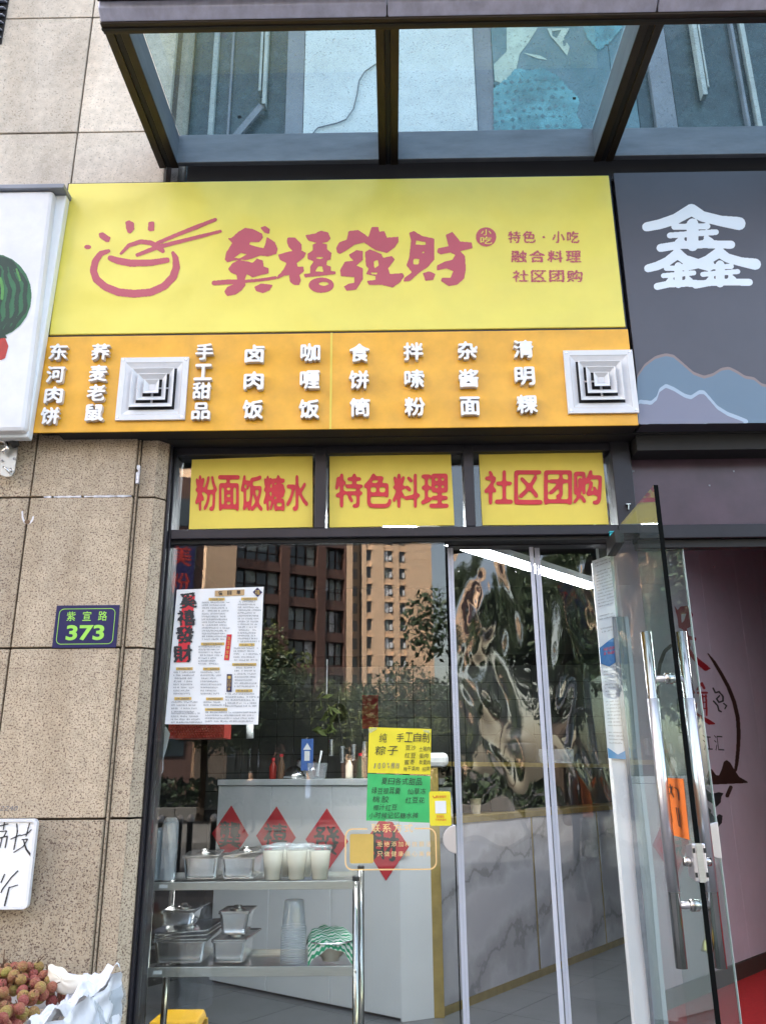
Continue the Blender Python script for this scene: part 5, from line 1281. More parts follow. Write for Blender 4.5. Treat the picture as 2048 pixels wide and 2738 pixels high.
# sleeves of cups / bag at the far left of the shelf
def sleeve(px0, px1, py0, py1, label, lean=0.0):
    y = RY0 + .06; a, b = at_y(px0, py1, y), at_y(px1, py1, y); r = (b.x - a.x) / 2; c = Vector(((a.x + b.x) / 2, y, z1a)); H_ = at_y(px0, py0, y).z - z1a
    t = thing('cup_sleeve', label, 'cup stack', c, 'plastic wrapped stacks on the rack')
    n = 14; pr = []
    for i in range(n): pr += [(r * .86, H_ * i / n * .92), (r * .93, H_ * (i + .6) / n * .92), (r * .86, H_ * (i + .8) / n * .92)]
    MB().lathe(c + Vector((0, 0, .001)), pr + [(r * .4, H_ * .93)], 16).build('cups', 'plastic_clear', t, smooth=True)
    MB().grid(lambda u, v: (c.x + (r * (1 + .10 * math.sin(9 * u * 6.28 + v * 11)) * (1 - .5 * max(0, v - .9) * 10 * .8)) * math.cos(u * 6.283), c.y + r * (1 + .12 * math.sin(7 * u * 6.28 + v * 9)) * math.sin(u * 6.283), c.z + .001 + H_ * v), 28, 14).build('plastic_wrap', 'plastic_clear', t, smooth=True)
sleeve(426, 468, 2188, 2350, 'clear plastic sleeve of stacked cups at the left end of the rack')
sleeve(394, 428, 2215, 2350, 'crumpled clear bag of lids against the left post of the rack')
# clear cup stack on the lower shelf
c = at_y(783, 2586, RY0 + .07); c.z = z2a; R0 = at_y(818, 2560, RY0 + .07).x - c.x
t = thing('cup_stack', 'stack of clear tapered plastic cups on the lower rack shelf', 'cups', c)
for i in range(15):
    z = i * 0.0078; MB().lathe(c + Vector((0, 0, z)), [(R0 - .001, 0), (R0, .002), (R0, .0045), (R0 - .0015, .0062)], 24, False).build('rim', 'plastic_clear', t, smooth=True)
zt = 15 * 0.0078
MB().lathe(c + Vector((0, 0, zt)), [(R0 * .93, 0), (R0 * .80, .06), (R0 * .76, .082), (R0 * .7, .085), (.001, .083)], 24, False).build('top_cup', 'plastic_clear', t, smooth=True)
# bowl under a wavy striped cloth
c = at_y(884, 2578, RY0 + .10); c.z = z2a
t = thing('rice_bowl', 'cream bowl on a steel dish at the right end of the lower shelf', 'bowl', c)
MB().lathe(c, [(0.03, 0), (0.032, .008), (0.055, .03), (0.066, .062)], 24, False).build('bowl_wall', 'foam', t, smooth=True)
MB().lathe(c + Vector((0, 0, .055)), [(0.060, 0), (0.082, .008), (0.084, .011), (.06, .014)], 24, False).build('steel_dish', 'steel', t, smooth=True)
o = MB().grid(lambda u, v: ((u - .5) * .165, (v - .5) * .16, (.022 * (1 - ((u - .45) ** 2 + (v - .5) ** 2) * 2.1) - max(0, ((u - .5) ** 2 + (v - .5) ** 2) - .20) * .22 + .004 * math.sin(u * 19 + v * 8) + .003 * math.sin(v * 23 - u * 4))), 26, 26).build('cleaning_cloth', 'cloth', smooth=True)
o.location = c + Vector((0.0, 0, .072)); o.rotation_euler = (0.25, 0.03, 0.15)
tag(o, 'green and white wave striped cloth draped over the bowl on the rack', 'cloth')
# yellow stool at the floor
p = at_y(470, 2726, 0.6); t = thing('yellow_stool', 'yellow plastic stool top at the bottom of the shop window', 'stool', (p.x, p.y, ZF))
MB().hexa([(p.x - .1, .55, p.z - .03), (p.x + .1, .55, p.z - .03), (p.x + .09, .75, p.z - .03), (p.x - .09, .75, p.z - .03), (p.x - .09, .56, p.z + .0), (p.x + .09, .56, p.z), (p.x + .08, .74, p.z), (p.x - .08, .74, p.z)]).build('seat', 'yplastic', t, bevel=0.006)
for sx_ in (-1, 1):
    for yy in (.57, .73): MB().bar((p.x + sx_ * .085, yy, p.z - .03), (p.x + sx_ * .11, yy + (yy - .65) * .3, ZF), .022, .022).build('leg', 'yplastic', t)
# white plastic bag and red woven basket at the left of the window
y = 0.16; a = at_y(452, 1936, y)
t = thing('red_basket', 'red lattice plastic basket behind the lower edge of the menu', 'basket', at_y(525, 1975, y))
bx0, bx1, bz0, bz1 = quad_on(y, (450, 1926), (598, 1926), (600, 1974), (450, 1974))
MB().box(bx0, bx1, y + .004, y + .14, bz0, bz1 - .002).build('basket_body', 'redplastic', t)
mb = MB(); s_ = 0.0105; zz = bz0 + s_ / 2; rr_ = 0
while zz < bz1:
    xx = bx0 + s_ / 2 + (rr_ % 2) * s_ / 2
    while xx < bx1 - s_ / 2: mb.hexa([(xx - s_ * .3, y + .004, zz - s_ * .3), (xx + s_ * .3, y + .004, zz - s_ * .3), (xx + s_ * .3, y + .0045, zz + s_ * .3), (xx - s_ * .3, y + .0045, zz + s_ * .3), (xx - s_ * .15, y - .001, zz - s_ * .15), (xx + s_ * .15, y - .001, zz - s_ * .15), (xx + s_ * .15, y, zz + s_ * .15), (xx - s_ * .15, y, zz + s_ * .15)]); xx += s_
    zz += s_ * .85; rr_ += 1
o = mb.build('lattice_bumps', 'redplastic', t); o['kind'] = 'stuff'
t = thing('plastic_bag', 'white plastic bag with red print hanging at the left edge of the window', 'bag', at_y(430, 2070, .12))
q0 = [(418, 1930), (445, 1945), (455, 1962), (446, 2000), (437, 2030), (437, 2060), (430, 2076), (411, 2078), (413, 2040), (418, 1990)]
P_ = lambda px, py: at_y(px, py, .12)
v, f = blob_mesh([q0], [], 405, 1925, 460, 2082, 1.5, 1.0)
mb = add_flat(MB(), v, f, P_, NF, 0); mb.build('bag_front', 'polybag', t)
mb = add_flat(MB(), v, f, PY(.13), NF, 0); mb.build('bag_back', 'polybag', t)
mb = MB()
for k in range(7): mb.box(P_(418, 0 + 2030 + k * 6).x, P_(430, 2030 + k * 6).x, .117, .1195, P_(420, 2033 + k * 6).z, P_(420, 2030 + k * 6).z)
o = mb.build('bag_print', 'red', t); o['kind'] = 'stuff'

# ------------------------------------------------------------------ papers on the window
YPp = -0.0085
def squiggles(mb, P, x0, x1, y, hh, rnd, n=NF, lift=0.0012, dens=1.0):
    """one line of tiny unreadable marks"""
    x = x0
    while x < x1:
        w_ = rnd.uniform(2.2, 3.6)
        if rnd.random() < .9 * dens:
            for q in range(3):
                if rnd.random() < .5: a = [(x, y - hh * rnd.random()), (x + w_ * .85, y - hh * rnd.random())]; dx, dy = 0, hh * .16
                else: xx = x + w_ * rnd.random() * .8; a = [(xx, y - hh), (xx + rnd.uniform(-.5, .5), y)]; dx, dy = .55, 0
                k = Vector(n) * lift * (1 + .2 * q)
                mb.quad(P(a[0][0], a[0][1]) + k, P(a[1][0], a[1][1]) + k, P(a[1][0] + dx, a[1][1] + dy) + k, P(a[0][0] + dx, a[0][1] + dy) + k)
        x += w_ + .35
def sheet(name, label, cat, quad, m, y=YPp, curl=0.0015, n=10):
    a, b, c, d = [at_y(*p, y) for p in quad]
    t = thing(name, label, cat, d)
    MB().grid(lambda u, v: d.lerp(c, u).lerp(a.lerp(b, u), v) + Vector((0, curl * math.sin(u * 9 + v * 4) * math.sin(v * 6 + 1) + .0005, 0)), n, n).build('sheet', m, t, smooth=True)
    return t
mq = ((473, 1577), (705, 1569), (690, 1938), (441, 1937))
mn = sheet('menu_poster', 'white price list poster with black brush title on a red strip, taped to the window', 'poster', mq, 'paper', curl=0.001)
def mP(u, v):  # poster coordinates in the crop of the poster, to its plane
    return at_y(430 + u / 5.266, 1540 + v / 5.266, YPp - 0.0018)
Pm = lambda px, py: at_y(px, py, YPp - 0.0018)
def band(mb, pts): mb.poly([mP(*p) for p in pts]); return mb
band(MB(), [(220, 1220), (388, 1218), (482, 275), (315, 280)]).build('red_strip', 'red', mn)
mb = MB()
for ch, u, v, s_ in (('奚', 385, 345, 225), ('禧', 360, 590, 230), ('發', 340, 830, 240), ('財', 315, 1100, 250)):
    px, py = 430 + u / 5.266, 1540 + v / 5.266; px_bold(mb, ch, px, py, s_ * 1.1 / 5.266, s_ / 5.266, Pm, NF, 0.0009, 4, .27, .1, tilt=0.05)
mb.build('title_characters', 'ink', mn)
band(MB(), [(760, 290), (1175, 272), (1178, 190), (762, 208)]).build('title_band', 'tan_print', mn)
mb = MB()
for k, ch in enumerate('價目單'): px_text(mb, ch, 430 + (840 + k * 128) / 5.266, 1540 + (243 - k * 5) / 5.266, 11, 11, Pm, NF, 0.02, 0, 0.0009)
mb.build('title_text', 'ink', mn)
bands = [(675, 900, 330), (1132, 1358, 325), (565, 895, 960), (1100, 1320, 972), (1005, 1345, 1250), (215, 450, 1310), (595, 830, 1312), (1052, 1290, 1620), (192, 432, 1730), (637, 877, 1735), (622, 935, 1885)]
mb = MB(); mb2 = MB(); rnd = random.Random(3)
for a, b, v in bands:
    band(mb, [(a, v + 18), (b, v + 16), (b, v - 22), (a, v - 20)])
    squiggles(mb2, Pm, 430 + (a + 30) / 5.266, 430 + (b - 30) / 5.266, 1540 + (v + 12) / 5.266, 5, rnd)
mb.build('heading_bands', 'gold_print', mn)
blocks = [(580, 980, 385, 940, 40), (1085, 1410, 375, 940, 40), (530, 860, 1010, 1270, 40), (1030, 1390, 1030, 1200, 42), (1040, 1360, 1305, 1580, 44), (180, 490, 1370, 1680, 43), (560, 860, 1370, 1690, 43), (910, 1390, 1675, 1880, 43), (150, 520, 1790, 1940, 45), (600, 930, 1790, 1840, 42), (625, 1370, 1935, 2090, 42), (145, 590, 1950, 2090, 42)]
for x0_, x1_, y0_, y1_, st in blocks:
    v = y0_
    while v < y1_:
        squiggles(mb2, Pm, 430 + x0_ / 5.266, 430 + (x1_ - rnd.random() * 90) / 5.266, 1540 + v / 5.266, 4.4, rnd); v += st
o = mb2.build('small_print', 'greyink', mn); o['kind'] = 'stuff'
band(MB(), [(890, 1188), (962, 1190), (1000, 824), (930, 826)]).build('red_label', 'red', mn)
band(MB(), [(925, 1634), (998, 1636), (1003, 1386), (930, 1384)]).build('navy_label', 'navy', mn)
band(MB(), [(1295, 228), (1362, 300), (1430, 232), (1360, 163)]).build('navy_diamond', 'navy', mn)
mb = MB()
for k in range(5): px_text(mb, '金玉满堂春'[k], 430 + (962 - k * 8) / 5.266, 1540 + (880 + k * 65) / 5.266, 8, 9, Pm, NF, 0, 0, 0.0012)
px_text(mb, '禧', 430 + 1362 / 5.266, 1540 + 232 / 5.266, 13, 13, Pm, NF, 0, 0, 0.0012)
for k in range(4): px_text(mb, '一日四季'[k], 430 + (966 - k * 2) / 5.266, 1540 + (1430 + k * 55) / 5.266, 8, 8, Pm, NF, 0, 0, 0.0012)
mb.build('label_text', 'gold_print', mn)

yn_ = sheet('handwritten_notice', 'yellow paper notice in marker pen taped to the window above the green one', 'notice', ((987, 1945), (1153, 1950), (1151, 2072), (983, 2067)), 'note_y')
Pn = PY(YPp - 0.0018)
C8 = lambda u, v: (940 + u / 4.81, 1900 + v / 4.81)
mb = MB()
def hw(mb, txt, u0, u1, v, h, off=0.0, shear=0.12):
    k = len(txt); st = (u1 - u0) / k
    for i, ch in enumerate(txt):
        if ch == ' ': continue
        x, y = C8(u0 + st * (i + .5), v + rnd.uniform(-5, 5)); st_w = st * (.22 if ch == '1' else (.6 if ch in '0%' else 1)); px_text(mb, ch, x, y, min(st_w * .88, h * 1.1) / 4.81, h * rnd.uniform(.9, 1.05) / 4.81, Pn, NF, off, 0, 0.001, shear=shear, tilt=rnd.uniform(-.05, .05))
hw(mb, '纯 手工自制', 350, 1010, 350, 120); hw(mb, '粽子', 290, 610, 515, 120); hw(mb, '豆沙', 690, 830, 485, 66); hw(mb, '土猪肉', 865, 1015, 500, 66)
hw(mb, '红豆', 680, 830, 578, 66); hw(mb, '蛋肉', 865, 990, 585, 62); hw(mb, '蜜枣', 675, 815, 665, 66); hw(mb, '板栗肉', 865, 1015, 668, 62); hw(mb, '梅干菜肉', 665, 870, 750, 56); hw(mb, '招牌', 905, 1005, 755, 58)
mb.build('handwriting', 'ink', yn_)
mb = MB(); hw(mb, '100%推荐', 270, 620, 712, 76); mb.build('faint_handwriting', 'greyink', yn_)
gn_ = sheet('handwritten_notice', 'green paper notice in marker pen under the yellow one on the window', 'notice', ((983, 2069), (1151, 2076), (1148, 2201), (979, 2195)), 'note_g')
mb = MB(); hw(mb, '夏日各式甜品', 380, 910, 915, 90); hw(mb, '绿豆银耳羹', 255, 630, 1035, 84); hw(mb, '仙草冻', 715, 960, 1045, 80); hw(mb, '桃胶', 260, 490, 1145, 84); hw(mb, '红豆花', 690, 945, 1155, 80)
hw(mb, '椰汁红豆', 275, 590, 1250, 76); hw(mb, '小时候记忆糖水摊', 220, 860, 1352, 78)
mb.build('handwriting', 'darkwall', gn_)
o = mb  # tape pieces
for t_own, q in ((yn_, ((984, 1949), (1006, 1945), (1008, 1951), (988, 1962))), (yn_, ((1130, 1952), (1150, 1953), (1148, 1962), (1134, 1958))), (gn_, ((1030, 2191), (1068, 2193), (1068, 2201), (1032, 2199)))):
    MB().poly([at_y(*p, YPp - 0.003) for p in q][::-1]).build('tape', 'plastic_clear', t_own)
# yellow ordering card
x0, x1, z0, z1 = quad_on(YPp, (1148, 2117), (1205, 2117), (1206, 2209), (1149, 2209))
cdq = thing('order_card', 'small yellow card with red print and a blank white square beside the green notice', 'card', (x0, YPp, z0))
MB().prism([(p[0], YPp - 0.0005, p[1]) for p in rrect(x0, x1, z0, z1, 0.006)], (0, 0.002, 0)).build('card_sheet', 'note_y', cdq)
Pc = PY(YPp - 0.0012); c = at_y(1178, 2159, YPp)
MB().box(c.x - .0185, c.x + .0185, YPp - .0022, YPp - .0007, c.z - .020, c.z + .020).build('white_square', 'paper', cdq)
mb = MB()
px_text(mb, '扫码', 1177, 2184, 20, 9, Pc, NF, 0); px_text(mb, '下单享福利', 1178, 2193, 30, 5.5, Pc, NF, 0); px_text(mb, '奚禧發財', 1180, 2131, 26, 7, Pc, NF, 0)
for q in stroke([(1157, 2129), (1160, 2134), (1165, 2134), (1167, 2128)], 1.6): mb.poly([Pc(*p) + NF * .002 for p in q])
mb.build('card_print', 'red', cdq)
# gold contact sticker (vinyl on the glass)
x0, x1, z0, z1 = quad_on(YPp, (922, 2214), (1167, 2216), (1168, 2329), (922, 2327))
gs = thing('window_sticker', 'gold outlined vinyl contact sticker with characters on the lower window', 'sticker', (x0, YPp, z0))
mb = MB(); tq = 0.0045
o_, i_ = rrect(x0, x1, z0, z1, 0.026, 5), rrect(x0 + tq, x1 - tq, z0 + tq, z1 - tq, 0.022, 5); gx0, gx1 = at_y(982, 2215, YPp).x, at_y(1108, 2215, YPp).x
n_ = len(o_)
for k in range(n_):
    j = (k + 1) % n_; a, b, c_, d_ = o_[k], o_[j], i_[j], i_[k]
    if a[1] > z1 - .001 and b[1] > z1 - .001 and a[0] > gx1 and b[0] < gx0:
        mb.quad((a[0], YPp, a[1]), (gx1, YPp, z1), (gx1, YPp, z1 - tq), (d_[0], YPp, d_[1])); mb.quad((gx0, YPp, z1), (b[0], YPp, b[1]), (c_[0], YPp, c_[1]), (gx0, YPp, z1 - tq)); continue
    mb.quad((a[0], YPp, a[1]), (b[0], YPp, b[1]), (c_[0], YPp, c_[1]), (d_[0], YPp, d_[1]))
mb.build('gold_outline', 'gold_line', gs)
for k, ch in enumerate('联系方式'): mb = MB(); px_bold(mb, ch, 1005 + k * 29, 2215, 23, 23, PY(YPp), NF, lift=0.0006, thr=.4); mb.build('vinyl_character', 'gold_line', gs)
for row, y_ in (('拒绝添加科技狠活', 2258), ('只做健康良心美食', 2284)):
    for k, ch in enumerate(row): mb = MB(); px_bold(mb, ch, 1016 + k * 18.5, y_, 14, 14, PY(YPp), NF, lift=0.0006, thr=.45); mb.build('vinyl_character', 'gold_line', gs)
a = at_y(967, 2270, YPp)
MB().prism([(p[0], YPp - 0.001, p[1]) for p in rrect(a.x - .040, a.x + .040, a.z - .046, a.z + .046, .006)], (0, .0008, 0)).build('gold_square', 'gold_print', gs)

# ------------------------------------------------------------------ clear curtain in the doorway
def curtain_sheet(pxl, pxr, label, seed, y0=0.07):
    r2 = np.random.default_rng(seed)
    x0, x1 = at_y(pxl, 1450, y0).x, at_y(pxr, 1450, y0).x; zt_, zb_ = ZT - 0.005, ZF + 0.02
    waves = [(r2.uniform(3, 9), r2.uniform(1.0, 3.5), r2.uniform(0, 6.28), r2.uniform(.0001, .0004)) for _ in range(5)] + [(r2.uniform(16, 40), r2.uniform(5, 22), r2.uniform(0, 6.28), r2.uniform(.00003, .00012)) for _ in range(12)]
    Wd = x1 - x0; Ht = zt_ - zb_
    dents = []
    for _ in range(46 if seed == 5 else 16):
        vz = 1 - min(.44, abs(r2.normal(0, .20))); a_ = r2.uniform(-.6, .6); rr = r2.uniform(.006, .020) if r2.random() < .72 else r2.uniform(.026, .045)
        dents.append((r2.uniform(0, Wd) * (.75 if seed == 5 else 1), vz * Ht, rr, rr * r2.uniform(1.5, 4.5), math.cos(a_), math.sin(a_), r2.choice((-1, 1)) * rr * r2.uniform(.05, .17)))
    D_ = np.array(dents)
    def fn(u, v):
        X = u * Wd; Z = v * Ht; d = sum(a * math.sin(kx * X + kz * Z * (1 if i % 2 else -1) + ph) for i, (kx, kz, ph, a) in enumerate(waves))
        dx = X - D_[:, 0]; dz = Z - D_[:, 1]; p_ = (dx * D_[:, 4] + dz * D_[:, 5]) / D_[:, 2]; q_ = (-dx * D_[:, 5] + dz * D_[:, 4]) / D_[:, 3]
        d += float((D_[:, 6] * np.exp(-p_ * p_ - q_ * q_)).sum())
        return (x0 + X, y0 + d * (0.35 + 0.65 * math.sin(math.pi * u)), zb_ + Z)
    t = thing('door_curtain', label, 'curtain', (x0, y0, zt_), 'clear plastic curtains in the shop doorway')
    MB().grid(fn, 84, 420).build('clear_film', 'film', t, smooth=True)
    return t, x0, x1, fn
t1, cx0, cx1, fn1 = curtain_sheet(1196, 1424, 'clear wrinkled plastic curtain filling the left half of the doorway', 5)
t2, dx0, dx1, fn2 = curtain_sheet(1426, 1640, 'clear plastic curtain at the right of the doorway beside the open door', 11, 0.085)
def tape(t, fn, u, w_, n=3):
    for k in range(n):
        xo = (k - (n - 1) / 2) * w_ / n
        mb = MB()
        for j in range(40):
            a, b = fn(u, j / 40), fn(u, (j + 1) / 40)
            x_ = a[0] + xo; h = w_ / n * .46
            mb.hexa([(x_ - h, a[1] - .006, a[2]), (x_ + h, a[1] - .006, a[2]), (x_ + h, a[1] - .003, a[2]), (x_ - h, a[1] - .003, a[2]), (b[0] + xo - h, b[1] - .006, b[2]), (b[0] + xo + h, b[1] - .006, b[2]), (b[0] + xo + h, b[1] - .003, b[2]), (b[0] + xo - h, b[1] - .003, b[2])])
        mb.build('edge_tape', 'zip', t)
tape(t1, fn1, 0.03, 0.022, 2); tape(t1, fn1, 0.975, 0.016, 1); tape(t2, fn2, 0.035, 0.020, 2)
MB().box(cx0, dx1, 0.04, 0.10, ZT - 0.012, ZT - 0.002).build('curtain_rail', 'frame', t1)

# ------------------------------------------------------------------ right jamb: white board, blue and white leaflet strip, grey curtain edge
wb = thing('partition_wall', 'white boarded partition between the two shops behind the open glass door', 'wall', (mj0, .1, 0))
x0, x1 = at_y(1634, 2035, .12).x, at_y(1674, 2035, .12).x
MB().box(x0, x1, .115, .16, 0, at_y(1620, 1500, .12).z).build('end_board', 'paper', wb, bevel=0.003)
pe = Vector((at_y(1690, 2400, .2).x, .16, 0)); pf = at_z(1676, 2725, ZF)
lgA = at_z(1905, 2652, ZF); lgB = at_z(2048, 2592, ZF)
dL = (lgB - lgA).normalized(); lgS = lgA - dL * 0.95
vslab(MB(), Vector((x1 - .02, .16, 0)), Vector((lgS.x, lgS.y, 0)), ZF, 3.89, Vector((1, -.2, 0)).normalized(), -0.04).build('side_board', 'darkwall', wb)
lf = thing('notice_strip', 'long blue and white printed leaflet hanging on the doorway partition', 'notice', at_y(1640, 2030, .10))
LQ = [at_y(*p, .108) for p in ((1583, 1500), (1640, 1480), (1678, 2032), (1626, 2028))]
MB().grid(lambda u, v: LQ[3].lerp(LQ[2], u).lerp(LQ[0].lerp(LQ[1], u), v) + Vector((0, .003 * math.sin(v * 8), 0)), 4, 16).build('leaflet', 'panel', lf, smooth=True)
def LP(u, v): return LQ[3].lerp(LQ[2], u).lerp(LQ[0].lerp(LQ[1], u), v) + NF * .0042
MB().poly([LP(0, .46), LP(.4, .44), LP(1, .47), LP(1, .59), LP(.5, .57), LP(0, .54)]).build('blue_band', mat('leaflet_blue', (.03, .16, .42), .4), lf)
MB().poly([LP(0, 0), LP(1, 0), LP(1, .045), LP(.5, .02), LP(0, .05)]).build('blue_foot', mat('leaflet_blue_light', (.04, .26, .55), .4), lf)
PLq = lambda px, py: LP((px - 1600) / 56, (2030 - py) / 540)
mb = MB()
for k in range(56):
    v = .07 + k * .0165
    if .44 < v < .61 or rnd.random() < .12: continue
    squiggles(mb, PLq, 1606, 1650 - rnd.random() * 8, 2030 - v * 540, 3.4, rnd, lift=0.0008)
o = mb.build('small_print', 'greyink', lf); o['kind'] = 'stuff'
mb = MB()
for k in range(2): squiggles(mb, PLq, 1610, 1648, 2030 - (.50 + k * .022) * 540, 8, rnd, lift=.0014)
o = mb.build('red_print_line', 'red', lf); o['kind'] = 'stuff'
ge = thing('curtain_edge', 'bundled grey plastic curtain edge beside the white partition', 'curtain', at_y(1700, 2400, .10))
for px, w_, m in ((1680, 10, 'steelgrey'), (1690, 11, 'greycol'), (1702, 12, 'steelgrey'), (1714, 10, 'zip')):
    c0 = at_y(px, 2050, .10).x; h = w_ / 2 * .00142
    mb = MB()
    for j in range(24):
        z0_, z1_ = ZF + .02 + (ZT - .3 - ZF) * j / 24, ZF + .02 + (ZT - .3 - ZF) * (j + 1) / 24; s0, s1 = .003 * math.sin(j * .7 + px), .003 * math.sin((j + 1) * .7 + px)
        mb.hexa([(c0 - h + s0, .10 + s0, z0_), (c0 + h + s0, .10 + s0, z0_), (c0 + h + s0, .106 + s0, z0_), (c0 - h + s0, .106 + s0, z0_), (c0 - h + s1, .10 + s1, z1_), (c0 + h + s1, .10 + s1, z1_), (c0 + h + s1, .106 + s1, z1_), (c0 - h + s1, .106 + s1, z1_)])
    mb.build('fold', m, ge)

# ------------------------------------------------------------------ neighbour's room: mauve wall with painted emblem, red carpet
nL = Vector((dL.y, -dL.x, 0))
if nL.y > 0: nL = -nL
lw_ = thing('emblem_wall', 'mauve panelled wall with a painted ring emblem in the neighbouring shop', 'wall', (lgA.x, lgA.y, ZF))
zc = 3.89
k = 0; s0 = 0.0; seams = [0.0]
for px, py in ((1790, 1700), (1895, 1700), (1990, 1700)):
    q = at_pl(px, py, lgA, nL); seams.append((q - lgS).dot(dL))
seams += [seams[-1] + .45, seams[-1] + .9, seams[-1] + 1.35]
for a, b in zip(seams[:-1], seams[1:]):
    vslab(MB(), lgS + dL * (a + .0015), lgS + dL * (b - .0015), ZF + .11, zc, nL, .02).build('wall_panel', 'mauve', lw_, bevel=.0015)
vslab(MB(), lgS - nL * .012, lgS + dL * seams[-1] - nL * .012, ZF, zc, nL, .02).build('backing', 'pale_frame', lw_)
vslab(MB(), lgS + nL * .012, lgS + dL * seams[-1] + nL * .012, ZF, ZF + .108, nL, .03).build('skirting', 'skirting', lw_)
PE = lambda px, py: at_pl(px, py, lgS, nL)
G = dict(n=nL, res=1.0)
C9 = lambda L: [(1700 + u / 3.161, 1600 + v / 3.161) for u, v in L]
def s9(pts, w): return stroke(C9(pts), [x / 3.161 for x in w] if isinstance(w, list) else w / 3.161)
print_blob('ring', 'brownink', s9([(605, 465), (660, 540), (720, 640), (780, 750), (830, 880), (860, 1010), (868, 1150), (862, 1280), (850, 1400), (840, 1455)], [8, 26, 30, 32, 34, 34, 34, 32, 30, 26]) + s9([(295, 400), (240, 450), (200, 560), (180, 700), (185, 850), (200, 1000), (225, 1180), (265, 1340), (320, 1480), (345, 1530)], [30, 32, 32, 30, 26, 24, 24, 24, 26, 26]) + s9([(800, 1600), (770, 1670)], 34), [], lw_, PE, blur=.6, rough=0, lift=.002, **G)
print_blob('mountain', 'brownink', [C9([(560, 1580), (590, 1520), (615, 1445), (640, 1445), (675, 1495), (700, 1500), (725, 1440), (740, 1385), (765, 1368), (795, 1390), (830, 1450), (870, 1510), (940, 1550), (945, 1562)])], [], lw_, PE, blur=.6, rough=0, lift=.0026, **G)
print_blob('bird', 'ink', [C9([(575, 1600), (640, 1655), (700, 1640), (740, 1650), (720, 1680), (715, 1730), (670, 1770), (662, 1805), (650, 1740), (600, 1710)]), C9([(590, 1760), (620, 1800), (670, 1860), (700, 1825), (732, 1840), (725, 1900), (690, 1940), (640, 1930), (600, 1870)])] + s9([(480, 1700), (560, 1740), (620, 1800)], [10, 30, 30]), [], lw_, PE, blur=.6, rough=0, lift=.002, **G)
print_blob('red_character', 'crimson', [C9([(320, 55), (350, 100), (375, 70), (430, 62), (450, 80), (482, 140), (460, 190), (465, 240), (420, 260), (395, 265), (360, 250), (350, 170)])] + s9([(410, 250), (430, 330), (445, 400)], 34) + s9([(440, 330), (495, 345)], 30) + s9([(345, 465), (345, 520)], 26) + s9([(430, 400), (470, 480), (530, 540), (590, 590), (625, 595)], [20, 34, 46, 50, 10]), [C9([(380, 135), (425, 130), (405, 190), (385, 210)])], lw_, PE, blur=.6, rough=0, lift=.002, **G)
print_blob('red_character', 'crimson', s9([(520, 770), (555, 720), (575, 760)], 22) + s9([(520, 800), (600, 800)], 18) + s9([(560, 820), (560, 980)], 16) + s9([(590, 820), (598, 990)], 16) + s9([(560, 830), (595, 830)], 12) + s9([(560, 880), (595, 880)], 10) + s9([(560, 930), (598, 935)], 10) + s9([(480, 850), (505, 900), (500, 970), (560, 1010), (620, 1050), (660, 1060)], [20, 18, 18, 26, 40, 14]) + s9([(480, 780), (490, 800)], 18), [], lw_, PE, blur=.6, rough=0, lift=.002, **G)
print_blob('dragon_mark', 'ink', s9([(650, 760), (670, 800), (700, 790), (735, 830), (735, 870), (700, 880), (680, 850), (705, 825)], 14) + s9([(655, 870), (690, 910), (700, 950), (720, 960)], 14) + s9([(740, 890), (765, 910), (750, 935)], 12), [], lw_, PE, blur=.5, rough=.1, lift=.002, **G)
mb = MB()
uu = dL
for ch, u, v in (('江', 603, 1222), ('汇', 700, 1225), ('溪', 505, 1222)):
    x, y = C9([(u, v)])[0]; c = PE(x, y); put_text(mb, ch, c + nL * .002, uu, (0, 0, 1), nL, 0, 0, ((PE(x + 12, y) - PE(x - 12, y)).length, (PE(x, y - 20) - PE(x, y + 20)).length))
for ch, u, v in (('川', 385, 800), ('曲', 390, 900), ('出', 400, 1080)):
    x, y = C9([(u, v)])[0]; c = PE(x, y); put_text(mb, ch, c + nL * .002, uu, (0, 0, 1), nL, 0, 0, ((PE(x + 14, y) - PE(x - 14, y)).length, (PE(x, y - 22) - PE(x, y + 22)).length))
mb.build('black_lettering', 'ink', lw_)
q1 = lgS + dL * seams[-1]
cpt = struct(MB().poly([(lgS.x - .0, lgS.y - .02, ZF + .004), (x1 + .02, .12, ZF + .004), (4.5, .12, ZF + .004), (4.5, q1.y + 1, ZF + .004), (q1.x, q1.y, ZF + .004)]).build('carpet', 'carpet'))
struct(MB().box(mj1, 4.6, .04, .115, 0, ZF).build('door_step', 'skirting'))
led(Vector((1.5, 1.1, 3.22)), Vector((3.2, 1.6, 3.22)), .16, 'added linear lamp out of view in the neighbouring shop, brightening its mauve wall')  # unseen lamp added to brighten the emblem wall

# fixed side pane of the neighbour with its half round lock plate
gx0, gx1 = mj1 + 0.001, at_y(1822, 1450, 0).x
fp = tag(MB().box(gx0, gx1, -0.006, 0.006, 0.05, zn - 0.087).build('side_pane', 'glass_door'), 'narrow fixed glass side pane of the neighbouring shop behind the open door', 'window')
MB().box(gx1 - .0012, gx1 + .0012, -.0066, .0066, .05, zn - .088).build('pane_edge', 'pale_frame', fp)
a = at_y(1912, 2248, -.01)
hp = MB(); pts = [(gx1 + .0, a.z + .058)] + [(gx1 - .058 * math.sin(t) , a.z + .058 * math.cos(t)) for t in np.linspace(0.1, math.pi - .1, 12)] + [(gx1, a.z - .058)]
hp.prism([(p[0], -.016, p[1]) for p in pts][::-1], (0, .009, 0)).build('lock_plate', 'satin', fp, bevel=.002)
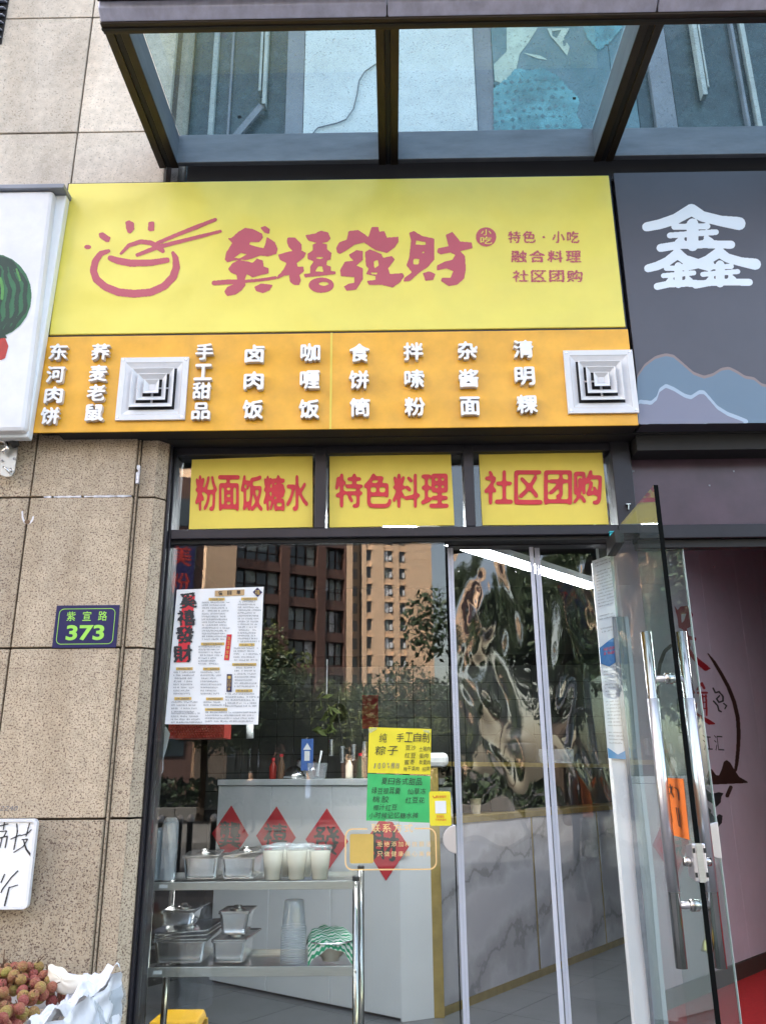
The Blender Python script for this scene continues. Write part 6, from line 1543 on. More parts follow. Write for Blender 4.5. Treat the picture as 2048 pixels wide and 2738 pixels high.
# the same kind of half-round plate on the doorway pane
a = at_y(1214, 2245, -.01); hp = MB(); pts = [(XG + .004, a.z + .045)] + [(XG + .004 - .045 * math.sin(t), a.z + .045 * math.cos(t)) for t in np.linspace(0.1, math.pi - .1, 12)] + [(XG + .004, a.z - .045)]
hp.prism([(p[0], -.014, p[1]) for p in pts][::-1], (0, .008, 0)).build('lock_plate', 'satin', gp, bevel=.002)

# ------------------------------------------------------------------ open glass door with paired pull handles
yd1 = -0.72
hx = at_y(1632, 1470, -.02).x
top = at_y(1700, 1440, -.02).z
fe = at_y(1753, 1297, yd1)
# free edge: distance where the measured edge has the door's height
d_ = ray(1753, 1297); tt = (top - CAMPOS.z) / d_.z; fe = CAMPOS + d_ * tt
yd1 = fe.y; fx = fe.x; hx0 = hx
dr = thing('glass_door', 'open frameless glass door with long steel pull handles, swung out to the street', 'door', (hx0, -.03, 0.02))
dD = Vector((fx - hx0, yd1 + .03, 0)).normalized(); nD = Vector((dD.y, -dD.x, 0))
def DP(s_, z, o_=0): p = Vector((hx0, -.03, 0)) + dD * s_ + nD * o_; return Vector((p.x, p.y, z))
WD = math.hypot(fx - hx0, yd1 + .03)
th = .006
MB().hexa([DP(0, .03, -th), DP(WD - .003, .03, -th), DP(WD - .003, .03, th), DP(0, .03, th), DP(0, top, -th), DP(WD - .003, top, -th), DP(WD - .003, top, th), DP(0, top, th)]).build('glass_leaf', 'glass_door', dr)
MB().hexa([DP(WD - .0025, .03, -.0064), DP(WD + .002, .03, -.0064), DP(WD + .002, .03, .0064), DP(WD - .0025, .03, .0064), DP(WD - .0025, top, -.0064), DP(WD + .002, top, -.0064), DP(WD + .002, top, .0064), DP(WD - .0025, top, .0064)]).build('leaf_edge', 'glass_edge', dr)
def dpl(px, py): return at_pl(px, py, DP(0, 0), nD)
hs = WD - 0.085
# bar depth from the door: find z of top/bottom through the door plane at that distance
pm_ = DP(hs, 0)
zt_ = up_at(pm_, 1780, 1690); zb_ = up_at(pm_, 1870, 2590)
zr1 = up_at(pm_, 1790, 1815); zr2 = up_at(pm_, 1860, 2422); zc1 = up_at(pm_, 1800, 1868); zc2 = up_at(pm_, 1860, 2385)
hd = thing('x', 'x', 'x'); bpy.data.objects.remove(hd)
for sgn in (-1, 1):
    o_ = sgn * .052
    hb = MB().tube([DP(hs, zb_, o_), DP(hs, zt_, o_)], .0155, 20).build('pull_handle', 'chrome', dr, smooth=False)
    for p in hb.data.polygons: p.use_smooth = len(p.vertices) == 4
    g_ = MB().tube([DP(hs, zc2, o_), DP(hs, zc1, o_)], .0163, 20).build('grip_sleeve', 'satin', hb)
    for p in g_.data.polygons: p.use_smooth = len(p.vertices) == 4
for z in (zr1, zr2):
    MB().tube([DP(hs, z, -.045), DP(hs, z, .045)], .0095, 14).build('handle_rod', 'satin', dr, smooth=True)
    MB().tube([DP(hs, z, -.014), DP(hs, z, -.010), DP(hs, z, .010), DP(hs, z, .014)], [.012, .016, .016, .012], 14).build('handle_washer', 'chrome', dr, smooth=True)
zl = up_at(DP(WD - .02, 0), 1860, 2305)
lk = MB().hexa([DP(WD - .05, zl - .040, -.018), DP(WD + .008, zl - .048, -.018), DP(WD + .008, zl - .048, .018), DP(WD - .05, zl - .040, .018), DP(WD - .05, zl + .040, -.018), DP(WD + .008, zl + .048, -.018), DP(WD + .008, zl + .048, .018), DP(WD - .05, zl + .040, .018)]).build('door_lock', 'satin', dr, bevel=.004)
MB().hexa([DP(WD + .0082, zl - .048, -.008), DP(WD + .011, zl - .048, -.008), DP(WD + .011, zl - .048, .008), DP(WD + .0082, zl - .048, .008), DP(WD + .0082, zl + .048, -.008), DP(WD + .011, zl + .048, -.008), DP(WD + .011, zl + .048, .008), DP(WD + .0082, zl + .048, .008)]).build('lock_face', 'steel_brushed', lk)
for sgn in (-1, 1):
    for dz in (-.03, .03): MB().hexa([DP(WD + .0084, zl + dz - .006, sgn * .0145 - .003), DP(WD + .0105, zl + dz - .006, sgn * .0145 - .003), DP(WD + .0105, zl + dz - .006, sgn * .0145 + .003), DP(WD + .0084, zl + dz - .006, sgn * .0145 + .003), DP(WD + .0084, zl + dz + .006, sgn * .0145 - .003), DP(WD + .0105, zl + dz + .006, sgn * .0145 - .003), DP(WD + .0105, zl + dz + .006, sgn * .0145 + .003), DP(WD + .0084, zl + dz + .006, sgn * .0145 + .003)]).build('lock_bolt', 'rub', lk)
MB().tube([DP(WD - .02, zl, .019), DP(WD - .02, zl, .036)], [.013, .011], 14).build('thumb_turn', 'chrome', lk, smooth=True)
MB().tube([DP(WD - .02, zl, -.019), DP(WD - .02, zl, -.036)], [.013, .011], 14).build('thumb_turn', 'chrome', lk, smooth=True)
# hinge clamp at the top and teal clip
for z in (top - .02, .12):
    MB().hexa([DP(-.005, z - .05, -.016), DP(.13, z - .035, -.016), DP(.13, z - .035, .016), DP(-.005, z - .05, .016), DP(-.005, z + .012, -.016), DP(.13, z + .012, -.016), DP(.13, z + .012, .016), DP(-.005, z + .012, .016)]).build('patch_hinge', 'rub', dr, bevel=.003)
c = at_y(1635, 1432, -.06); tc_ = thing('teal_clip', 'small teal plastic clip at the top of the door hinge', 'clip', c)
MB().box(c.x - .008, c.x + .008, c.y - .01, c.y + .005, c.z - .008, c.z + .008).build('jaw', 'teal', tc_, bevel=.002)
MB().box(c.x - .009, c.x + .009, c.y - .012, c.y + .002, c.z + .009, c.z + .014).box(c.x - .009, c.x + .009, c.y - .012, c.y + .002, c.z - .014, c.z - .009).build('grip', 'teal', tc_)
# orange note on the door
OQ = [dpl(*p) for p in ((1781, 2080), (1834, 2083), (1851, 2247), (1798, 2232))]
on = thing('orange_note', 'orange handwritten paper stuck on the open glass door behind the handle', 'notice', OQ[3])
e_ = nD * (.0075 if nD.x < 0 else -.0075)
MB().poly([p + e_ for p in OQ][::-1]).build('sheet', 'note_o', on)
e2_ = e_ * 1.2
mb = MB()
def OPm(px, py): return dpl(px, py) + e2_
for q in ([(1786, 2100), (1788, 2118), (1795, 2130)], [(1792, 2104), (1800, 2106)], [(1800, 2098), (1804, 2120), (1810, 2132)], [(1806, 2104), (1800, 2124)], [(1814, 2106), (1822, 2112), (1826, 2140)], [(1818, 2160), (1821, 2180), (1826, 2210)], [(1824, 2162), (1828, 2186), (1829, 2212)], [(1800, 2170), (1806, 2196)]):
    for s_ in stroke(q, 2.2): mb.poly([OPm(*p) + e2_ * (.01 * len(mb.f)) for p in s_])
mb.build('handwriting', 'ink', on)
# brass bell hanging from the lower rod
zb = zr2 - .115; c = DP(hs + .01, zb, -.0) - nD * 0; c = DP(hs - .02, zb, -.026)
bl = thing('brass_bell', 'little brass bell hanging inside the door handle', 'bell', c)
MB().lathe(c, [(.016, 0), (.013, .006), (.010, .018), (.006, .026), (.001, .029)], 16).build('bell_cup', 'brass', bl, smooth=True)
MB().tube([c + Vector((0, 0, .029)), DP(hs - .01, zr2 - .012, -.026)], .0012, 6).build('cord', 'gold_trim', bl)
MB().lathe(c + Vector((0, 0, -.006)), [(.001, 0), (.004, .003), (.001, .007)], 10).build('clapper', 'brass', bl, smooth=True)

# ------------------------------------------------------------------ fruit stall at the lower left
y = -0.165; x1, z1_, z0_ = at_y(102, 2190, y).x, at_y(95, 2190, y).z, at_y(80, 2432, y).z
bd = thing('price_board', 'white framed whiteboard reading lychee in black marker, leaning on the granite', 'board', (x1 - .3, y, z0_))
MB().prism([(p[0], y, p[1]) for p in rrect(x1 - .62, x1 - .005, z0_ + .005, z1_ - .005, .012)], (0, .008, 0)).build('board_face', 'white_letter', bd)
o = MB(); rr1 = rrect(x1 - .63, x1, z0_, z1_, .016); rr2 = rrect(x1 - .62, x1 - .009, z0_ + .009, z1_ - .009, .010); n_ = len(rr1)
for k in range(n_):
    j = (k + 1) % n_; A_, B_, C_, D_ = rr1[k], rr1[j], rr2[j], rr2[k]
    o.hexa([(A_[0], y - .006, A_[1]), (B_[0], y - .006, B_[1]), (C_[0], y - .006, C_[1]), (D_[0], y - .006, D_[1]), (A_[0], y + .012, A_[1]), (B_[0], y + .012, B_[1]), (C_[0], y + .012, C_[1]), (D_[0], y + .012, D_[1])])
o.build('rim', 'white_plastic', bd)
mb = MB()
C10 = lambda L: [(u / 3.214, 2050 + v / 3.214) for u, v in L]
def s10(pts, w): return stroke(C10(pts), [x / 3.214 for x in w] if isinstance(w, list) else w / 3.214)
zhi = s10([(145, 495), (150, 560), (120, 715)], 11) + s10([(95, 625), (175, 590)], 10) + s10([(180, 595), (235, 580), (270, 545)], 9) + s10([(255, 490), (225, 600)], 10) + s10([(190, 630), (240, 625), (200, 690), (120, 740)], 9) + s10([(205, 640), (225, 710), (280, 785)], [10, 16, 22])
li = s10([(-30, 520), (70, 495)], 10) + s10([(40, 480), (30, 545)], 10) + s10([(0, 560), (60, 555), (30, 610)], 9) + s10([(-20, 620), (65, 600), (45, 700)], 11) + s10([(20, 610), (0, 700)], 10)
jin_ = s10([(155, 900), (95, 960), (20, 1060), (10, 1085)], 12) + s10([(90, 1040), (155, 1020)], 9) + s10([(80, 1040), (40, 1200)], [12, 16]) + s10([(40, 930), (10, 1000)], 12)
print_blob('handwriting', 'ink', zhi + li + jin_, [], bd, PY(y - .001), blur=.7, rough=0, lift=.0012)

# table under the basket
tz = .78
tb = thing('stall_table', 'small folding table carrying the fruit tray', 'table', (-1.35, -.62, 0))
MB().box(-1.95, -.80, -.95, -.27, tz - .03, tz).build('tabletop', 'wood', tb, bevel=.004)
for sx_ in (-1.9, -.85):
    for sy_ in (-.90, -.32): MB().tube([(sx_, sy_, 0), (sx_, sy_, tz - .031)], .014, 8).build('leg', 'steel', tb)
# white plastic lined foam tray
BK = -.34; FR = -.88
bxr = at_y(312, 2606, BK).x; bz = at_y(312, 2604, BK).z
tr_ = thing('fruit_tray', 'foam tray wrapped in white plastic sheet holding the lychees', 'tray', (bxr - .5, -.6, tz))
bx_l = bxr - .95
MB().box(bx_l, bxr, FR, BK, tz + .001, bz - .09).build('tray_floor', 'foam', tr_)
def wr(u, v): return .006 * math.sin(u * 23 + 3 * math.sin(v * 9)) + .004 * math.sin(v * 31 + u * 13) + .0030 * abs(math.sin(u * 51 + 5 * math.sin(v * 7 + u * 3))) + .0022 * abs(math.sin(v * 43 - u * 29 + 2 * math.sin(u * 17)))
MB().grid(lambda u, v: (bxr + .01 + wr(u, v) + .03 * (1 - v), BK + (FR - BK) * u, tz - .12 + (bz - tz + .12) * v + (.008 * math.sin(u * 14) if v > .95 else 0)), 56, 40).build('plastic_side', 'polybag', tr_, smooth=True)
MB().grid(lambda u, v: (bx_l + (bxr + .01 - bx_l) * u, BK + .012 + wr(v, u) * .6, tz - .02 + (bz - tz + .02) * v + .010 * math.sin(u * 19) * v), 40, 12).build('plastic_side', 'polybag', tr_, smooth=True)
MB().grid(lambda u, v: (bx_l + (bxr + .012 - bx_l) * u, FR - .012 - wr(v, u), tz - .12 + (bz - .03 - tz + .12) * v + .012 * math.sin(u * 17) * v), 70, 36).build('plastic_side', 'polybag', tr_, smooth=True)
# folded-over lip: broad on the right
def lip(u, v):
    x_ = bxr + .012 - .155 * v * (1 - .35 * math.sin(u * 3.0)) * (1 - .4 * u) ; y_ = BK + (FR - BK) * u
    return (x_, y_, bz + .012 * math.sin(u * 15 + v * 3) * (1 - v) - .05 * v ** 1.5 + .010 * math.sin(v * 12 + u * 9) + .012 * math.sin(math.pi * v))
MB().grid(lambda u, v: (lip(u, v)[0], lip(u, v)[1], lip(u, v)[2] + wr(u, v) * 1.2), 60, 40).build('plastic_lip', 'polybag', tr_, smooth=True)
MB().grid(lambda u, v: (bxr + .02 + .035 * v + .012 * math.sin(v * 14 + u * 6), BK - .01 - .22 * u, bz - .02 - .35 * v), 12, 14).build('plastic_flap', 'plastic_clear', tr_, smooth=True)
# lychees
lm = MB(); 
ico = [(1.0 * math.sin(math.pi * j / 9), math.cos(math.pi * j / 9)) for j in range(10)]
lm.lathe((0, 0, 0), [(max(.0002, .0165 * r * (1 - .06 * z)), -.0178 * z) for r, z in ico], 14)
lme = lm.mesh('lychee', 'lychee', smooth=True)
stm = MB().tube([(0, 0, .0172), (.001, 0, .022), (.003, .001, .028)], [.0022, .0016, .0013], 5).mesh('stem', 'stem')
pts = []
def topz(px_, y_): # heap surface
    u = (px_ - bx_l) / (bxr - bx_l); return None
cxh, cyh = at_y(25, 2640, -.6).x, -.58
rl = random.Random(5); tries = 0
while len(pts) < 235 and tries < 90000:
    tries += 1
    y_ = rl.uniform(FR + .03, BK - .03); x = rl.uniform(cxh - .20, bxr - .115 - .03 * (BK - y_) / .5)
    edge = max(0, (x - (cxh + .06)) / .17)
    hgt = bz + .006 - .045 * edge - .03 * max(0, (-.5 - y_) / .4) + .018 * math.sin(x * 20) * math.sin(y_ * 17) + (.015 if x < cxh else 0)
    z = hgt - rl.choice((0, 0, 0, .022, .04)) + rl.uniform(-.004, .004)
    if all((x - a) ** 2 + (y_ - b) ** 2 + (z - c) ** 2 > .0268 ** 2 for a, b, c in pts): pts.append((x, y_, z))
tints = ['rosy red', 'brownish red', 'red and green mottled', 'yellow green']
LM = []
for k in range(4):
    m_ = MT['lychee'].copy(); m_.name = 'lychee_skin_' + ('rose', 'brown', 'mottled', 'green')[k]
    for nd in m_.node_tree.nodes:
        if nd.type == 'MATH' and nd.operation == 'MULTIPLY': nd.inputs[1].default_value = 0.10; off_ = nd
        if nd.type == 'MATH' and nd.operation == 'MULTIPLY_ADD': nd.inputs[1].default_value = (0.45, 0.4, 1.0, 0.6)[k]; nd.inputs[2].default_value = 0
    ad_ = m_.node_tree.nodes.new('ShaderNodeMath'); ad_.operation = 'ADD'; ad_.inputs[1].default_value = (0.20, 0.28, 0.06, 0.38)[k]
    ma = [nd for nd in m_.node_tree.nodes if nd.type == 'MATH' and nd.operation == 'MULTIPLY_ADD'][0]; vr = [nd for nd in m_.node_tree.nodes if nd.type == 'VALTORGB'][0]
    m_.node_tree.links.new(ma.outputs[0], ad_.inputs[0]); m_.node_tree.links.new(ad_.outputs[0], vr.inputs[0])
    q_ = lme.copy(); q_.materials.clear(); q_.materials.append(m_); LM.append(q_)
foamx = at_y(180, 2620, -.46)
for k, p in enumerate(pts):
    ti = rl.choices(range(4), (3, 4, 5, 4))[0]
    o = bpy.data.objects.new('lychee', LM[ti]); COL.objects.link(o); o.location = p
    o.rotation_euler = (rl.uniform(-1.2, 1.2), rl.uniform(-1.2, 1.2), rl.uniform(0, 6.28)); s_ = rl.uniform(.80, .95); o.scale = (s_, s_, s_)
    side = ('far left', 'left', 'middle', 'right')[min(3, max(0, int((p[0] - cxh + .20) / .09)))]; hgt = 'on top' if p[2] > bz + .015 else ('half buried' if p[2] < bz - .015 else 'in the open')
    where = 'by the cream foam sheet' if (Vector(p) - foamx).length < .11 else ('at the back of the heap' if p[1] > -.46 else ('along the front of the heap' if p[1] < -.74 else ('beside the white plastic' if p[0] > cxh + .07 else 'in the heap')))
    tag(o, tints[ti] + ' lychee ' + where + ', ' + side + ', ' + hgt, 'lychee', 'lychees heaped in the tray')
    s2 = bpy.data.objects.new('stem', stm); COL.objects.link(s2); s2.parent = o
# twigs
for k, (q0, q1, q2, lb) in enumerate(((((10, 2615)), (9, 2580), (12, 2540), 'bare upright lychee twig sticking out at the left of the heap'), ((85, 2600), (100, 2575), (118, 2557), 'thin curved lychee twig behind the heap'), ((122, 2618), (128, 2596), (124, 2580), 'short reddish twig beside the white paper'), ((2, 2590), (12, 2572), (22, 2570), 'forked twig tip by the whiteboard'))):
    yy = -.42
    tw = MB().tube([at_y(*q0, yy), at_y(*q1, yy), at_y(*q2, yy)], [.003, .0022, .0012], 6)
    if k == 0: tw.tube([at_y(9, 2580, yy), at_y(18, 2566, yy)], [.002, .001], 5); tw.tube([at_y(9, 2590, yy), at_y(-4, 2570, yy)], [.002, .001], 5)
    tag(tw.build('twig', 'stem'), lb, 'twig')
# cream foam net / paper lying on top
FP = lambda px, py: at_y(px, py, -.46)
pf_ = [(127, 2578), (140, 2573), (152, 2583), (166, 2581), (180, 2592), (190, 2608), (215, 2605), (240, 2607), (243, 2625), (236, 2645), (215, 2657), (190, 2664), (165, 2662), (140, 2648), (124, 2630), (127, 2610), (130, 2595)]
v, f = blob_mesh([pf_], [], 118, 2568, 250, 2670, 2.0, 1.6)
mb = MB(); c0 = (182, 2625)
for s_ in (-1, 1):
    k = len(mb.v)
    for p in v: 
        q = FP(p[0], p[1]); 
        mb.v.append((q.x, q.y - .012 * s_ * 1.0, q.z))
    for g_ in f: mb.f.append(tuple(k + i for i in g_))
fpap = MB()
# padded shape: rings shrinking towards the middle
N_ = len(pf_)
cxm = sum(p[0] for p in pf_) / N_; cym = sum(p[1] for p in pf_) / N_
lv_ = []
for s_, dd in ((1.0, 0), (.93, .014), (.72, .026), (.4, .031), (.08, .030)):
    lv_.append([FP(cxm + (p[0] - cxm) * s_, cym + (p[1] - cym) * s_) + Vector((0, -dd + .004 * math.sin(i * 2.1 + s_ * 7), 0)) for i, p in enumerate(pf_)])
fpap.v = [tuple(p) for l in lv_ for p in l]
for i in range(len(lv_) - 1):
    for j in range(N_): fpap.f.append((i * N_ + j, i * N_ + (j + 1) % N_, (i + 1) * N_ + (j + 1) % N_, (i + 1) * N_ + j))
fpap.f.append(tuple((len(lv_) - 1) * N_ + j for j in range(N_))); fpap.f.append(tuple(N_ - 1 - j for j in range(N_)))
o = fpap.build('foam_sheet', 'foam', smooth=True)
ss = o.modifiers.new('soft', 'SUBSURF'); ss.levels = ss.render_levels = 2
tag(o, 'crumpled cream foam sheet lying between the lychees and the white plastic', 'packaging')

# ------------------------------------------------------------------ across the street (seen mirrored in the glass)
def vpt(px, py, D, p0=None, n=None):
    d = ray(px, py); h = math.hypot(d.x, d.y); return CAMPOS + d * (D / h)
def vplane(px, py, D, ang_deg):
    """vertical plane in mirrored space; ang = how far its right side recedes"""
    p0 = vpt(px, py, D); a = rad(ang_deg); d = Vector((math.cos(a), math.sin(a), 0)); n = Vector((math.sin(a), -math.cos(a), 0)); return p0, d, n
def flip(p): return Vector((p[0], -p[1], p[2]))
class Facade:
    """building face laid out in mirrored space; s runs right, o runs out towards the viewer"""
    def __init__(s, px, py, D, ang): s.p0, s.d, s.n = vplane(px, py, D, ang); s.p0 = Vector((s.p0.x, s.p0.y, 0))
    def sz(s, px, py): q = at_pl(px, py, s.p0, s.n); return (q - s.p0).dot(s.d), q.z
    def P(s, a, z, o=0): q = s.p0 + s.d * a + s.n * o; return flip((q.x, q.y, z))
    def box(s, mb, a0, a1, z0, z1, o0, o1):
        return mb.hexa([s.P(a0, z0, o0), s.P(a0, z0, o1), s.P(a1, z0, o1), s.P(a1, z0, o0), s.P(a0, z1, o0), s.P(a0, z1, o1), s.P(a1, z1, o1), s.P(a1, z1, o0)])
# brown office block
fb = Facade(777, 1533, 85, 30)
s0 = fb.sz(450, 1500)[0] - 12; sT = fb.sz(545, 1500)[0]; sT2 = fb.sz(625, 1500)[0]; s3 = fb.sz(925, 1540)[0]
HB = 42
bb = thing('office_block', 'dark brown office block across the street reflected in the shop window', 'building', fb.P(s3 - 12, 0, -8))
fb.box(MB(), sT2, s3, 0, HB, -18, -0.9).build('core', 'far_glass', bb)
colsB = [fb.sz(a, 1540)[0] for a in (630, 750, 773, 848, 870, 921)]
zr = fb.sz(777, 1533)[1]; st_ = 3.45
rows = [zr - st_ * 5 + st_ * k for k in range(-2, 11)]
for a, b in ((sT2, colsB[0]), (colsB[1], colsB[2]), (colsB[3], colsB[4]), (colsB[5], s3)):
    fb.box(MB(), a, b, 0, HB, -.9, 0.15).build('pier', 'brown_clad', bb)
for zt_ in rows:
    if zt_ < 4: continue
    for i in range(0, 6, 2):
        a, b = colsB[i], colsB[i + 1]; z0 = zt_ - 2.45
        fb.box(MB(), a, b, zt_, z0 + st_, -.9, .0).build('spandrel', 'brown_clad', bb)
        wdw = fb.box(MB(), a, b, z0, zt_, -.82, -.78).build('window', 'far_glass', bb)
        npan = 4 if i == 0 else 3
        for k in range(npan + 1):
            q = a + (b - a) * k / npan; fb.box(MB(), q - .05, q + .05, z0, zt_, -.78, -.60).build('mullion', 'brownink', wdw)
        fb.box(MB(), a, b, z0 + 1.0, z0 + 1.08, -.78, -.64).build('rail', 'brownink', wdw)
        for k in range(npan):
            if rl.random() < .55:
                q0_, q1_ = a + (b - a) * k / npan + .07, a + (b - a) * (k + 1) / npan - .07; fb.box(MB(), q0_, q1_, z0 + rl.choice((1.1, .2, 1.3)), zt_ - .03, -.775, -.75).build('blind', rl.choice(('far_blind', 'far_blind', 'far_white')), wdw)
fb.box(MB(), sT, sT2, 0, HB, -17, .8).build('tan_pier', 'tan_clad', bb)
# darker block at the far left with a vertical banner
fd = Facade(500, 1560, 62, 20)
d0, d1 = fd.sz(300, 1500)[0] - 8, fd.sz(546, 1500)[0]
db = thing('corner_block', 'dark block with a red vertical banner left of the office block', 'building', fd.P(d0 + 5, 0, -6))
fd.box(MB(), d0, d1, 0, 24, -14, -.5).build('walls', 'brown_clad', db)
for k in range(6):
    z = 3 + k * 3.4
    for j in range(4):
        a = d1 - 3.2 - j * 3.4; fd.box(MB(), a, a + 2.6, z, z + 2.2, -.49, -.42).build('window', 'far_glass', db)
a, z_ = fd.sz(483, 1525)
bn = fd.box(MB(), a - 1.0, a + 1.0, z_ - 4, z_ + 2.8, -.40, -.2).build('banner', 'navy', db)
for ch, dz in (('美', 1.2), ('粉', -.9)):
    mb = MB(); c = fd.P(a, z_ + dz, -.19); put_bold(mb, ch, c, flip(fd.d), (0, 0, 1), flip(fd.n), (1.5, 1.6))
    mb.v = [v_ for v_ in mb.v]; mb.build('banner_character', 'redplastic', bn)
# tan tower
fr = Facade(1060, 1480, 140, 16)
HT = 78
A = lambda px: fr.sz(px, 1520)[0]
tw = thing('apartment_tower', 'tall tan apartment tower with open casements reflected in the shop window', 'building', fr.P(A(1060), 0, -9))
sA, sB, sC, sD, sE = A(920), A(943), A(969), A(1075), A(1154)
fr.box(MB(), sC, sE, 0, HT, -16, -.35).build('core', 'far_glass', tw)
fr.box(MB(), sA, sB, 0, HT, -16, 0).build('wall_strip', 'tan_clad', tw)
fr.box(MB(), sB, sC, 0, HT, -16, -2.2).build('recess_wall', 'tan_clad', tw)
zt0 = fr.sz(1040, 1472)[1]; st2 = 3.05
wc = [(A(980), A(993)), (A(1027), A(1049)), (A(1067), A(1082))]
edges = [sC, wc[0][0], wc[0][1], wc[1][0], wc[1][1], wc[2][0], wc[2][1], sE]
for i in range(0, 8, 2): fr.box(MB(), edges[i], edges[i + 1], 0, HT, -.35, 0).build('wall_strip', 'tan_clad', tw)
for k in range(-14, 8):
    zt_ = zt0 + k * st2
    if zt_ < 6 or zt_ > HT - 1: continue
    for i, (a, b) in enumerate(wc):
        h_ = 2.0
        fr.box(MB(), a, b, zt_, zt_ + st2 - h_, -.35, -.12).build('spandrel', 'tan_clad', tw)
        fr.box(MB(), a - .08, b + .08, zt_ - .10, zt_ + .12, -.12, .12).build('lintel', 'tan_clad', tw)
        wn = fr.box(MB(), a, b, zt_ - h_, zt_ - .11, -.33, -.28).build('window', 'far_glass', tw)
        if i == 1: fr.box(MB(), a + .1, a + (b - a) * .52, zt_ - h_ + .1, zt_ - .15, -.28, -.25).build('pane', rl.choice(('far_blind', 'far_white')), wn)
        if i > 0: fr.box(MB(), a + (b - a) * .62, a + (b - a) * .92, zt_ - h_ + .2, zt_ - .9, -.22, .12).build('open_sash', 'far_white', wn)
        fr.box(MB(), a + (b - a) * .55, a + (b - a) * .60, zt_ - h_, zt_ - .11, -.28, -.20).build('mullion', 'brownink', wn)
    fr.box(MB(), sB + .3, sC - .4, zt_ - 1.9, zt_ - .1, -2.2, -2.12).build('window', 'far_glass', tw)
# unseen pale block added on the left to bounce sunlight onto the shopfront
fp_ = Facade(-1400, 1400, 48, -28)
pb = thing('bounce_block', 'pale block added out of view to bounce sunlight onto the shopfront', 'building', fp_.P(0, 0, -8))
fp_.box(MB(), -22, 16, 0, 30, -12, 0).build('walls', 'pale_clad', pb)
for k in range(7):
    for j in range(8): fp_.box(MB(), -20 + j * 4.4, -17.6 + j * 4.4, 3 + k * 3.8, 5.2 + k * 3.8, .01, .06).build('window', 'far_glass', pb)

# trees
def crown_mesh(seed, R, H, n, m, leaf):
    r2 = np.random.default_rng(seed); cl = [(r2.normal(0, .42, 3) * np.array([R, R, H * .5]), r2.uniform(.30, .5) * R) for _ in range(16)]
    mb = MB()
    for i in range(n):
        c, rr = cl[r2.integers(len(cl))]; d = r2.normal(size=3); d /= np.linalg.norm(d); p = c + d * rr * r2.random() ** .4
        a = r2.normal(size=3); a /= np.linalg.norm(a); b = np.cross(a, r2.normal(size=3)); b /= np.linalg.norm(b); s_ = leaf * r2.uniform(.6, 1.3)
        mb.quad(p - a * s_, p - b * s_ * .5, p + a * s_, p + b * s_ * .5)
    return mb.mesh('crown', m)
CR = [crown_mesh(1, 2.6, 4.0, 9000, 'leaf', .10), crown_mesh(2, 2.8, 3.6, 9000, 'leaf2', .10), crown_mesh(3, 2.4, 4.4, 9000, 'leaf2', .10)]
tk = MB().tube([(0, 0, 0), (.05, .02, 1.5), (0, -.05, 3.2), (.1, 0, 4.4)], [.16, .13, .10, .05], 8)
for a_ in range(5): tk.tube([(0, 0, 2.2 + a_ * .3), (.9 * math.cos(a_ * 1.3), .9 * math.sin(a_ * 1.3), 3.8 + a_ * .3)], [.06, .02], 5)
TK = tk.mesh('trunk', 'bark')
def tree(px, pytop, D, kind, sc_, label):
    q = vpt(px, pytop, D); z = q.z; H_ = 6.6 * sc_; p = flip((q.x, q.y, 0)); g = 0 if -60 < p.y < -19 else -.145
    t = thing('street_tree', label, 'tree', (p.x, p.y, g), 'trees across the street'); k = max(.5, z / 6.6)
    t.scale = (sc_, sc_, k)
    for nm, me, zz in (('trunk', TK, 0), ('crown', CR[kind], 4.5)):
        o = bpy.data.objects.new(nm, me); COL.objects.link(o); o.parent = t; o.location = (0, 0, zz)
    t.rotation_euler = (0, 0, px * .01)
tree(560, 1755, 34, 0, 1.25, 'tree left of the office block entrance, reflected behind the menu poster')
tree(690, 1700, 36, 0, 1.15, 'light green tree in front of the office block')
tree(800, 1830, 38, 1, 1.1, 'dark tree between the office block and the tower')
tree(905, 1850, 37, 0, 1.1, 'bushy tree below the left edge of the tower')
tree(1000, 1800, 42, 1, 1.1, 'tree standing below the middle of the tower')
tree(1085, 1850, 40, 1, 1.05, 'tree below the window columns of the tower')
tree(1190, 1840, 38, 2, 1.0, 'tall dark tree right of the tower')
tree(1450, 1420, 30, 2, 1.4, 'large dark tree reflected in the doorway curtain')
tree(1660, 1330, 28, 1, 1.7, 'broad dark tree reflected right of the doorway')
tree(1860, 1360, 29, 2, 1.8, 'dark tree reflected toward the glass door')
tree(400, 1650, 32, 2, 1.4, 'dark tree at the left end of the row')
tree(2060, 1350, 30, 1, 1.9, 'dark tree at the right end of the row')
tree(2300, 1480, 30, 2, 1.7, 'dark tree beyond the right end of the street')
# hedge and low planter wall
pw = thing('planter_wall', 'low stone planter wall in front of the trees across the street', 'wall', (-4, -31, 0))
for k in range(12): MB().box(-26 + k * 4.4, -21.62 + k * 4.4, -31.0, -30.5, 0.0, .45).build('wall_block', 'kerb_stone', pw, bevel=.02)
mb = MB(); r2 = np.random.default_rng(9)
for i in range(9000):
    p = np.array([r2.uniform(-26, 26), r2.uniform(-34, -31.1), r2.uniform(.3, 1.5)]); a = r2.normal(size=3); a /= np.linalg.norm(a); b = np.cross(a, r2.normal(size=3)); b /= np.linalg.norm(b)
    mb.quad(p - a * .16, p - b * .09, p + a * .16, p + b * .09)
o = mb.build('hedge', 'leaf2'); tag(o, 'clipped dark hedge behind the planter wall across the street', 'hedge', kind='stuff')
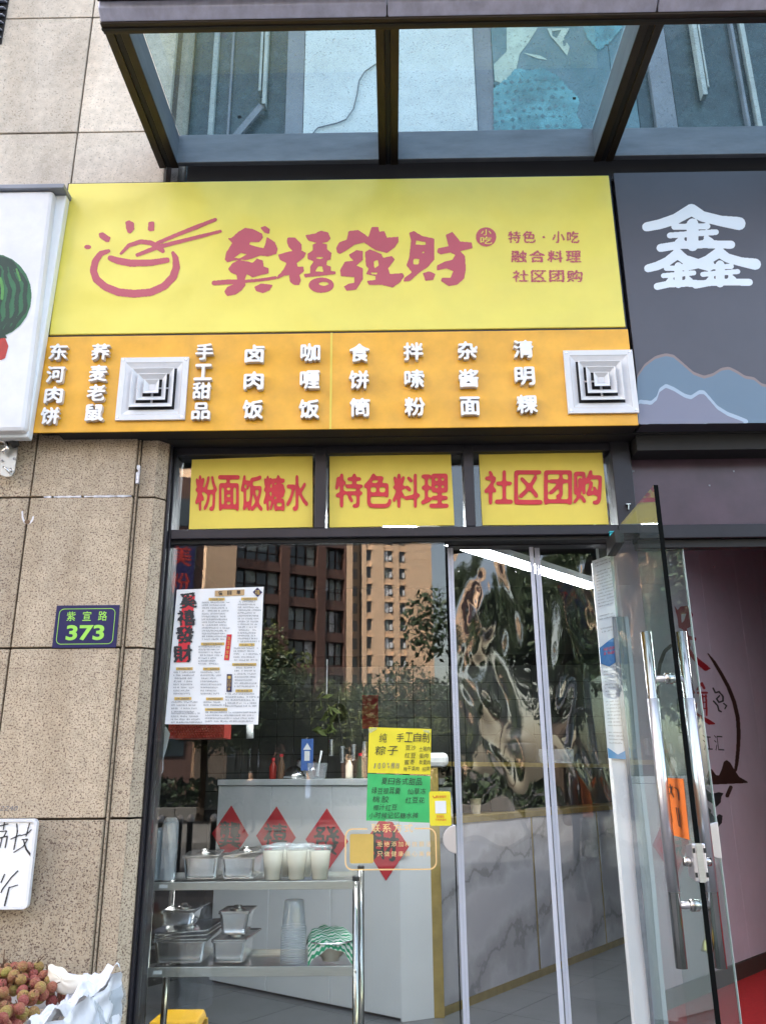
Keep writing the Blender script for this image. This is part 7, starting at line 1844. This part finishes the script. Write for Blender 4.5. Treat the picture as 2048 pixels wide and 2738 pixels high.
# bollards
b0 = None
for k, px in enumerate((437, 458, 505, 530, 590)):
    q = vpt(px, 2185, 16.5); p = flip((q.x, q.y, 0)); p = Vector((p.x, -12.2 - .1 * k, -.145))
    lb_ = ['bollard nearest the left edge of the shop window reflection', 'second reflected bollard from the left', 'third reflected bollard from the left', 'fourth reflected bollard from the left', 'rightmost reflected bollard in front of the planter'][k]
    if b0 is None:
        b0 = thing('street_bollard', lb_, 'bollard', p, 'dark bollards along the street')
        MB().tube([p, p + Vector((0, 0, .95))], .05, 10).build('post', 'rub', b0); MB().lathe(p + Vector((0, 0, .951)), [(.06, 0), (.065, .05), (.04, .11), (.001, .13)], 10).build('cap', 'paper', b0)
    else:
        c = copy_tree(b0); c.location = p; c['label'] = lb_

# two passers-by, reflected
def person(loc, rz, joints, sk, label, bands):
    nm = {}
    me = bpy.data.meshes.new('person'); vs = []; es = []
    for k, (n_, p, r, par) in enumerate(joints):
        nm[n_] = k; vs.append(p)
        if par: es.append((nm[par], k))
    me.from_pydata(vs, es, []); o = bpy.data.objects.new('person', me); COL.objects.link(o)
    sm = o.modifiers.new('skin', 'SKIN'); me.skin_vertices[0].data[0].use_root = True
    for k, (n_, p, r, par) in enumerate(joints): me.skin_vertices[0].data[k].radius = (r, r)
    ss = o.modifiers.new('sub', 'SUBSURF'); ss.levels = ss.render_levels = 1
    dg = bpy.context.evaluated_depsgraph_get(); dg.update(); m2 = bpy.data.meshes.new_from_object(o.evaluated_get(dg)); bpy.data.objects.remove(o)
    o = bpy.data.objects.new('person', m2); COL.objects.link(o); m2.materials.clear()
    for mm in sk: m2.materials.append(MT[mm])
    for p in m2.polygons:
        z = p.center.z; x = abs(p.center.x); i = 0
        for zz, xm, mi in bands:
            if z < zz: i = mi; break
        p.material_index = i; p.use_smooth = True
    o.location = loc; o.rotation_euler = (0, 0, rz)
    tag(o, label, 'person'); return o
def J(step, arm):
    return [('pelvis', (0, 0, .95), .14, None), ('waist', (0, 0, 1.10), .12, 'pelvis'), ('chest', (0, 0, 1.32), .15, 'waist'), ('neck', (0, 0, 1.49), .055, 'chest'), ('chin', (0, .01, 1.56), .075, 'neck'), ('head', (0, 0, 1.66), .095, 'chin'), ('crown', (0, 0, 1.74), .06, 'head'),
            ('hipl', (-.1, 0, .88), .10, 'pelvis'), ('kneel', (-.11, step, .50), .065, 'hipl'), ('anklel', (-.11, step * 1.2 - .05, .09), .045, 'kneel'), ('toel', (-.11, step * 1.2 + .14, .035), .035, 'anklel'),
            ('hipr', (.1, 0, .88), .10, 'pelvis'), ('kneer', (.11, -step * .6, .50), .065, 'hipr'), ('ankler', (.11, -step * 1.8, .10), .045, 'kneer'), ('toer', (.11, -step * 1.8 + .17, .035), .035, 'ankler'),
            ('shl', (-.19, 0, 1.40), .06, 'chest'), ('ell', (-.25, -arm * .4, 1.14), .045, 'shl'), ('hal', (-.20, arm, .96 + abs(arm) * .5), .035, 'ell'), ('fil', (-.19, arm + .06, .90 + abs(arm) * .5), .025, 'hal'),
            ('shr', (.19, 0, 1.40), .06, 'chest'), ('elr', (.25, arm * .2, 1.14), .045, 'shr'), ('har', (.20, arm + .05, .96 + abs(arm) * .5), .035, 'elr'), ('fir', (.19, arm + .12, .92 + abs(arm) * .5), .025, 'har')]
q = vpt(665, 2235, 26); p1 = flip((q.x, q.y, 0)); q = vpt(824, 2190, 27.5); p2 = flip((q.x, q.y, 0))
BZ = [(.07, 9, 2), (.93, 9, 1), (1.45, 9, 2), (1.6, 9, 0), (1.67, 9, 0), (9, 9, 3)]
person((p1.x, p1.y, 0), 0.3, J(.05, .22), ['skin', 'cloth_dark', 'cloth_dark', 'ink'], 'standing person in dark clothes looking at a phone across the street, reflected in the window', BZ)
person((p2.x, p2.y, 0), 1.4, J(.18, -.12), ['skin', 'cloth_dark', 'cloth_blue', 'ink'], 'walking person in a blue top and dark trousers across the street, reflected in the window', BZ)
